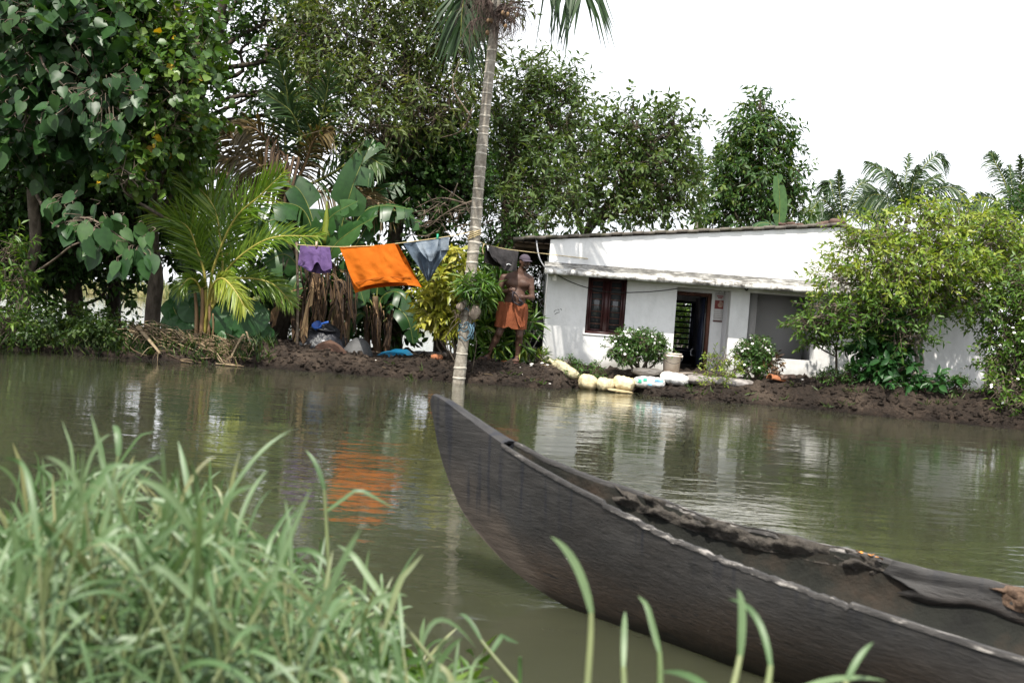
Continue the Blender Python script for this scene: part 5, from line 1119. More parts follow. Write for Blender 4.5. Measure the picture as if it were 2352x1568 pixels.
def washing():
    ln = rough_mat('line_rope', (.42, .33, .16), (.62, .5, .28), 30, .8, 0)
    root = thing('clothesline', 'thin yellowish clothesline from the pole past the palm to the house wall', 'clothesline', P(1090, 540, 14.8))
    Lp = [(681, 562, 15.65), (727, 565, 15.5), (780, 567, 15.35), (860, 564, 15.15), (930, 557, 15.0), (1031, 543, 14.8), (1088, 531, 14.70)]
    Acc().tube(spline(PR(Lp), 50), .0065, 5).obj('rope', ln, root, smooth=True)
    rgt = [(1090, 545, 14.70), (1112, 560, 15.0), (1155, 571, 15.45), (1200, 577, 15.9), (1262, 584, 16.5), (1350, 594, 16.585)]
    Acc().tube(spline(PR(rgt), 40), .0065, 5).obj('rope', ln, root, smooth=True)
    a = Acc(); q = P(1089, 540, 14.8); an = np.linspace(0, 2 * math.pi, 24)
    for k in range(3): a.tube(q + np.stack([.098 * np.cos(an), .098 * np.sin(an), -.03 + .03 * k + .05 * np.cos(an)], -1), .007, 5, cap=False)
    a.tube(spline([P(1112, 560, 14.95), P(1108, 572, 14.9), P(1111, 584, 14.9)], 6), .008, 5)
    a.obj('knot', ln, root, smooth=True)
    pur = cloth_mat('purple_cotton', (.095, .055, .165), (.165, .10, .25), 5)
    r = thing('shorts', 'small purple shorts pegged on the left of the clothesline', 'shorts', P(725, 566, 15.5), 'washing on the line')
    cloth('', [[(705, 565, 15.56), (758, 567, 15.42)], [(704, 595, 15.6), (760, 597, 15.46)], [(705, 622, 15.6), (732, 628, 15.52), (759, 626, 15.46)]], pur, seed=3, amp=.015, fold=3).obj('back_panel', pur, r, smooth=True)
    cloth('', [[(690, 564, 15.60), (725, 566, 15.49), (757, 567, 15.40)], [(686, 590, 15.55), (725, 588, 15.40), (761, 590, 15.36)], [(684, 608, 15.52), (700, 616, 15.42), (714, 622, 15.36), (722, 608, 15.35), (728, 602, 15.35), (735, 608, 15.35), (742, 622, 15.33), (754, 619, 15.32), (763, 616, 15.34)]], pur, n=46, seed=4, amp=.014, fold=4).obj('front_panel', pur, r, smooth=True)
    ora = cloth_mat('orange_cotton', (.50, .115, .006), (.60, .155, .010), 2.2, .3, bumps=.004)
    r = thing('dhoti', 'large bright orange cloth blowing on the clothesline', 'cloth', P(850, 565, 15.2), 'washing on the line')
    cloth('', [[(779, 566, 15.37), (860, 563, 15.17), (913, 559, 15.05)], [(796, 610, 15.45), (870, 606, 15.25), (938, 604, 15.15)], [(808, 650, 15.4), (880, 644, 15.25), (954, 635, 15.12)], [(815, 673, 15.32), (832, 668, 15.25), (862, 661, 15.18), (905, 657, 15.1), (940, 655, 15.05), (968, 660, 15.05)]], ora, n=40, seed=8, amp=.02, fold=2.3).obj('back_panel', ora, r, smooth=True)
    cloth('', [[(778, 566, 15.35), (860, 563, 15.14), (907, 559, 15.03)], [(794, 605, 15.25), (865, 600, 15.03), (925, 598, 14.93)], [(808, 640, 15.15), (875, 634, 14.95), (944, 628, 14.85)], [(822, 663, 15.1), (845, 655, 15.0), (890, 648, 14.9), (920, 649, 14.86), (948, 650, 14.84)]], ora, n=48, k=32, seed=7, amp=.022, fold=2.6, noise_a=.045).obj('front_panel', ora, r, smooth=True)
    cloth('', [[(812, 649, 15.12), (846, 641, 14.99), (890, 635, 14.89), (944, 636, 14.83)], [(812.5, 651.5, 15.12), (846, 643.5, 14.99), (890, 637.5, 14.89), (944, 638.5, 14.83)]], ora, n=40, k=2, amp=.0, noise_a=0).obj('border_stripe', cloth_mat('orange_stripe', (.42, .11, .01), (.50, .14, .02)), r, smooth=True)
    den = cloth_mat('faded_denim', (.035, .055, .085), (.13, .165, .205), 5, .05, stretch=(1.5, 1, .6))
    r = thing('denim_shirt', 'faded blue denim garment hanging in a point right of the orange cloth', 'shirt', P(980, 552, 14.9), 'washing on the line')
    cloth('', [[(925, 558, 15.01), (980, 551, 14.9), (1031, 543, 14.79)], [(942, 583, 15.0), (985, 582, 14.86), (1028, 576, 14.78)], [(958, 608, 14.98), (985, 608, 14.85), (1010, 604, 14.8)], [(972, 632, 14.95), (986, 630, 14.86), (998, 626, 14.82)], [(980, 644, 14.92), (983, 646, 14.88), (986, 643, 14.86)]], den, n=32, k=30, seed=14, amp=.035, fold=3.5, noise_a=.05).obj('body', den, r, smooth=True)
    a = cloth('', [[(955, 557, 14.84), (985, 553, 14.78), (1008, 549, 14.73)], [(968, 580, 14.76), (988, 584, 14.72), (1004, 576, 14.71)], [(980, 594, 14.74), (990, 600, 14.73), (998, 592, 14.73)]], den, n=16, k=12, seed=15, amp=.02, fold=2).obj('pocket_flap', cloth_mat('pale_denim', (.10, .13, .17), (.25, .285, .32), 6, .05), r, smooth=True)
    cloth('', [[(1013, 546, 14.77), (1031, 543, 14.74)], [(1012, 562, 14.76), (1031, 560, 14.73)], [(1011, 575, 14.76), (1030, 574, 14.73)]], den, n=8, k=8, seed=16, amp=.006).obj('cuff', bpy.data.materials['pale_denim'], r, smooth=True)
    blk = cloth_mat('black_jersey', (.016, .014, .014), (.038, .034, .034), 6, .03, bumps=.008)
    r = thing('shorts', 'black shorts draped on the clothesline in front of the man', 'shorts', P(1155, 571, 15.45), 'washing on the line')
    cloth('', [[(1115, 561, 15.05), (1155, 571, 15.47), (1191, 576, 15.82)], [(1113, 585, 15.0), (1150, 592, 15.4), (1189, 598, 15.75)], [(1111, 601, 14.95), (1130, 608, 15.2), (1146, 612, 15.35), (1160, 606, 15.5), (1186, 612, 15.75)]], blk, n=34, seed=21, amp=.02, fold=4).obj('back_panel', blk, r, smooth=True)
    cloth('', [[(1116, 561, 15.02), (1155, 571, 15.43), (1191, 576, 15.79)], [(1126, 582, 14.95), (1160, 590, 15.3), (1189, 592, 15.66)], [(1136, 598, 15.0), (1165, 607, 15.3), (1187, 606, 15.56)], [(1148, 606, 15.1), (1156, 618, 15.2), (1164, 622, 15.3), (1187, 621, 15.5)]], blk, n=34, seed=22, amp=.03, fold=3, noise_a=.05).obj('front_panel', blk, r, smooth=True)
    wh = rough_mat('white_print', (.6, .6, .6), (.7, .7, .7), 9, .7, 0)
    cloth('', [[(1118, 563, 14.98), (1122, 564, 15.02)], [(1120, 575, 14.96), (1124, 576, 15.0)]], wh, n=5, k=4, amp=0, noise_a=0).obj('waist_label', wh, r)
    cloth('', [[(1163, 607, 15.24), (1168, 605, 15.28), (1174, 608, 15.34)], [(1164, 609, 15.24), (1168, 607, 15.28), (1174, 609, 15.34)]], wh, n=7, k=3, amp=0, noise_a=0).obj('printed_mark', wh, r)
    for (u, v, Y, c, lab) in ((727, 561, 15.47, (.66, .5, .36), 'pale peg clipped on the purple shorts'), (1005, 545, 14.83, (.03, .30, .17), 'green peg clipped on the denim garment')):
        q = P(u, v, Y); r = thing('clothes_peg', lab, 'peg', q, 'pegs on the line'); m = rough_mat('peg_' + lab.split()[0], tuple(x * .8 for x in c), c, 20, .5, 0)
        for s in (-1, 1):
            Acc().box(q + A(0, s * .012, 0), (.028, .011, .10), rotm((1, 0, 0), s * .12)).obj('jaw', m, r)
        Acc().tube([q + A(-.016, 0, .005), q + A(.016, 0, .005)], .009, 8).obj('spring', M['iron'], r)
washing()

# ------------------------------------------------------------------ things on the bank
def dome(a, c, rx, ry, rz, seed, amp=.15, pw=.8, n=16, m=34, fr=3):
    f, ph = np.meshgrid(np.linspace(0, 1, n), np.linspace(0, 2 * math.pi, m, endpoint=False), indexing='ij')
    h = np.clip(1 - f ** 2.4, 0, 1) ** pw; d = np.stack([np.cos(ph) * f, np.sin(ph) * f, h], -1)
    nz = fbm(d.reshape(-1, 3) * fr + seed, 4, seed).reshape(f.shape) * amp
    X = d * A(rx, ry, rz) * (1 + nz[..., None]); X[..., 2] -= .05 * f
    a.grid(X + np.asarray(c, float), closed=True); return a
def heaps():
    m, nt, b, o = mat('black_plastic')
    v = coords(nt); n = noise(nt, v, 13, 6, .65)
    c = mixc(nt, ramp(nt, n, [(.60, (0, 0, 0)), (.66, (1, 1, 1))]), (.016, .017, .022), (.34, .34, .36)); nt.links.new(c, b.inputs['Base Color'])
    b.inputs['Roughness'].default_value = .28; bump(nt, b, noise(nt, v, 8, 5, .6), .05)
    Y = 16.0; q = P(740, 806, Y); q[2] = gz(q[0], q[1]) - .02
    tag(dome(Acc(), q + A(-.0, .1, 0), .43, .45, .40, 4, .22, .75).obj('covered_heap', m, smooth=True), 'heap covered with shiny black plastic sheet under the banana clump', 'heap')
    m2, nt, b, o = mat('sack_mesh'); v = coords(nt)
    w1 = nt.nodes.new('ShaderNodeTexWave'); w1.inputs['Scale'].default_value = 26; w1.inputs['Distortion'].default_value = 2; w1.bands_direction = 'Z'; nt.links.new(v, w1.inputs['Vector'])
    w2 = nt.nodes.new('ShaderNodeTexWave'); w2.inputs['Scale'].default_value = 26; w2.inputs['Distortion'].default_value = 2; w2.bands_direction = 'X'; nt.links.new(v, w2.inputs['Vector'])
    wv = mth(nt, 'MULTIPLY', w1.outputs['Fac'], w2.outputs['Fac']); nt.links.new(ramp(nt, wv, [(.1, (.07, .035, .022)), (.6, (.27, .145, .095))]), b.inputs['Base Color']); b.inputs['Roughness'].default_value = .9; bump(nt, b, wv, .012)
    q = P(756, 812, 15.6); q[2] = gz(q[0], q[1]) - .04
    tag(dome(Acc(), q, .27, .2, .16, 6, .12, .7).obj('net_sack', m2, smooth=True), 'reddish brown net sack leaning on the black plastic heap', 'sack')
    q = P(822, 816, 16.0); q[2] = gz(q[0], q[1]) - .03
    mg_ = rough_mat('grey_plastic', (.045, .045, .047), (.085, .085, .085), 3, .6, .02)
    tag(dome(Acc(), q, .25, .3, .27, 9, .10, .62, fr=2).obj('grey_cover', mg_, smooth=True), 'rounded dull grey plastic cover right of the black heap', 'cover')
    mb, nt, b, o = mat('blue_tarp'); v = coords(nt); nt.links.new(ramp(nt, noise(nt, v, 5, 4), [(.3, (.004, .075, .16)), (.7, (.012, .14, .26))]), b.inputs['Base Color']); b.inputs['Roughness'].default_value = .3; bump(nt, b, noise(nt, v, 4, 4), .04)
    q = P(903, 824, 16.1); q[2] = gz(q[0], q[1]) - .03; a = Acc()
    n, k = 18, 26; ff, tt = np.meshgrid(np.linspace(0, 1, n), np.linspace(-1, 1, k), indexing='ij')
    prof = np.interp(tt, [-1, -.7, -.15, .45, .75, 1], [.0, .09, .165, .18, .11, -.02]); h = prof * np.clip(np.sin(np.pi * np.clip(ff * .5 + .0, 0, 1)), 0, 1) ** .7
    X = np.stack([tt * .37 + .02 * ff, -.32 + ff * .55, h + .018 * fbm(np.stack([tt * 4, ff * 4, tt * 0], -1).reshape(-1, 3), 3, 5).reshape(tt.shape)], -1)
    a.grid(X + q)
    tag(a.obj('blue_tarp', mb), 'folded blue plastic sheet lying behind the mud crest', 'tarp')
    q = P(895, 825, 15.75); q[2] = gz(q[0], q[1]) + .0; a = Acc(); ellipsoid(a, q, (.05, .04, .025), 8, 12, .3, 4); tag(a.obj('rag', rough_mat('red_rag', (.3, .04, .04), (.45, .08, .07), 9, .8, 0), smooth=True), 'small red rag in front of the blue sheet', 'rag')
    # dish and dipper on the heap
    q = P(744, 759, 15.95); a = Acc()
    f, ph = np.meshgrid([.02, .5, .85, 1.0, 1.0, .5, .02], np.linspace(0, 2 * math.pi, 26, endpoint=False), indexing='ij')
    zz = np.array([-.012, -.012, -.004, .01, .022, .008, .006])[:, None] + 0 * f
    a.grid(q + np.stack([f * np.cos(ph) * .2, f * np.sin(ph) * .2, zz], -1) @ rotm((0, 1, 0), .10).T, closed=True)
    tag(a.obj('dish', rough_mat('dark_dish', (.02, .02, .022), (.04, .04, .045), 9, .35, 0), smooth=True), 'dark round dish lying on top of the black plastic heap', 'dish')
    bl = rough_mat('blue_plastic', (.015, .06, .26), (.03, .10, .36), 6, .3, 0); q = P(731, 754, 15.86)
    r = thing('dipper', 'blue plastic dipper with a handle lying tilted on the dark dish', 'dipper', q); Mx = rotm((0, 1, 0), -.3) @ rotm((1, 0, 0), .75); a = Acc()
    prof = [(.01, 0), (.055, 0), (.078, .09), (.082, .09), (.060, .006), (.01, .006)]
    an = np.linspace(0, 2 * math.pi, 24, endpoint=False)
    a.grid(q + np.array([[(rr * math.cos(t), rr * math.sin(t), z) for t in an] for rr, z in prof]) @ Mx.T, closed=True); a.obj('bowl', bl, r, smooth=True)
    hp = np.array([(.075, 0, .082), (.12, 0, .09), (.20, 0, .10)]) @ rotm((0, 0, 1), -.1).T @ Mx.T
    Acc().tube(spline(q + hp, 8), [.012, .011, .011, .011, .012, .013, .013, .012], 8, flat=1.5).obj('handle', bl, r, smooth=True)
heaps()

def sack(label, u, v, Y, lpx, hpx, dep, tilt, m, seed, group='sandbags edging the bank', name='sandbag', neck=0, cat='sandbag'):
    c = P(u, v, Y); k = Y / FPX; L, H = lpx * k / 2, hpx * k / 2
    n, mm = 26, 26; rng = np.random.default_rng(seed)
    x = np.linspace(-1, 1, n); th = np.linspace(0, 2 * math.pi, mm, endpoint=False)
    w = np.clip(1 - np.abs(x) ** 3.2, 0, 1) ** .5; w = np.maximum(w, .12)
    if neck: w = np.where(x < -.75, .22 + .1 * np.abs(np.sin(x * 30)), w * np.clip((x + .95) * 4, .25, 1))
    X, T = np.meshgrid(x, th, indexing='ij'); W = w[:, None]
    sg = lambda q: np.sign(q) * np.abs(q) ** .8
    py = sg(np.cos(T)) * W; pz = sg(np.sin(T)) * W
    S = np.stack([X, py, pz], -1); nz = fbm(S.reshape(-1, 3) * A(2.4, 1.6, 1.6) + seed * 3.1, 4, seed).reshape(X.shape)
    wr = .13 * np.sin(T * 11 + seed + 4 * nz) * np.abs(X) ** 2.5 + .03 * np.sin(X * 14 + 5 * nz + seed)
    f = 1 + .24 * nz + wr; sag = -.18 * (1 - X ** 2)
    V = np.stack([X * L * (1 + .05 * nz), py * dep * f, (pz * f * (1.0) + sag * .3) * H], -1)
    V = V @ rotm((0, 1, 0), tilt + ROLL * 0).T + c
    a = Acc(); a.grid(V, closed=True)
    for e, fl in ((0, 1), (n - 1, 0)):
        a.add(np.vstack([V[e], V[e].mean(0)[None]]), None, [[mm, (j + 1) % mm, j] if fl else [mm, j, (j + 1) % mm] for j in range(mm)])
    return tag(a.obj(name, m, smooth=True), label, cat, group)
def sackmat(name, c0, c1, c2=None, scale=4):
    m, nt, b, o = mat(name); v = coords(nt); n = noise(nt, v, scale, 6, .6)
    c = ramp(nt, n, [(.3, c0), (.65, c1)] + ([(.8, c2)] if c2 else []))
    w = nt.nodes.new('ShaderNodeTexWave'); w.inputs['Scale'].default_value = 60; w.inputs['Distortion'].default_value = 1; nt.links.new(v, w.inputs['Vector'])
    c = mixc(nt, .2, c, ramp(nt, w.outputs['Fac'], [(0, (.6, .6, .6)), (1, (1, 1, 1))]), 'MULTIPLY')
    s_ = nt.nodes.new('ShaderNodeSeparateXYZ'); nt.links.new(v, s_.inputs[0])
    c = mixc(nt, 1, c, ramp(nt, mth(nt, 'ADD', s_.outputs['Z'], mth(nt, 'MULTIPLY', n, .15)), [(.07, (.5, .4, .28)), (.2, (1, 1, 1))]), 'MULTIPLY')
    nt.links.new(c, b.inputs['Base Color']); b.inputs['Roughness'].default_value = .6; bump(nt, b, noise(nt, coords(nt), 11, 6, .6), .03); return m
def bags():
    ye = sackmat('yellow_sack', (.44, .39, .22), (.64, .58, .40)); ye2 = sackmat('pale_yellow_sack', (.52, .43, .22), (.72, .63, .42)); wh = sackmat('white_sack', (.56, .54, .50), (.76, .75, .72)); gy = sackmat('grey_sack', (.17, .15, .14), (.38, .35, .33)); dg = sackmat('dark_grey_sack', (.07, .065, .06), (.21, .19, .17))
    sack('long yellow sandbag with a torn neck, topmost of the row beside the house corner', 1297, 847, 15.75, 84, 28, .14, .45, ye, 1, neck=1)
    sack('short yellow sandbag, leftmost of the three at the waterline', 1350, 878, 15.55, 46, 38, .15, .15, ye2, 2)
    sack('short yellow sandbag, middle of the three at the waterline', 1391, 882, 15.5, 44, 32, .15, .05, ye, 3)
    sack('pale yellow sandbag, rightmost of the three at the waterline', 1433, 880, 15.48, 52, 36, .16, .12, ye2, 4)
    sack('flat yellow sack lying in the water under the row of sandbags', 1425, 898, 15.35, 60, 8, .14, .08, ye, 5)
    b = sack('white sandbag with green and blue print right of the yellow ones', 1490, 877, 15.5, 76, 27, .16, -.02, wh, 6)
    sack('dark grey sack lying on the printed white sandbag', 1486, 853, 15.7, 72, 17, .18, -.02, dg, 7)
    sack('plain white sandbag under the grey plank', 1549, 869, 15.55, 68, 29, .16, .12, wh, 8)
    sack('short grey sandbag behind the sapling', 1608, 873, 15.55, 66, 24, .15, .05, gy, 9)
    sack('long grey sandbag at the right end of the row', 1684, 878, 15.45, 104, 23, .16, .05, gy, 10)
    # print on the white bag
    loc = LOC[b.name]; gm = rough_mat('green_print', (.03, .28, .17), (.06, .42, .26), 20, .6, 0); bm = rough_mat('blue_print', (.16, .38, .58), (.24, .50, .70), 20, .6, 0)
    ev = b.data; co = np.zeros(len(ev.vertices) * 3); ev.vertices.foreach_get('co', co); co = co.reshape(-1, 3)
    def patch(name, x0, x1, z0, z1, m_):
        a = Acc(); xs = np.linspace(x0, x1, 7); zs_ = np.linspace(z0, z1, 5); P_ = []
        wd = co[:, 0].max() - co[:, 0].min(); hh = co[:, 2].max() - co[:, 2].min(); rows = []
        for zf in zs_:
            row = []
            for xf in xs:
                X = co[:, 0].min() + xf * wd; Z = co[:, 2].min() + zf * hh
                d = ((co[:, 0] - X) / wd) ** 2 + ((co[:, 2] - Z) / hh) ** 2 + (co[:, 1] > 0) * 9
                i = np.argsort(d)[:4]; row.append((X, co[i, 1].mean() - .012, Z))
            rows.append(row)
        a.grid(np.array(rows) + loc); return a.obj(name, m_, b)
    patch('print', .06, .24, .45, .75, gm); patch('print', .28, .40, .62, .85, gm); patch('print', .62, .9, .6, .82, bm); patch('print', .42, .55, .3, .45, bm)
    a = Acc(); q0, q1 = P(1522, 854, 15.75), P(1614, 860, 15.7); c = (q0 + q1) / 2; d = nrm(q1 - q0); Mx = np.stack([d, A(0, 1, 0), np.cross(d, A(0, 1, 0))], 1)
    xs = np.linspace(-.5, .5, 20); Lp = np.linalg.norm(q1 - q0)
    rows = np.array([[(x * Lp, y, z + .008 * math.sin(x * 9)) for y, z in ((-.13, -.014), (.13, -.014), (.13, .014), (-.13, .014))] for x in xs]) @ Mx.T + c
    a.grid(rows, closed=True); a.add(rows[0], [[0, 1, 2, 3]]); a.add(rows[-1], [[3, 2, 1, 0]])
    tag(a.obj('plank', rough_mat('grey_plank', (.10, .085, .07), (.26, .22, .19), 7, .85, .008, (.3, 2, 2))), 'weathered grey plank lying across the white sandbag below the doorway', 'plank')
bags()
def bucket():
    Y = 15.85; q = P(1541, 853.5, Y); k = Y / FPX; r1, r0, h = 21 * k, 18 * k, 43 * k
    m = rough_mat('bucket_plastic', (.52, .43, .34), (.74, .66, .57), 4, .5, .004, c2=(.62, .50, .40))
    r = thing('bucket', 'dirty cream plastic bucket standing on the plank before the doorway', 'bucket', q)
    an = np.linspace(0, 2 * math.pi, 32, endpoint=False)
    prof = [(.01, .0), (r0, .0), (r0 + (r1 - r0) * .82, h * .82), (r1 + .006, h * .825), (r1 + .006, h * .86), (r1, h * .87), (r1 + .002, h * .95), (r1 + .008, h * .955), (r1 + .008, h), (r1 - .004, h), (r0 - .004, .012), (.01, .012)]
    Acc().grid(q + np.array([[(rr * math.cos(t), rr * math.sin(t), z) for t in an] for rr, z in prof]), closed=True).obj('body', m, r, smooth=False)
    s = np.linspace(0, math.pi, 16); hp = q + np.stack([np.cos(s) * (r1 + .012), -.06 - np.sin(s) * .12, h * .84 - np.sin(s) * h * .38], -1)
    Acc().tube(hp, .004, 5).obj('handle', M['iron'], r, smooth=True)
    for sx in (-1, 1): Acc().box(q + A(sx * (r1 + .008), -.03, h * .84), (.02, .05, .04)).obj('lug', m, r)
bucket()
def bits():
    rng = np.random.default_rng(77)
    tm = rough_mat('terracotta', (.22, .08, .035), (.42, .17, .08), 8, .85, .008); dm = rough_mat('dark_tile', (.07, .045, .035), (.18, .12, .09), 8, .85, .01)
    for (u, v, L, r, ry_, m, lab) in ((1786, 874, .30, .085, .15, tm, 'broken orange roof tile right of the long grey sandbag'), (1806, 868, .26, .07, -.1, dm, 'dark curved tile lying across the broken orange roof tile')):
        q = P(u, v, 15.35); q[2] = max(q[2], gz(q[0], q[1]) + .0); a = Acc(); th = np.linspace(-.2, math.pi + .2, 12); xs = np.linspace(-L / 2, L / 2, 8)
        Mx = rotm((0, 0, 1), .3) @ rotm((0, 1, 0), ry_)
        out = np.array([[(x, math.cos(t) * r, math.sin(t) * r * .8) for t in th] for x in xs]); inn = np.array([[(x, math.cos(t) * (r - .014), math.sin(t) * (r * .8 - .014)) for t in th] for x in xs])
        sec = np.concatenate([out, inn[:, ::-1]], 1) @ Mx.T + q
        a.grid(sec, closed=True); nn = 24
        for e in (0, -1): a.add(sec[e], [[j, j + 1, nn - 2 - j, nn - 1 - j] for j in range(11)])
        tag(a.obj('roof_tile', m), lab, 'tile', 'old tiles on the bank')
    for (u, v, Y, s, lab) in ((1003, 827, 15.5, (.12, .09, .06), 'orange brick lump on the mud crest left of the palm trunk'), (1326, 884, 15.45, (.10, .08, .06), 'red brick piece in the mud left of the sandbags at the waterline'), (1163, 826, 15.9, (.13, .07, .05), 'reddish stone on the ground between the man\'s feet')):
        q = P(u, v, Y); q[2] = gz(q[0], q[1]) + .02; a = Acc(); ellipsoid(a, q, np.array(s) * .75, 8, 12, .25, u, rotm((0, 0, 1), .5), pw=.6)
        tag(a.obj('brick', tm), lab, 'brick')
    root = thing('stick_bundle', 'bundle of grey sticks leaning up beside the man in front of the house corner', 'sticks', P(1213, 830, 16.3))
    for k in range(11):
        b0 = P(1206 + rng.normal() * 6, 832, 16.25 + .1 * rng.random()); b0[2] = gz(b0[0], b0[1]); t0 = P(1216 + rng.normal() * 10, 750 + 50 * rng.random(), 16.3 + .1 * rng.random())
        Acc().tube(spline([b0, (b0 + t0) / 2 + rng.normal(size=3) * .02, t0], 8), np.linspace(.016, .009, 8), 6, rng.random()).obj('stick', M['bark_pale'], root, smooth=True)
    q = P(1235, 800, 16.9); root = thing('black_chair', 'black plastic chair half hidden behind the house corner', 'chair', A(q[0], q[1], gz(q[0], q[1])))
    bp = rough_mat('chair_plastic', (.012, .012, .014), (.03, .03, .034), 6, .35, 0); z0 = LOC[root.name][2]; x, y = q[0] - .08, q[1]
    ztop = P(1237, 738, 16.9)[2]; zs_ = P(1237, 800, 16.9)[2]
    Acc().box((x, y + .2, (ztop + zs_) / 2 + .02), (.42, .03, ztop - zs_), rotm((1, 0, 0), -.12)).obj('backrest', bp, root)
    Acc().box((x, y, zs_), (.44, .42, .03)).obj('seat', bp, root)
    for sx in (-1, 1):
        for sy in (-1, 1): Acc().tube([A(x + sx * .19, y + sy * .18, zs_), A(x + sx * .21, y + sy * .2, z0)], .018, 8).obj('leg', bp, root)
        Acc().box((x + sx * .21, y, (ztop + zs_) / 2), (.03, .4, .025)).obj('armrest', bp, root)
    # clods of dug mud, shells, fallen leaves, roots: nobody could count them
    a = Acc(); r2 = np.random.default_rng(5)
    for _ in range(3600):
        x = r2.uniform(-5.2, 8.2); y = np.interp(x, EX, EY) + r2.random() ** 1.3 * .9 - .02; z = gz(x, y)
        if z < .01 or (.7 < x < 4.2 and y > np.interp(x, EX, EY) + .45): continue
        s = .007 + .026 * r2.random() ** 2.6
        ellipsoid(a, (x, y, z + s * .2), np.array([1.6, 1.2, .7]) * s, 5, 7, .8, int(r2.integers(9999)), rotm(rdir(r2, 1)[0], r2.random() * 3), r2.random())
    tag(a.obj('mud_clods', bpy.data.materials['mud'], kind='stuff'), 'crumbly dark clods of dug mud along the bank', 'clods')
    a = Acc()
    for (u0, u1, v0, v1, n) in ((1060, 1260, 828, 872, 120), (1180, 1270, 822, 846, 60), (1745, 1850, 872, 942, 50), (1850, 2260, 888, 950, 60), (700, 1040, 815, 860, 34), (1120, 1330, 850, 890, 30)):
        for _ in range(n):
            u, v = rng.uniform(u0, u1), rng.uniform(v0, v1)
            if u > 1850: v += (u - 1850) * .05
            q = G(u, v, .25)
            for _k in range(4):
                z = gz(q[0], q[1]); q = G(u, v, max(z, .0))
            if gz(q[0], q[1]) < .015: continue
            q[2] = gz(q[0], q[1]) + .006; s = rng.uniform(.008, .022) * (1.5 if u > 1745 and rng.random() < .15 else 1)
            ellipsoid(a, q, (s * 1.5, s * 1.1, s * .6), 5, 7, .3, int(u), rotm(rdir(rng, 1)[0], rng.random() * .8), rng.random())
    tag(a.obj('shells', rough_mat('shell_white', (.55, .5, .44), (.8, .78, .74), 40, .6, 0), kind='stuff'), 'white shells scattered over the mud bank', 'shells')
    a = Acc(); N = 60; ps = []
    for _ in range(N):
        u, v = (rng.uniform(1900, 2330), rng.uniform(900, 965)) if rng.random() < .8 else (rng.uniform(1060, 1300), rng.uniform(840, 880))
        q = G(u, v, .25)
        for _k in range(4): q = G(u, v, max(gz(q[0], q[1]), 0))
        q[2] = gz(q[0], q[1]) + .012; ps.append(q)
    put_leaves(a, np.array(ps), nrm(rng.normal(size=(N, 3)) * A(1, 1, .2)), A(0, -.5, 1) + .3 * rng.normal(size=(N, 3)), rng.uniform(.05, .09, N), .035, 'oval', rng.uniform(.5, 1, N))
    tag(a.obj('fallen_leaves', M['leaf_croton'], kind='stuff'), 'yellow fallen leaves on the mud under the right-hand trees', 'leaves')
    a = Acc()
    for _ in range(560):
        u, v = (rng.uniform(1060, 1290), rng.uniform(838, 884)) if rng.random() < .55 else (rng.uniform(580, 1050), rng.uniform(808, 868) )
        q = G(u, v, .2)
        for _k in range(4): q = G(u, v, max(gz(q[0], q[1]), 0))
        if gz(q[0], q[1]) < .01: continue
        q[2] = gz(q[0], q[1]) + .012; d = A(rng.normal(), rng.normal() * .6, rng.normal() * .25); L = rng.uniform(.06, .28); p = spline([q - d * L * .5, q + rng.normal(size=3) * .02, q + d * L * .5], 6)
        p[:, 2] = np.maximum(p[:, 2], [gz(x_, y_) + .006 for x_, y_, _z in p]); a.tube(p, np.linspace(.005, .002, 6), 4, rng.random(), cap=False)
    tag(a.obj('dry_roots', M['straw'], kind='stuff'), 'dry roots and twigs strewn on the mud slope around the palm', 'roots')
    shrub('dry_plant', 'reddish brown withered plant right of the two-lobed flowering bush', 'plant', (1778, 868), 15.6, [(1778, 838, 14, 18, 15.6), (1770, 855, 14, 10, 15.6)], 40, 6, .08, .03, 'leaf_banana_dry', 120, stems=3, twig=.1, r=.006)
    shrub('weed', 'yellow-green tuft at the house corner beside the sticks', 'weed', (1236, 838), 16.3, [(1236, 822, 14, 12, 16.3)], 24, 7, .16, .02, 'leaf_lime', 121, stems=2, twig=.1, r=.005)
bits()
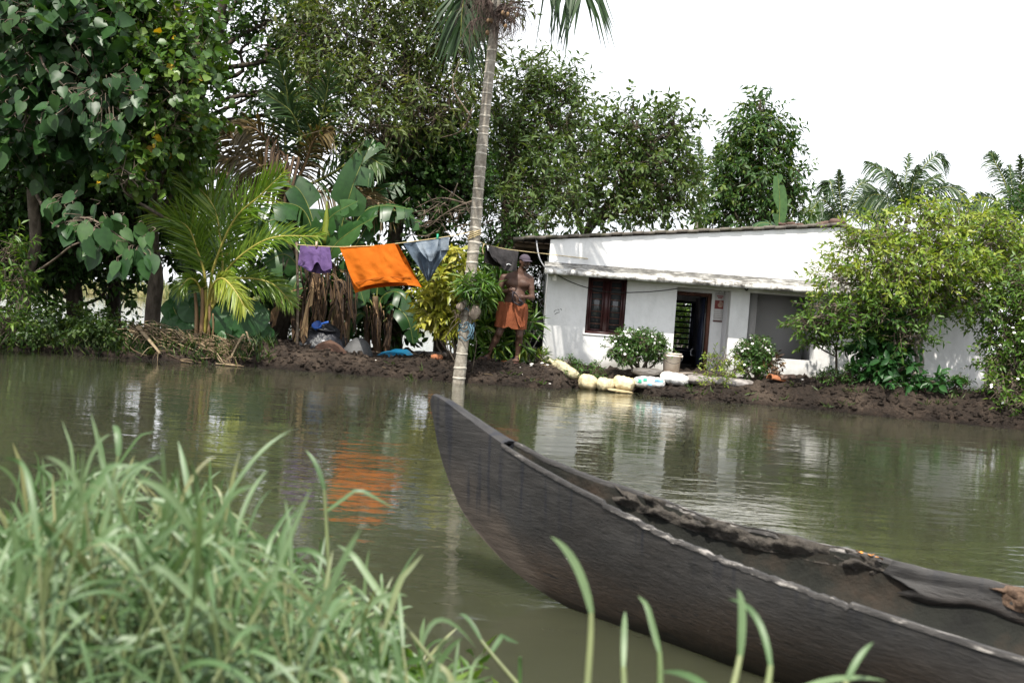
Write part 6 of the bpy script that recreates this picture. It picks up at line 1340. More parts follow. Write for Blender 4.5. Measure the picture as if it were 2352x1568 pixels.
# ------------------------------------------------------------------ canoe
def canoe():
    T0 = P(1001, 909, 4.0); T0[2] = 0; th = math.radians(33.3)
    d = A(math.cos(th), -math.sin(th), 0); n = A(math.sin(th), math.cos(th), 0)
    ss = A(-.022, -.005, .02, .06, .1, .2, .35, .5, .7, .92, 1.2, 1.5, 1.8, 2.12, 2.4, 3.0, 3.6, 4.4, 5.2, 6.0, 6.5)
    ww = A(.008, .014, .018, .025, .030, .034, .046, .068, .106, .155, .212, .285, .345, .405, .448, .49, .5, .46, .34, .12, .01)
    zr = A(.69, .712, .708, .698, .681, .635, .573, .523, .473, .430, .375, .347, .321, .304, .289, .275, .28, .32, .42, .6, .72)
    sk = A(-.022, 0, .02, .05, .1, .15, .2, .3, .4, .5, .6, .7, .9, 1.3, 2.4, 4.0, 5.2, 5.8, 6.2, 6.5); zk = A(.66, .60, .53, .46, .37, .29, .235, .165, .10, .055, .02, -.005, -.045, -.075, -.095, -.095, -.05, .1, .35, .66)
    S = np.unique(np.concatenate([np.linspace(-.022, .2, 16), np.linspace(.2, 2.6, 260), np.linspace(2.6, 6.5, 50)]))
    from_s = lambda a, b: np.interp(S, a, b)
    def smooth_i(x, y):
        k = np.ones(7) / 7; f = np.interp(S, x, y); g = np.convolve(np.pad(f, 3, 'edge'), k, 'valid'); return np.where(S < .12, f, g)
    w, z1, z0 = smooth_i(ss, ww), smooth_i(ss, zr), smooth_i(sk, zk)
    rng = np.random.default_rng(31)
    root = thing('canoe', 'old dark wooden dugout canoe with a high pointed bow and rotten gunwales', 'canoe', A(T0[0] + d[0] * 3, T0[1] + d[1] * 3, -.1))
    # outside
    f = np.linspace(0, 1, 22)
    mm = np.clip((S - .25) / 1.1, 0, 1)[:, None]
    prof = (1 - mm) * (1 - f[None] ** 1.25) ** .95 + mm * np.sqrt(np.clip(1 - f[None] ** 2.6, 0, 1))
    rnd_n = lambda a, sc, sd: fbm(np.stack([S * sc, S * 0 + a, S * 0], -1), 4, sd)
    chipN = np.where((S > .86) & (S < 1.75), -.022 * np.abs(rnd_n(0, 26, 4)) * .55 - .004, 0) + .001 * rnd_n(3, 7, 6) * np.clip(S * 3, 0, 1)
    chipF = .008 * rnd_n(5, 6, 9) * np.clip(S * 3, 0, 1) + np.where((S > .84) & (S < 1.5), .012 * rnd_n(5, 10, 19), 0)
    def side(sign, chip):
        Tt = w[:, None] * prof * sign; Z = (z1 + chip)[:, None] + (z0 - z1 - chip)[:, None] * f[None]
        bul = .004 * fbm(np.stack([np.repeat(S[:, None], 22, 1) * 3, Z * 6, Z * 0 + sign], -1).reshape(-1, 3), 4, 8).reshape(Z.shape) * (f[None] > .03) * np.clip(S[:, None] * 4, 0, 1)
        return T0 + d * S[:, None, None] + n * (Tt + bul * sign)[..., None] + UP * Z[..., None]
    near, far = side(-1, chipN), side(1, chipF)
    a = Acc(); a.grid(near); a.grid(far[:, ::-1])
    # inside
    i0 = int(np.searchsorted(S, .36)); Si = S[i0:]; thk = np.interp(Si, [.36, .5, .9, 1.5], [.010, .016, .018, .020]); wi = np.maximum(w[i0:] - thk, .004)
    fi = np.linspace(0, 1, 14); depth = np.interp(Si, [.36, .45, .6, .9, 2, 5.6, 6.5], [.03, .10, .17, .24, .30, .30, .05])
    zi0 = np.maximum(z1[i0:] - depth, z0[i0:] + .035); pi_ = np.sqrt(np.clip(1 - fi ** 2.8, 0, 1))
    inn = {}
    for sign, chip in ((-1, chipN), (1, chipF)):
        Tt = wi[:, None] * pi_[None] * sign; zt = (z1 + chip)[i0:] - .002; Z = zt[:, None] + (zi0 - zt)[:, None] * fi[None]
        bul = .010 * fbm(np.stack([np.repeat(Si[:, None], 14, 1) * 4, Z * 9, Z * 0 + sign], -1).reshape(-1, 3), 4, 18).reshape(Z.shape) * (fi[None] > .05) * (fi[None] < .97)
        inn[sign] = T0 + d * Si[:, None, None] + n * (Tt + bul * sign)[..., None] + UP * Z[..., None]
    lin = Acc(); lin.grid(inn[-1][:, ::-1]); lin.grid(inn[1])
    # solid top ahead of the slot, and the slot's end
    top = np.stack([near[:i0 + 1, 0], (near[:i0 + 1, 0] + far[:i0 + 1, 0]) / 2 + UP * .006, far[:i0 + 1, 0]], 1); a.grid(top[:, ::-1])
    tip = near[0]; a.grid(np.stack([near[0], far[0]], 1))
    e = np.concatenate([inn[-1][0], inn[1][0][::-1][1:]]); a.add(np.vstack([e, e.mean(0)[None]]), None, [[len(e), j, j + 1] for j in range(len(e) - 1)])
    a.add([near[i0, 0], far[i0, 0], inn[1][0, 0], inn[-1][0, 0]], [[0, 1, 2, 3]])
    m, nt, b, o = mat('canoe_wood')
    g = nt.nodes.new('ShaderNodeNewGeometry'); mp = nt.nodes.new('ShaderNodeMapping'); mp.inputs['Rotation'].default_value = (0, 0, th); nt.links.new(g.outputs['Position'], mp.inputs['Vector'])
    def sc(x, y, z):
        q = nt.nodes.new('ShaderNodeMapping'); q.inputs['Scale'].default_value = (x, y, z); nt.links.new(mp.outputs[0], q.inputs['Vector']); return q.outputs[0]
    gr = noise(nt, sc(1.5, 14, 14), 3.0, 8, .62); bl = noise(nt, sc(1, 1.6, 1.6), 3.4, 6, .6); fi_ = noise(nt, sc(4, 60, 60), 2.2, 6, .65)
    c = ramp(nt, gr, [(.25, (.013, .0125, .0122)), (.5, (.027, .0258, .0252)), (.78, (.050, .0475, .0460))])
    s_ = nt.nodes.new('ShaderNodeSeparateXYZ'); nt.links.new(g.outputs['Position'], s_.inputs[0]); zz = mth(nt, 'ADD', s_.outputs['Z'], mth(nt, 'MULTIPLY', mth(nt, 'SUBTRACT', bl, .5), .22))
    brown = ramp(nt, fi_, [(.3, (.013, .009, .006)), (.7, (.045, .029, .018))])
    c = mixc(nt, ramp(nt, zz, [(.05, (.85,) * 3), (.16, (.55,) * 3), (.26, (0,) * 3)]), c, brown)
    c = mixc(nt, ramp(nt, bl, [(.45, (0, 0, 0)), (.7, (.55,) * 3)]), c, ramp(nt, fi_, [(.3, (.012, .010, .009)), (.7, (.030, .025, .022))]))
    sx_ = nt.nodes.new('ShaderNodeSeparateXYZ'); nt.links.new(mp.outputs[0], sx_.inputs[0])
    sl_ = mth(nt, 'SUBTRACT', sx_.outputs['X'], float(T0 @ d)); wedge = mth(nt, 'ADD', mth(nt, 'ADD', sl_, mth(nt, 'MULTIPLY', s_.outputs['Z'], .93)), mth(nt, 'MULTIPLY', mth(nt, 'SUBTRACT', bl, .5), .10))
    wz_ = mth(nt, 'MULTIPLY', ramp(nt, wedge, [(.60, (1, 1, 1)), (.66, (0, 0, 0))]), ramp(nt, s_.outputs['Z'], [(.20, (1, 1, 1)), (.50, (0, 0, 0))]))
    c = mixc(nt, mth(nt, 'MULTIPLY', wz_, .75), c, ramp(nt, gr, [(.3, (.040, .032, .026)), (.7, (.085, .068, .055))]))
    # waterline slime
    c = mixc(nt, ramp(nt, zz, [(.0, (.9,) * 3), (.045, (0,) * 3)]), c, (.010, .009, .006))
    # dark runs below the broken rail
    run = noise(nt, sc(18, 3, 1.2), 1.6, 3, .5); rz = ramp(nt, mth(nt, 'ADD', s_.outputs['Z'], mth(nt, 'MULTIPLY', run, .02)), [(.26, (0, 0, 0)), (.36, (1, 1, 1))])
    c = mixc(nt, mth(nt, 'MULTIPLY', ramp(nt, run, [(.56, (0, 0, 0)), (.64, (.8,) * 3)]), rz), c, (.012, .013, .018))
    fl = noise(nt, sc(9, 18, 18), 1.7, 2, .5); c = mixc(nt, ramp(nt, fl, [(.775, (0, 0, 0)), (.79, (.8,) * 3)]), c, (.42, .41, .40))
    crk = noise(nt, sc(.9, 26, 26), 1.9, 4, .5, .3); c = mixc(nt, ramp(nt, crk, [(.655, (0, 0, 0)), (.68, (.75,) * 3)]), c, (.006, .006, .006))
    c = mixc(nt, .6, c, ramp(nt, noise(nt, sc(1.2, 2, 2), 1.9, 5, .6), [(.3, (.5, .5, .5)), (.7, (1.6, 1.55, 1.5))]), 'MULTIPLY')
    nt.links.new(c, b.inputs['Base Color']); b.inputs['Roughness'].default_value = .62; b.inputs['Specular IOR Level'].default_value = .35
    bump(nt, b, mth(nt, 'ADD', fi_, mth(nt, 'MULTIPLY', gr, .8)), .003)
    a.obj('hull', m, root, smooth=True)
    # gunwales: worn top edge of each side
    mg, nt, b, o = mat('gunwale_wood')
    g = nt.nodes.new('ShaderNodeNewGeometry'); mp = nt.nodes.new('ShaderNodeMapping'); mp.inputs['Rotation'].default_value = (0, 0, th); nt.links.new(g.outputs['Position'], mp.inputs['Vector'])
    q = nt.nodes.new('ShaderNodeMapping'); q.inputs['Scale'].default_value = (1.5, 9, 9); nt.links.new(mp.outputs[0], q.inputs['Vector'])
    n1 = noise(nt, q.outputs[0], 5, 8, .68); n2 = noise(nt, mp.outputs[0], 7, 5, .6)
    sx_ = nt.nodes.new('ShaderNodeSeparateXYZ'); nt.links.new(mp.outputs[0], sx_.inputs[0]); ag = ramp(nt, mth(nt, 'SUBTRACT', sx_.outputs['X'], float(T0 @ d)), [(.80, (0, 0, 0)), (.98, (1, 1, 1))])
    n1 = mth(nt, 'ADD', n1, mth(nt, 'MULTIPLY', ag, .085))
    c = ramp(nt, n1, [(.32, (.010, .0095, .009)), (.50, (.022, .020, .019)), (.62, (.050, .046, .043)), (.70, (.27, .25, .23))]); nt.links.new(c, b.inputs['Base Color']); b.inputs['Roughness'].default_value = .8
    bump(nt, b, n1, .008)
    for sign, chip, edge in ((-1, chipN, near), (1, chipF, far)):
        o_ = edge[i0:, 0]; i_ = inn[sign][:, 0]; lift = UP * (.0008 + .001 * vnoise(np.stack([Si * 22, Si * 0, Si * 0 + sign], -1), 5))[:, None]
        out = n * sign * .004
        sec = np.stack([o_ + out - UP * .014, o_ + out + lift * .6, (o_ * .75 + i_ * .25) + lift * 1.6, (o_ * .25 + i_ * .75) + lift * 1.6, i_ - out * .6 + lift * .6, i_ - out * .6 - UP * .012], 1)
        ac = Acc(); ac.grid(sec if sign > 0 else sec[:, ::-1]); ac.obj('gunwale', mg, root, smooth=True)
    # rotten chunk, inner strake and crumbling patch on the far side
    def lining(name, s0, s1, top, bot, prot, amp, mt, seed, nf=12, fr=9):
        Sx = np.linspace(s0, s1, 90); wx = np.interp(Sx, S, w) - .03; zx = np.interp(Sx, S, z1 + chipF); fx = np.linspace(0, 1, nf)
        pr = np.where((fx < .02) | (fx > .98), 0, 1) * np.sin(np.pi * np.clip(fx, .08, .92)) ** .35
        endf = np.clip(np.minimum((Sx - s0) / .03, (s1 - Sx) / .03), 0, 1)
        zt = zx + top; zb = zx + bot * (1 + .35 * fbm(np.stack([Sx * 5, Sx * 0, Sx * 0 + seed], -1), 3, seed))
        Z = zt[:, None] + (zb - zt)[:, None] * fx[None]
        jit = .07 * vnoise(np.stack([fx * 5 + seed, fx * 0, fx * 0], -1), seed) * 1.0; SX = Sx[:, None] + jit[None] * (np.abs(2 * (Sx - s0) / (s1 - s0) - 1) ** 3)[:, None]
        nz = fbm(np.stack([np.repeat(Sx[:, None], nf, 1) * fr, Z * fr * 2.2, Z * 0 + seed], -1).reshape(-1, 3), 5, seed).reshape(Z.shape)
        zf = np.interp(Sx, Si, zi0)[:, None]; dep = np.sqrt(np.clip(1 - np.clip((zx[:, None] - Z) / (zx[:, None] - zf), 0, .97) ** 2.8, .02, 1))
        tt_ = (wx[:, None] + .002) * dep - (prot + amp * nz) * pr[None] * endf[:, None] + .004
        X = T0 + d * SX[..., None] + n * tt_[..., None] + UP * (Z + amp * .5 * nz * pr[None])[..., None]
        ac = Acc(); ac.grid(X); ac.obj(name, mt, root, smooth=False)
    rot = rough_mat('rotten_wood', (.005, .005, .005), (.085, .074, .062), 16, .9, .03, c2=(.022, .021, .021)); rot2 = rough_mat('crumbling_wood', (.035, .022, .015), (.20, .13, .088), 26, .95, .035, c2=(.10, .065, .044))
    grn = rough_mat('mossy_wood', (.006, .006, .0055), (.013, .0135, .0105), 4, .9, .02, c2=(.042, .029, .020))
    lining('rotten_edge', .80, 1.72, .004, -.062, .008, .055, rot, 5, fr=18)
    lining('inner_strake', 1.735, 3.4, .004, -.10, .016, .006, m, 7)
    lining('crumbling_patch', 2.02, 2.75, .006, -.085, .030, .045, rot2, 9, fr=16)
    lin.obj('inner_side', grn, root, smooth=True)
canoe()
def petals():
    rng = np.random.default_rng(6); ps = np.array([G(u, v, .335) + A(0, 0, .004) for u, v in ((1961, 1270), (1979, 1273), (2000, 1278), (2010, 1281))]); a = Acc()
    put_leaves(a, ps, nrm(rng.normal(size=(4, 3)) * A(1, 1, .1)), np.repeat(UP[None], 4, 0) + .15 * rng.normal(size=(4, 3)), np.full(4, .035), np.full(4, .022), 'oval', np.full(4, .5))
    tag(a.obj('petals', rough_mat('orange_petal', (.55, .20, .02), (.70, .30, .04), 9, .6, 0), kind='stuff'), 'few orange petals lying on the far rim of the canoe', 'petals')
petals()

# ------------------------------------------------------------------ foreground grass
def stalk(a, st, rng, base, top, nl, L, W, lean=.0, sr=.003, sd=.06):
    base = np.asarray(base, float); top = np.asarray(top, float); h = np.linalg.norm(top - base)
    side = A(rng.normal() * sd, rng.normal() * sd, 0) * h
    p = spline([base, base * .6 + top * .4 + side, base * .2 + top * .8 + side * .6, top], 14)
    st.tube(p, np.linspace(sr * 1.15, sr * .7, 14), 6, rng.random(), cap=False)
    k = np.arange(nl); t = .25 + .75 * (k + .3 * rng.random(nl)) / max(nl - 1, 1); t = np.clip(t, 0, 1)
    az = rng.random() * 6.28
    for j in range(nl):
        q = np.array([np.interp(t[j], np.linspace(0, 1, 14), p[:, c]) for c in range(3)]); tg = nrm(p[-1] - p[-4])
        az_ = az + j * math.pi + rng.normal() * .5; o = A(math.cos(az_), math.sin(az_) * .7, 0)
        last = j == nl - 1
        up = (.95 if last else .55 + .3 * rng.random()); d0 = nrm(o * (.25 if last else .55 + .25 * rng.random()) + tg * up)
        ln = L * (.7 + .6 * rng.random()); bend = (.2 + .5 * rng.random() if last else .5 + 1.1 * rng.random())
        s = np.linspace(0, 1, 9); kink = rng.random() < .3; kp = rng.uniform(.45, .75)
        e = s ** 2 if not kink else np.where(s < kp, s * .12, (s - kp) * 1.7 + .1)
        c_ = q + d0 * (ln * s)[:, None] + (o * .35 - UP) * (ln * bend * e * .8)[:, None]
        w_ = W * (.75 + .5 * rng.random()) * .5 * np.array([.62, .9, 1, 1, .97, .9, .72, .42, .04])
        tn = nrm(np.gradient(c_, axis=0)); wv = nrm(np.cross(tn, nrm(A(rng.normal() * .35, -1, .55 + rng.normal() * .3)))); nn = np.cross(wv, tn)
        X = np.stack([c_ + wv * w_[:, None] + nn * (w_ * .25)[:, None], c_, c_ - wv * w_[:, None] + nn * (w_ * .25)[:, None]], 1)
        a.grid(X, np.clip(.25 + .5 * rng.random() + .25 * t[j], 0, 1))
def near_grass():
    rng = np.random.default_rng(55)
    pu = A(-250, 0, 80, 130, 190, 270, 330, 400, 500, 560, 640, 700, 740, 800, 880, 950, 1050, 1130, 1230); pv = A(1190, 1150, 1030, 1050, 1020, 1010, 1080, 1060, 1060, 1130, 1190, 1210, 1210, 1265, 1300, 1390, 1440, 1510, 1590)
    a, st = Acc(), Acc()
    for k in range(900):
        Y = 1.15 + 1.25 * rng.random() ** .9
        u = rng.uniform(-200, 1060) if rng.random() < .75 else rng.uniform(-200, 560)
        LL = (.7 + .6 * rng.random()) * .165; v = np.interp(u, pu, pv) + abs(rng.normal()) * 200 + LL * .60 * FPX / Y
        top = P(u, v, Y)
        base = A(top[0] + rng.normal() * .10, top[1] + rng.normal() * .08, -.12)
        if top[2] < .04: continue
        h = top[2] + .1
        stalk(a, st, rng, base, top, rng.integers(5, 8), min(LL, .06 + .12 * h), 0.0060 * (.7 + .7 * rng.random()), 0)
    lf, tw, _ = crown(rng, [(150, 1560, 420, 110, 1.7), (650, 1620, 400, 90, 1.8), (60, 1400, 160, 120, 1.9), (1000, 1640, 160, 50, 1.9)], 420, 6, .045, .013, 'lance', twig=.09, tw_r=.0012, flat=.4)
    lf.obj('leafy_weeds', M['leaf_shrub'], kind='stuff'); tag(bpy.data.objects['leafy_weeds'], 'small dark green weeds low among the foreground grass', 'weeds')
    g = a.obj('reed_grass', M['grass_near'], kind='stuff', smooth=True); tag(g, 'mass of pale green reed grass filling the lower left foreground', 'grass')
    s_ = st.obj('grass_stems', M['stem_near'], g, kind='stuff', smooth=True)
    spec = [((745, 1020, 1.75), 768, 1600, 4, .20, 'tall single grass stalk with an upright forked tip before the orange reflection'), ((272, 985, 1.6), 150, 1560, 4, .11, 'tallest thin grass stalk leaning right at the far left, bare at its tip'), ((78, 1020, 1.6), 60, 1500, 3, .2, 'upright broad grass blade at the far left of the grass mass'),
            ((500, 1040, 1.55), 420, 1620, 5, .25, 'arching grass stalk left of the purple reflection with a drooping top leaf'), ((490, 1110, 1.4), 640, 1640, 4, .30, 'long grass blade slanting down to the right through the middle of the grass mass'), ((440, 1080, 1.6), 425, 1600, 4, .2, 'straight pale grass stem rising in the middle of the left grass'),
            ((1358, 1275, 1.30), 1320, 1760, 3, .16, 'straight upright grass blade standing alone against the canoe hull'), ((1432, 1405, 1.28), 1440, 1760, 4, .15, 'forked pale grass stalk at the bottom right of the straight blade'), ((1515, 1385, 1.35), 1500, 1780, 3, .14, 'small grass stalk with a side leaf between the straight blade and the bent stalks'),
            ((1700, 1330, 1.22), 1620, 1780, 3, .2, 'left of the two bent grass stalks crossing the canoe hull'), ((1770, 1370, 1.22), 1690, 1780, 3, .18, 'right of the two bent grass stalks crossing the canoe hull'), ((1945, 1455, 1.2), 1905, 1780, 2, .12, 'short grass blade furthest right before the canoe hull'),
            ((1105, 1405, 1.7), 1260, 1640, 3, .12, 'thin yellowish grass stem leaning left at the waterline before the bow'), ((900, 1290, 1.6), 1100, 1660, 4, .2, 'grass stalk slanting left at the right end of the grass mass'), ((640, 1190, 1.5), 720, 1650, 4, .24, 'broad curved grass stalk below the purple reflection'), ((195, 1010, 1.65), 170, 1500, 4, .16, 'grass stalk with a square folded tip at the upper left')]
    for (u, v, Y), ub, vb, nl, L, lab in spec:
        top = P(u, v + L * .62 * FPX / Y, Y); base = P(ub, vb, Y - .05); a, st = Acc(), Acc()
        r = thing('grass_stalk', lab, 'grass', base, 'tall grass stalks in the foreground')
        L *= (.72 if u < 1200 else .85); nl = nl if u < 1200 else 2; top = P(u, v + L * (.55 if u < 1200 else .55) * FPX / Y, Y)
        stalk(a, st, rng, base, top, nl, L, .0090 if u < 1200 else .0100, 0, .0036 if u < 1200 else .0050, .02); st.obj('stem', M['stem_near'], r, smooth=True)
        # each blade is a part of its own
        V = a.V; Q = a.Q
        off = 0
        for Vj in V:
            b = Acc(); b.grid(Vj.reshape(9, 3, 3), rng.random() * .6 + .3); b.obj('blade', M['grass_near'], r, smooth=True)
near_grass()
# ------------------------------------------------------------------ the man
def surface_nets(F, o, h):
    ins = F < 0; nx, ny, nz = F.shape
    cnt = np.zeros((nx - 1, ny - 1, nz - 1), np.int8)
    for i in (0, 1):
        for j in (0, 1):
            for k in (0, 1): cnt += ins[i:nx - 1 + i, j:ny - 1 + j, k:nz - 1 + k]
    act = (cnt > 0) & (cnt < 8); idx = -np.ones(act.shape, np.int64); cells = np.argwhere(act); idx[act] = np.arange(len(cells))
    acc = np.zeros((len(cells), 3)); num = np.zeros(len(cells)); cor = [(i, j, k) for i in (0, 1) for j in (0, 1) for k in (0, 1)]
    val = np.stack([F[cells[:, 0] + i, cells[:, 1] + j, cells[:, 2] + k] for i, j, k in cor], 1)
    for a_ in range(8):
        for b_ in range(a_ + 1, 8):
            if sum(abs(np.array(cor[a_]) - np.array(cor[b_]))) != 1: continue
            va, vb = val[:, a_], val[:, b_]; m = (va < 0) != (vb < 0)
            t = va[m] / (va[m] - vb[m]); acc[m] += np.array(cor[a_]) + t[:, None] * (np.array(cor[b_]) - np.array(cor[a_])); num[m] += 1
    V = (cells + acc / num[:, None]) * h + o; Q = []
    for ax in range(3):
        sl0 = [slice(None)] * 3; sl1 = [slice(None)] * 3; sl0[ax] = slice(0, -1); sl1[ax] = slice(1, None)
        a_, b_ = ins[tuple(sl0)], ins[tuple(sl1)]; e = np.argwhere(a_ != b_); u, w = (ax + 1) % 3, (ax + 2) % 3
        ok = (e[:, u] > 0) & (e[:, w] > 0) & (e[:, u] < F.shape[u] - 1) & (e[:, w] < F.shape[w] - 1); e = e[ok]
        du = np.eye(3, dtype=int)[u]; dw = np.eye(3, dtype=int)[w]
        q = np.stack([idx[tuple((e - du - dw).T)], idx[tuple((e - dw).T)], idx[tuple(e.T)], idx[tuple((e - du).T)]], 1)
        fl = ~a_[tuple(e.T)]; q[fl] = q[fl][:, ::-1]; Q.append(q)
    return V, np.vstack(Q)
class Sdf:
    def __init__(s, lo, hi, h):
        s.o = np.array(lo, float); s.h = h; s.n = np.ceil((np.array(hi) - s.o) / h).astype(int) + 1; s.F = np.full(s.n, 9.0, np.float32)
    def _win(s, lo, hi):
        i0 = np.maximum(np.floor((lo - s.o) / s.h).astype(int), 0); i1 = np.minimum(np.ceil((hi - s.o) / s.h).astype(int) + 1, s.n)
        g = np.meshgrid(*[np.arange(i0[k], i1[k]) * s.h + s.o[k] for k in range(3)], indexing='ij')
        return tuple(slice(i0[k], i1[k]) for k in range(3)), np.stack(g, -1)
    def blend(s, sl, d, k):
        f = s.F[sl]; hh = np.clip(.5 + .5 * (f - d) / k, 0, 1); s.F[sl] = f * (1 - hh) + d * hh - k * hh * (1 - hh)
    def cap(s, a, b, ra, rb=None, k=.02):
        a, b = np.asarray(a, float), np.asarray(b, float); rb = ra if rb is None else rb; m = max(ra, rb) + k * 1.5 + .01
        sl, X = s._win(np.minimum(a, b) - m, np.maximum(a, b) + m)
        ab = b - a; t = np.clip(((X - a) @ ab) / max(ab @ ab, 1e-9), 0, 1); s.blend(sl, np.linalg.norm(X - a - t[..., None] * ab, axis=-1) - (ra + (rb - ra) * t), k)
    def ell(s, c, r, k=.02, Mx=None):
        c, r = np.asarray(c, float), np.asarray(r, float); m = r.max() + k * 1.5 + .01; sl, X = s._win(c - m, c + m); p = X - c
        if Mx is not None: p = p @ np.asarray(Mx)
        k0 = np.linalg.norm(p / r, axis=-1); k1 = np.linalg.norm(p / r ** 2, axis=-1); s.blend(sl, k0 * (k0 - 1) / np.maximum(k1, 1e-6), k)
def man():
    Y = 15.75; p = lambda u, v, dy=0: P(u, v, Y) + A(0, dy, 0)
    skin = rough_mat('dark_skin', (.060, .030, .020), (.102, .053, .035), 9, .58, .002, spec=.35)
    fL, fR = p(1113, 822), p(1188, 826); fL[2] = gz(fL[0], fL[1]) + .02; fR[2] = gz(fR[0], fR[1]) + .02
    root = thing('person', 'shirtless man in a dull purple cap and rust-orange cloth on the bank', 'person', A((fL[0] + fR[0]) / 2, Y, min(fL[2], fR[2]) - .02))
    S = Sdf((p(1100, 800)[0] - .12, Y - .55, fL[2] - .12), (p(1240, 600)[0] + .12, Y + .40, p(1200, 570)[2] + .12), .0075)
    chest, belly, pelvis = p(1189, 652), p(1183, 684, -.03), p(1180, 706)
    sh = (p(1157, 638), p(1218, 642)); neck = p(1195, 630, -.01); head = p(1205, 603, -.05)
    S.ell(chest, (.185, .115, .16), .04); S.ell(p(1189, 640), (.19, .09, .09), .05); S.ell(belly, (.168, .150, .155), .05); S.ell(p(1181, 697, -.03), (.170, .145, .11), .05); S.ell(pelvis, (.175, .125, .12), .05)
    S.ell(p(1176, 651, -.09), (.085, .04, .06), .03); S.ell(p(1203, 653, -.09), (.085, .04, .06), .03)     # pectorals
    S.cap(p(1192, 636), neck + A(.0, -.01, .03), .062, .055, .03); S.cap(p(1170, 634), p(1194, 626), .05, .05, .04); S.cap(p(1213, 638), p(1197, 627), .05, .05, .04)
    # head, turned to the right of the view and a little down
    yaw = rotm((0, 0, 1), .55) @ rotm((1, 0, 0), .10); hx = lambda x, y, z: head + yaw @ A(x, y, z)
    S.ell(hx(0, .01, .02), (.073, .092, .095), .02, yaw); S.ell(hx(0, -.03, -.045), (.058, .062, .065), .03, yaw); S.cap(hx(0, .02, -.06), neck, .056, .056, .03)
    S.cap(hx(0, -.088, .012), hx(0, -.108, -.022), .010, .016, .012); S.ell(hx(0, -.085, .022), (.048, .016, .011), .012, yaw); S.ell(hx(0, -.078, -.092), (.026, .02, .018), .02, yaw); S.cap(hx(-.018, -.088, -.056), hx(.018, -.088, -.056), .009, .009, .01)
    for s_ in (-1, 1):
        S.ell(hx(s_ * .073, .012, -.005), (.012, .022, .032), .008, yaw); S.ell(hx(s_ * .042, -.07, -.02), (.02, .018, .018), .02, yaw)
    # arms
    el = (p(1145, 671, -.02), p(1222, 684, -.05)); wr = (p(1166, 669, -.20), p(1208, 683, -.24))
    for i in (0, 1):
        S.cap(sh[i], sh[i] * .5 + el[i] * .5, .060, .050, .04); S.cap(sh[i] * .5 + el[i] * .5, el[i], .050, .041, .02); S.cap(el[i], el[i] * .6 + wr[i] * .4, .044, .042, .015); S.cap(el[i] * .6 + wr[i] * .4, wr[i], .042, .027, .015)
    hands = []
    for i, (pal, fd, thd) in enumerate(((p(1174, 666, -.245), A(.7, -.45, -.5), A(.6, .0, .75)), (p(1199, 683, -.285), A(-.75, -.35, -.45), A(-.45, -.1, .85)))):
        fd = nrm(fd); thd = nrm(thd); S.cap(wr[i], pal, .026, .03, .02); ac = nrm(np.cross(fd, A(0, 1, .2))); S.ell(pal, (.042, .022, .040), .015)
        for j, (ln, off) in enumerate(((.034, -.030), (.040, -.010), (.037, .010), (.028, .028))):
            b = pal + ac * off + fd * .028; m1 = b + nrm(fd + A(0, -.2, -.1)) * ln; m2 = m1 + nrm(fd * .3 + A(0, .45, -.75)) * ln * .8; m3 = m2 + nrm(-fd * .5 + A(0, .6, -.3)) * ln * .55
            S.cap(b - fd * .015, m1, .0105, .0095, .006); S.cap(m1, m2, .0095, .009, .004); S.cap(m2, m3, .009, .0082, .004)
        t0 = pal + thd * .028; t1 = t0 + nrm(thd * .6 + fd * .7) * .034; t2 = t1 + nrm(fd + A(0, -.1, -.4)) * .028
        S.cap(pal, t0, .016, .013, .01); S.cap(t0, t1, .0125, .011, .006); S.cap(t1, t2, .011, .0095, .004); hands.append(pal + fd * .045)
    # legs
    kn = (p(1146, 765, -.06), p(1193, 770, -.05)); an = (fL + A(.045, .05, .075), fR + A(.0, .05, .075)); hp = (p(1166, 712), p(1194, 714))
    for i in (0, 1):
        S.cap(hp[i], hp[i] * .5 + kn[i] * .5, .10, .078, .04); S.cap(hp[i] * .5 + kn[i] * .5, kn[i], .078, .056, .03); S.ell(kn[i] + A(0, -.012, 0), (.05, .05, .06), .02)
        cf = kn[i] * .68 + an[i] * .32 + A(0, .022, 0); S.cap(kn[i], cf, .050, .057, .02); S.cap(cf, an[i] * .85 + kn[i] * .15, .055, .036, .02); S.cap(an[i] * .85 + kn[i] * .15, an[i], .036, .034, .015)
        dr = nrm((A(-.75, -.65, 0), A(-.15, -1, 0))[i]); ft = (fL, fR)[i] + A(0, 0, .012); pr_ = np.cross(dr, UP)
        heel = A(an[i][0], an[i][1], ft[2] + .02) - dr * .035; ball = heel + dr * .165 - UP * .004
        S.cap(heel, an[i], .032, .036, .02); S.cap(heel, ball, .030, .030, .02); S.cap(an[i], ball, .034, .022, .02); S.cap(ball - pr_ * .022, ball + pr_ * .022, .024, .022, .015)
        for j, (o_, ln, r_) in enumerate(((-.034, .058, .014), (-.014, .056, .011), (.004, .05, .0105), (.021, .043, .010), (.036, .035, .0095))):
            s_ = 1 if i == 0 else -1; S.cap(ball + pr_ * o_ * s_, ball + dr * ln + pr_ * o_ * s_ * 1.15 - UP * .008, r_ + .002, r_, .006)
        sl = Acc(); th = np.linspace(0, 2 * math.pi, 26, endpoint=False); mid = heel + dr * .105
        out = np.stack([mid + dr * math.cos(t) * .145 + pr_ * math.sin(t) * (.046 + .010 * math.cos(t)) for t in th]); zb = ft[2] - .030
        rows = [out * A(1, 1, 0) + A(0, 0, z) for z in (zb, zb + .016)]
        sl.grid(np.array(rows), closed=True); c_ = mid * A(1, 1, 0)
        for z, fl in ((zb, 0), (zb + .016, 1)):
            sl.add(np.vstack([out * A(1, 1, 0) + A(0, 0, z), c_ + A(0, 0, z)]), None, [[26, (j + 1) % 26, j] if not fl else [26, j, (j + 1) % 26] for j in range(26)])
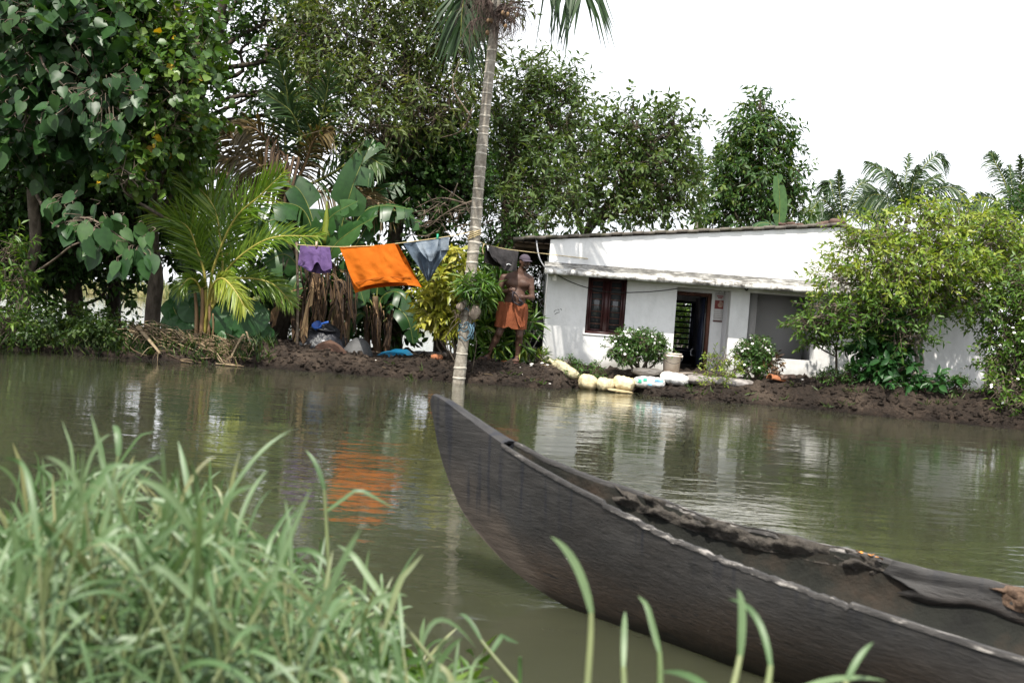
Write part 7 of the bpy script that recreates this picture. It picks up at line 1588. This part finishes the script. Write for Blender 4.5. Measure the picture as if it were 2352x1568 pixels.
        so = sl.obj('sandal', rough_mat('sandal_sole', (.10, .05, .04), (.16, .08, .06), 12, .7, 0) if i == 0 else bpy.data.materials['sandal_sole'], root)
        st = Acc(); tp = ball + dr * .02 + UP * .012
        for s_ in (-1, 1): st.tube(spline([tp, ball - dr * .02 + pr_ * s_ * .03 + UP * .034, heel + dr * .07 + pr_ * s_ * .048 + A(0, 0, -.0)], 8), .008, 6, flat=.5)
        st.obj('strap', rough_mat('sandal_strap', (.02, .025, .06), (.04, .045, .09), 12, .5, 0) if i == 0 else bpy.data.materials['sandal_strap'], so, smooth=True)
    V, Q = surface_nets(S.F, S.o, S.h)
    Acc().add(V, Q).obj('body', skin, root, smooth=True)
    hairm = rough_mat('grey_black_hair', (.012, .011, .010), (.05, .048, .045), 30, .7, .004)
    mo = Acc()
    for s_ in (-1, 1): mo.tube(spline([hx(0, -.100, -.040), hx(s_ * .018, -.097, -.044), hx(s_ * .038, -.083, -.060)], 8), [.006, .008, .008, .007, .006, .005, .004, .002], 7)
    mo.obj('moustache', hairm, root, smooth=True)
    bd = Acc(); ellipsoid(bd, hx(0, -.058, -.078), (.050, .040, .028), 9, 14, .12, 3, yaw); bd.obj('beard', hairm, root, smooth=True)
    eb = Acc(); ew = Acc(); ed = Acc()
    for s_ in (-1, 1):
        eb.tube(spline([hx(s_ * .014, -.098, .028), hx(s_ * .03, -.092, .033), hx(s_ * .046, -.078, .027)], 6), .005, 5)
        ellipsoid(ew, hx(s_ * .028, -.080, .005), (.013, .010, .007), 7, 10, Mx=yaw); ellipsoid(ed, hx(s_ * .028, -.0885, .005), (.005, .003, .005), 6, 8, Mx=yaw)
    eb.obj('eyebrows', hairm, root, smooth=True); ew.obj('eyes', rough_mat('eye_white', (.35, .3, .28), (.45, .4, .38), 9, .3, 0), root, smooth=True); ed.obj('pupils', M['iron'], root, smooth=True)
    hr = Acc(); ellipsoid(hr, hx(0, .028, .004), (.077, .082, .07), 10, 16, .05, 3, yaw); hr.obj('hair', hairm, root, smooth=True)
    # cap
    cm = rough_mat('cap_cloth', (.045, .035, .048), (.088, .070, .090), 6, .85, .004); f, ph = np.meshgrid(np.linspace(0, 1, 10), np.linspace(0, 2 * math.pi, 26, endpoint=False), indexing='ij')
    a_ = f * 1.62; cr = np.stack([np.sin(a_) * np.cos(ph) * .085, np.sin(a_) * np.sin(ph) * .102 + .006, np.cos(a_) * .082 + .046], -1); cr[..., 2] += .004 * np.cos(6 * ph) * np.sin(a_)
    ca = Acc(); ca.grid(cr @ yaw.T + head, closed=True); capo = ca.obj('cap', cm, root, smooth=True)
    t = np.linspace(-1, 1, 17); rows = []
    for r_, dz in ((0, .0), (.5, .002), (1, -.012), (1, -.018), (.5, -.006), (0, -.008)):
        rows.append(np.stack([t * .078, -.090 * np.sqrt(np.clip(1 - (t * .8) ** 2, 0, 1)) - .075 * r_ * np.sqrt(np.clip(1 - t ** 2, 0, 1)) - .004, .044 + dz - .016 * t ** 2 * r_], -1))
    bi = Acc(); bi.grid(np.array(rows) @ yaw.T + head); bi.obj('bill', cm, capo, smooth=True)
    # rust-orange wrap from waist to knee
    lm_ = cloth_mat('rust_cotton', (.20, .060, .026), (.29, .092, .042), 5, .08, bumps=.006)
    lv = [(1178, 695, 32, .168), (1178, 703, 34, .172), (1176, 720, 36, .17), (1173, 738, 36, .165), (1171, 752, 36, .16)]
    nlev = 24; L = np.array([np.concatenate([P(u, v, Y), [w / FPX * Y, d]]) for u, v, w, d in lv]); q = spline(L, nlev); an_ = np.linspace(0, 2 * math.pi, 90, endpoint=False); lu = Acc(); rows = []
    for i in range(nlev):
        tt = i / (nlev - 1); fold = 1 + tt * (.035 * np.sin(an_ * 7 + 2 * tt) + .03 * np.sin(an_ * 12 + 1.1)) + .012 * np.sin(an_ * 20) * (1 - tt)
        dz = -.02 * tt * np.sin(an_ + 2.6) + .03 * tt * (np.exp(-((an_ - 4.62) / .16) ** 2))
        rows.append(np.stack([q[i, 0] + np.cos(an_) * q[i, 3] * fold, q[i, 1] - .015 + np.sin(an_) * q[i, 4] * fold, q[i, 2] + dz], -1))
    rows = np.array(rows); lu.grid(rows, closed=True); cen = rows.mean(1, keepdims=True); lu.grid((rows + (cen - rows) * .03)[::-1], closed=True); luo = lu.obj('waist_cloth', lm_, root, smooth=True)
    cl = cloth('', [[(1180, 697, Y - .205), (1206, 697, Y - .13)], [(1184, 720, Y - .21), (1207, 720, Y - .15)], [(1190, 742, Y - .205), (1206, 742, Y - .15)], [(1196, 752, Y - .20), (1205, 750, Y - .15)]], lm_, n=16, seed=31, amp=.016, fold=2); cl.obj('front_flap', lm_, luo, smooth=True)
    # strap held in both hands
    h0, h1 = hands; a = Acc(); sag = (h0 + h1) / 2 + A(0, -.03, .005)
    a.tube(spline([h0 + A(-.03, 0, .01), h0, sag, h1, h1 + A(.02, .0, .0)], 24), .017 + .005 * np.sin(np.linspace(0, 20, 24)), 8, flat=.5)
    a.tube(spline([h0, h0 + A(.0, -.03, -.1), p(1178, 692, -.24), p(1190, 699, -.26), p(1200, 696, -.27), h1 + A(0, -.02, -.03), h1], 30), .019 + .007 * np.sin(np.linspace(0, 26, 30)), 8, flat=.6)
    a.tube(spline([p(1184, 697, -.25), p(1194, 702, -.27), p(1202, 697, -.27)], 12), .022, 8, flat=.6)
    tag(a.obj('strap', rough_mat('dark_strap', (.016, .013, .016), (.04, .032, .04), 9, .7, 0), smooth=True), 'dark twisted strap held between the man\'s hands at his waist', 'strap')
man()
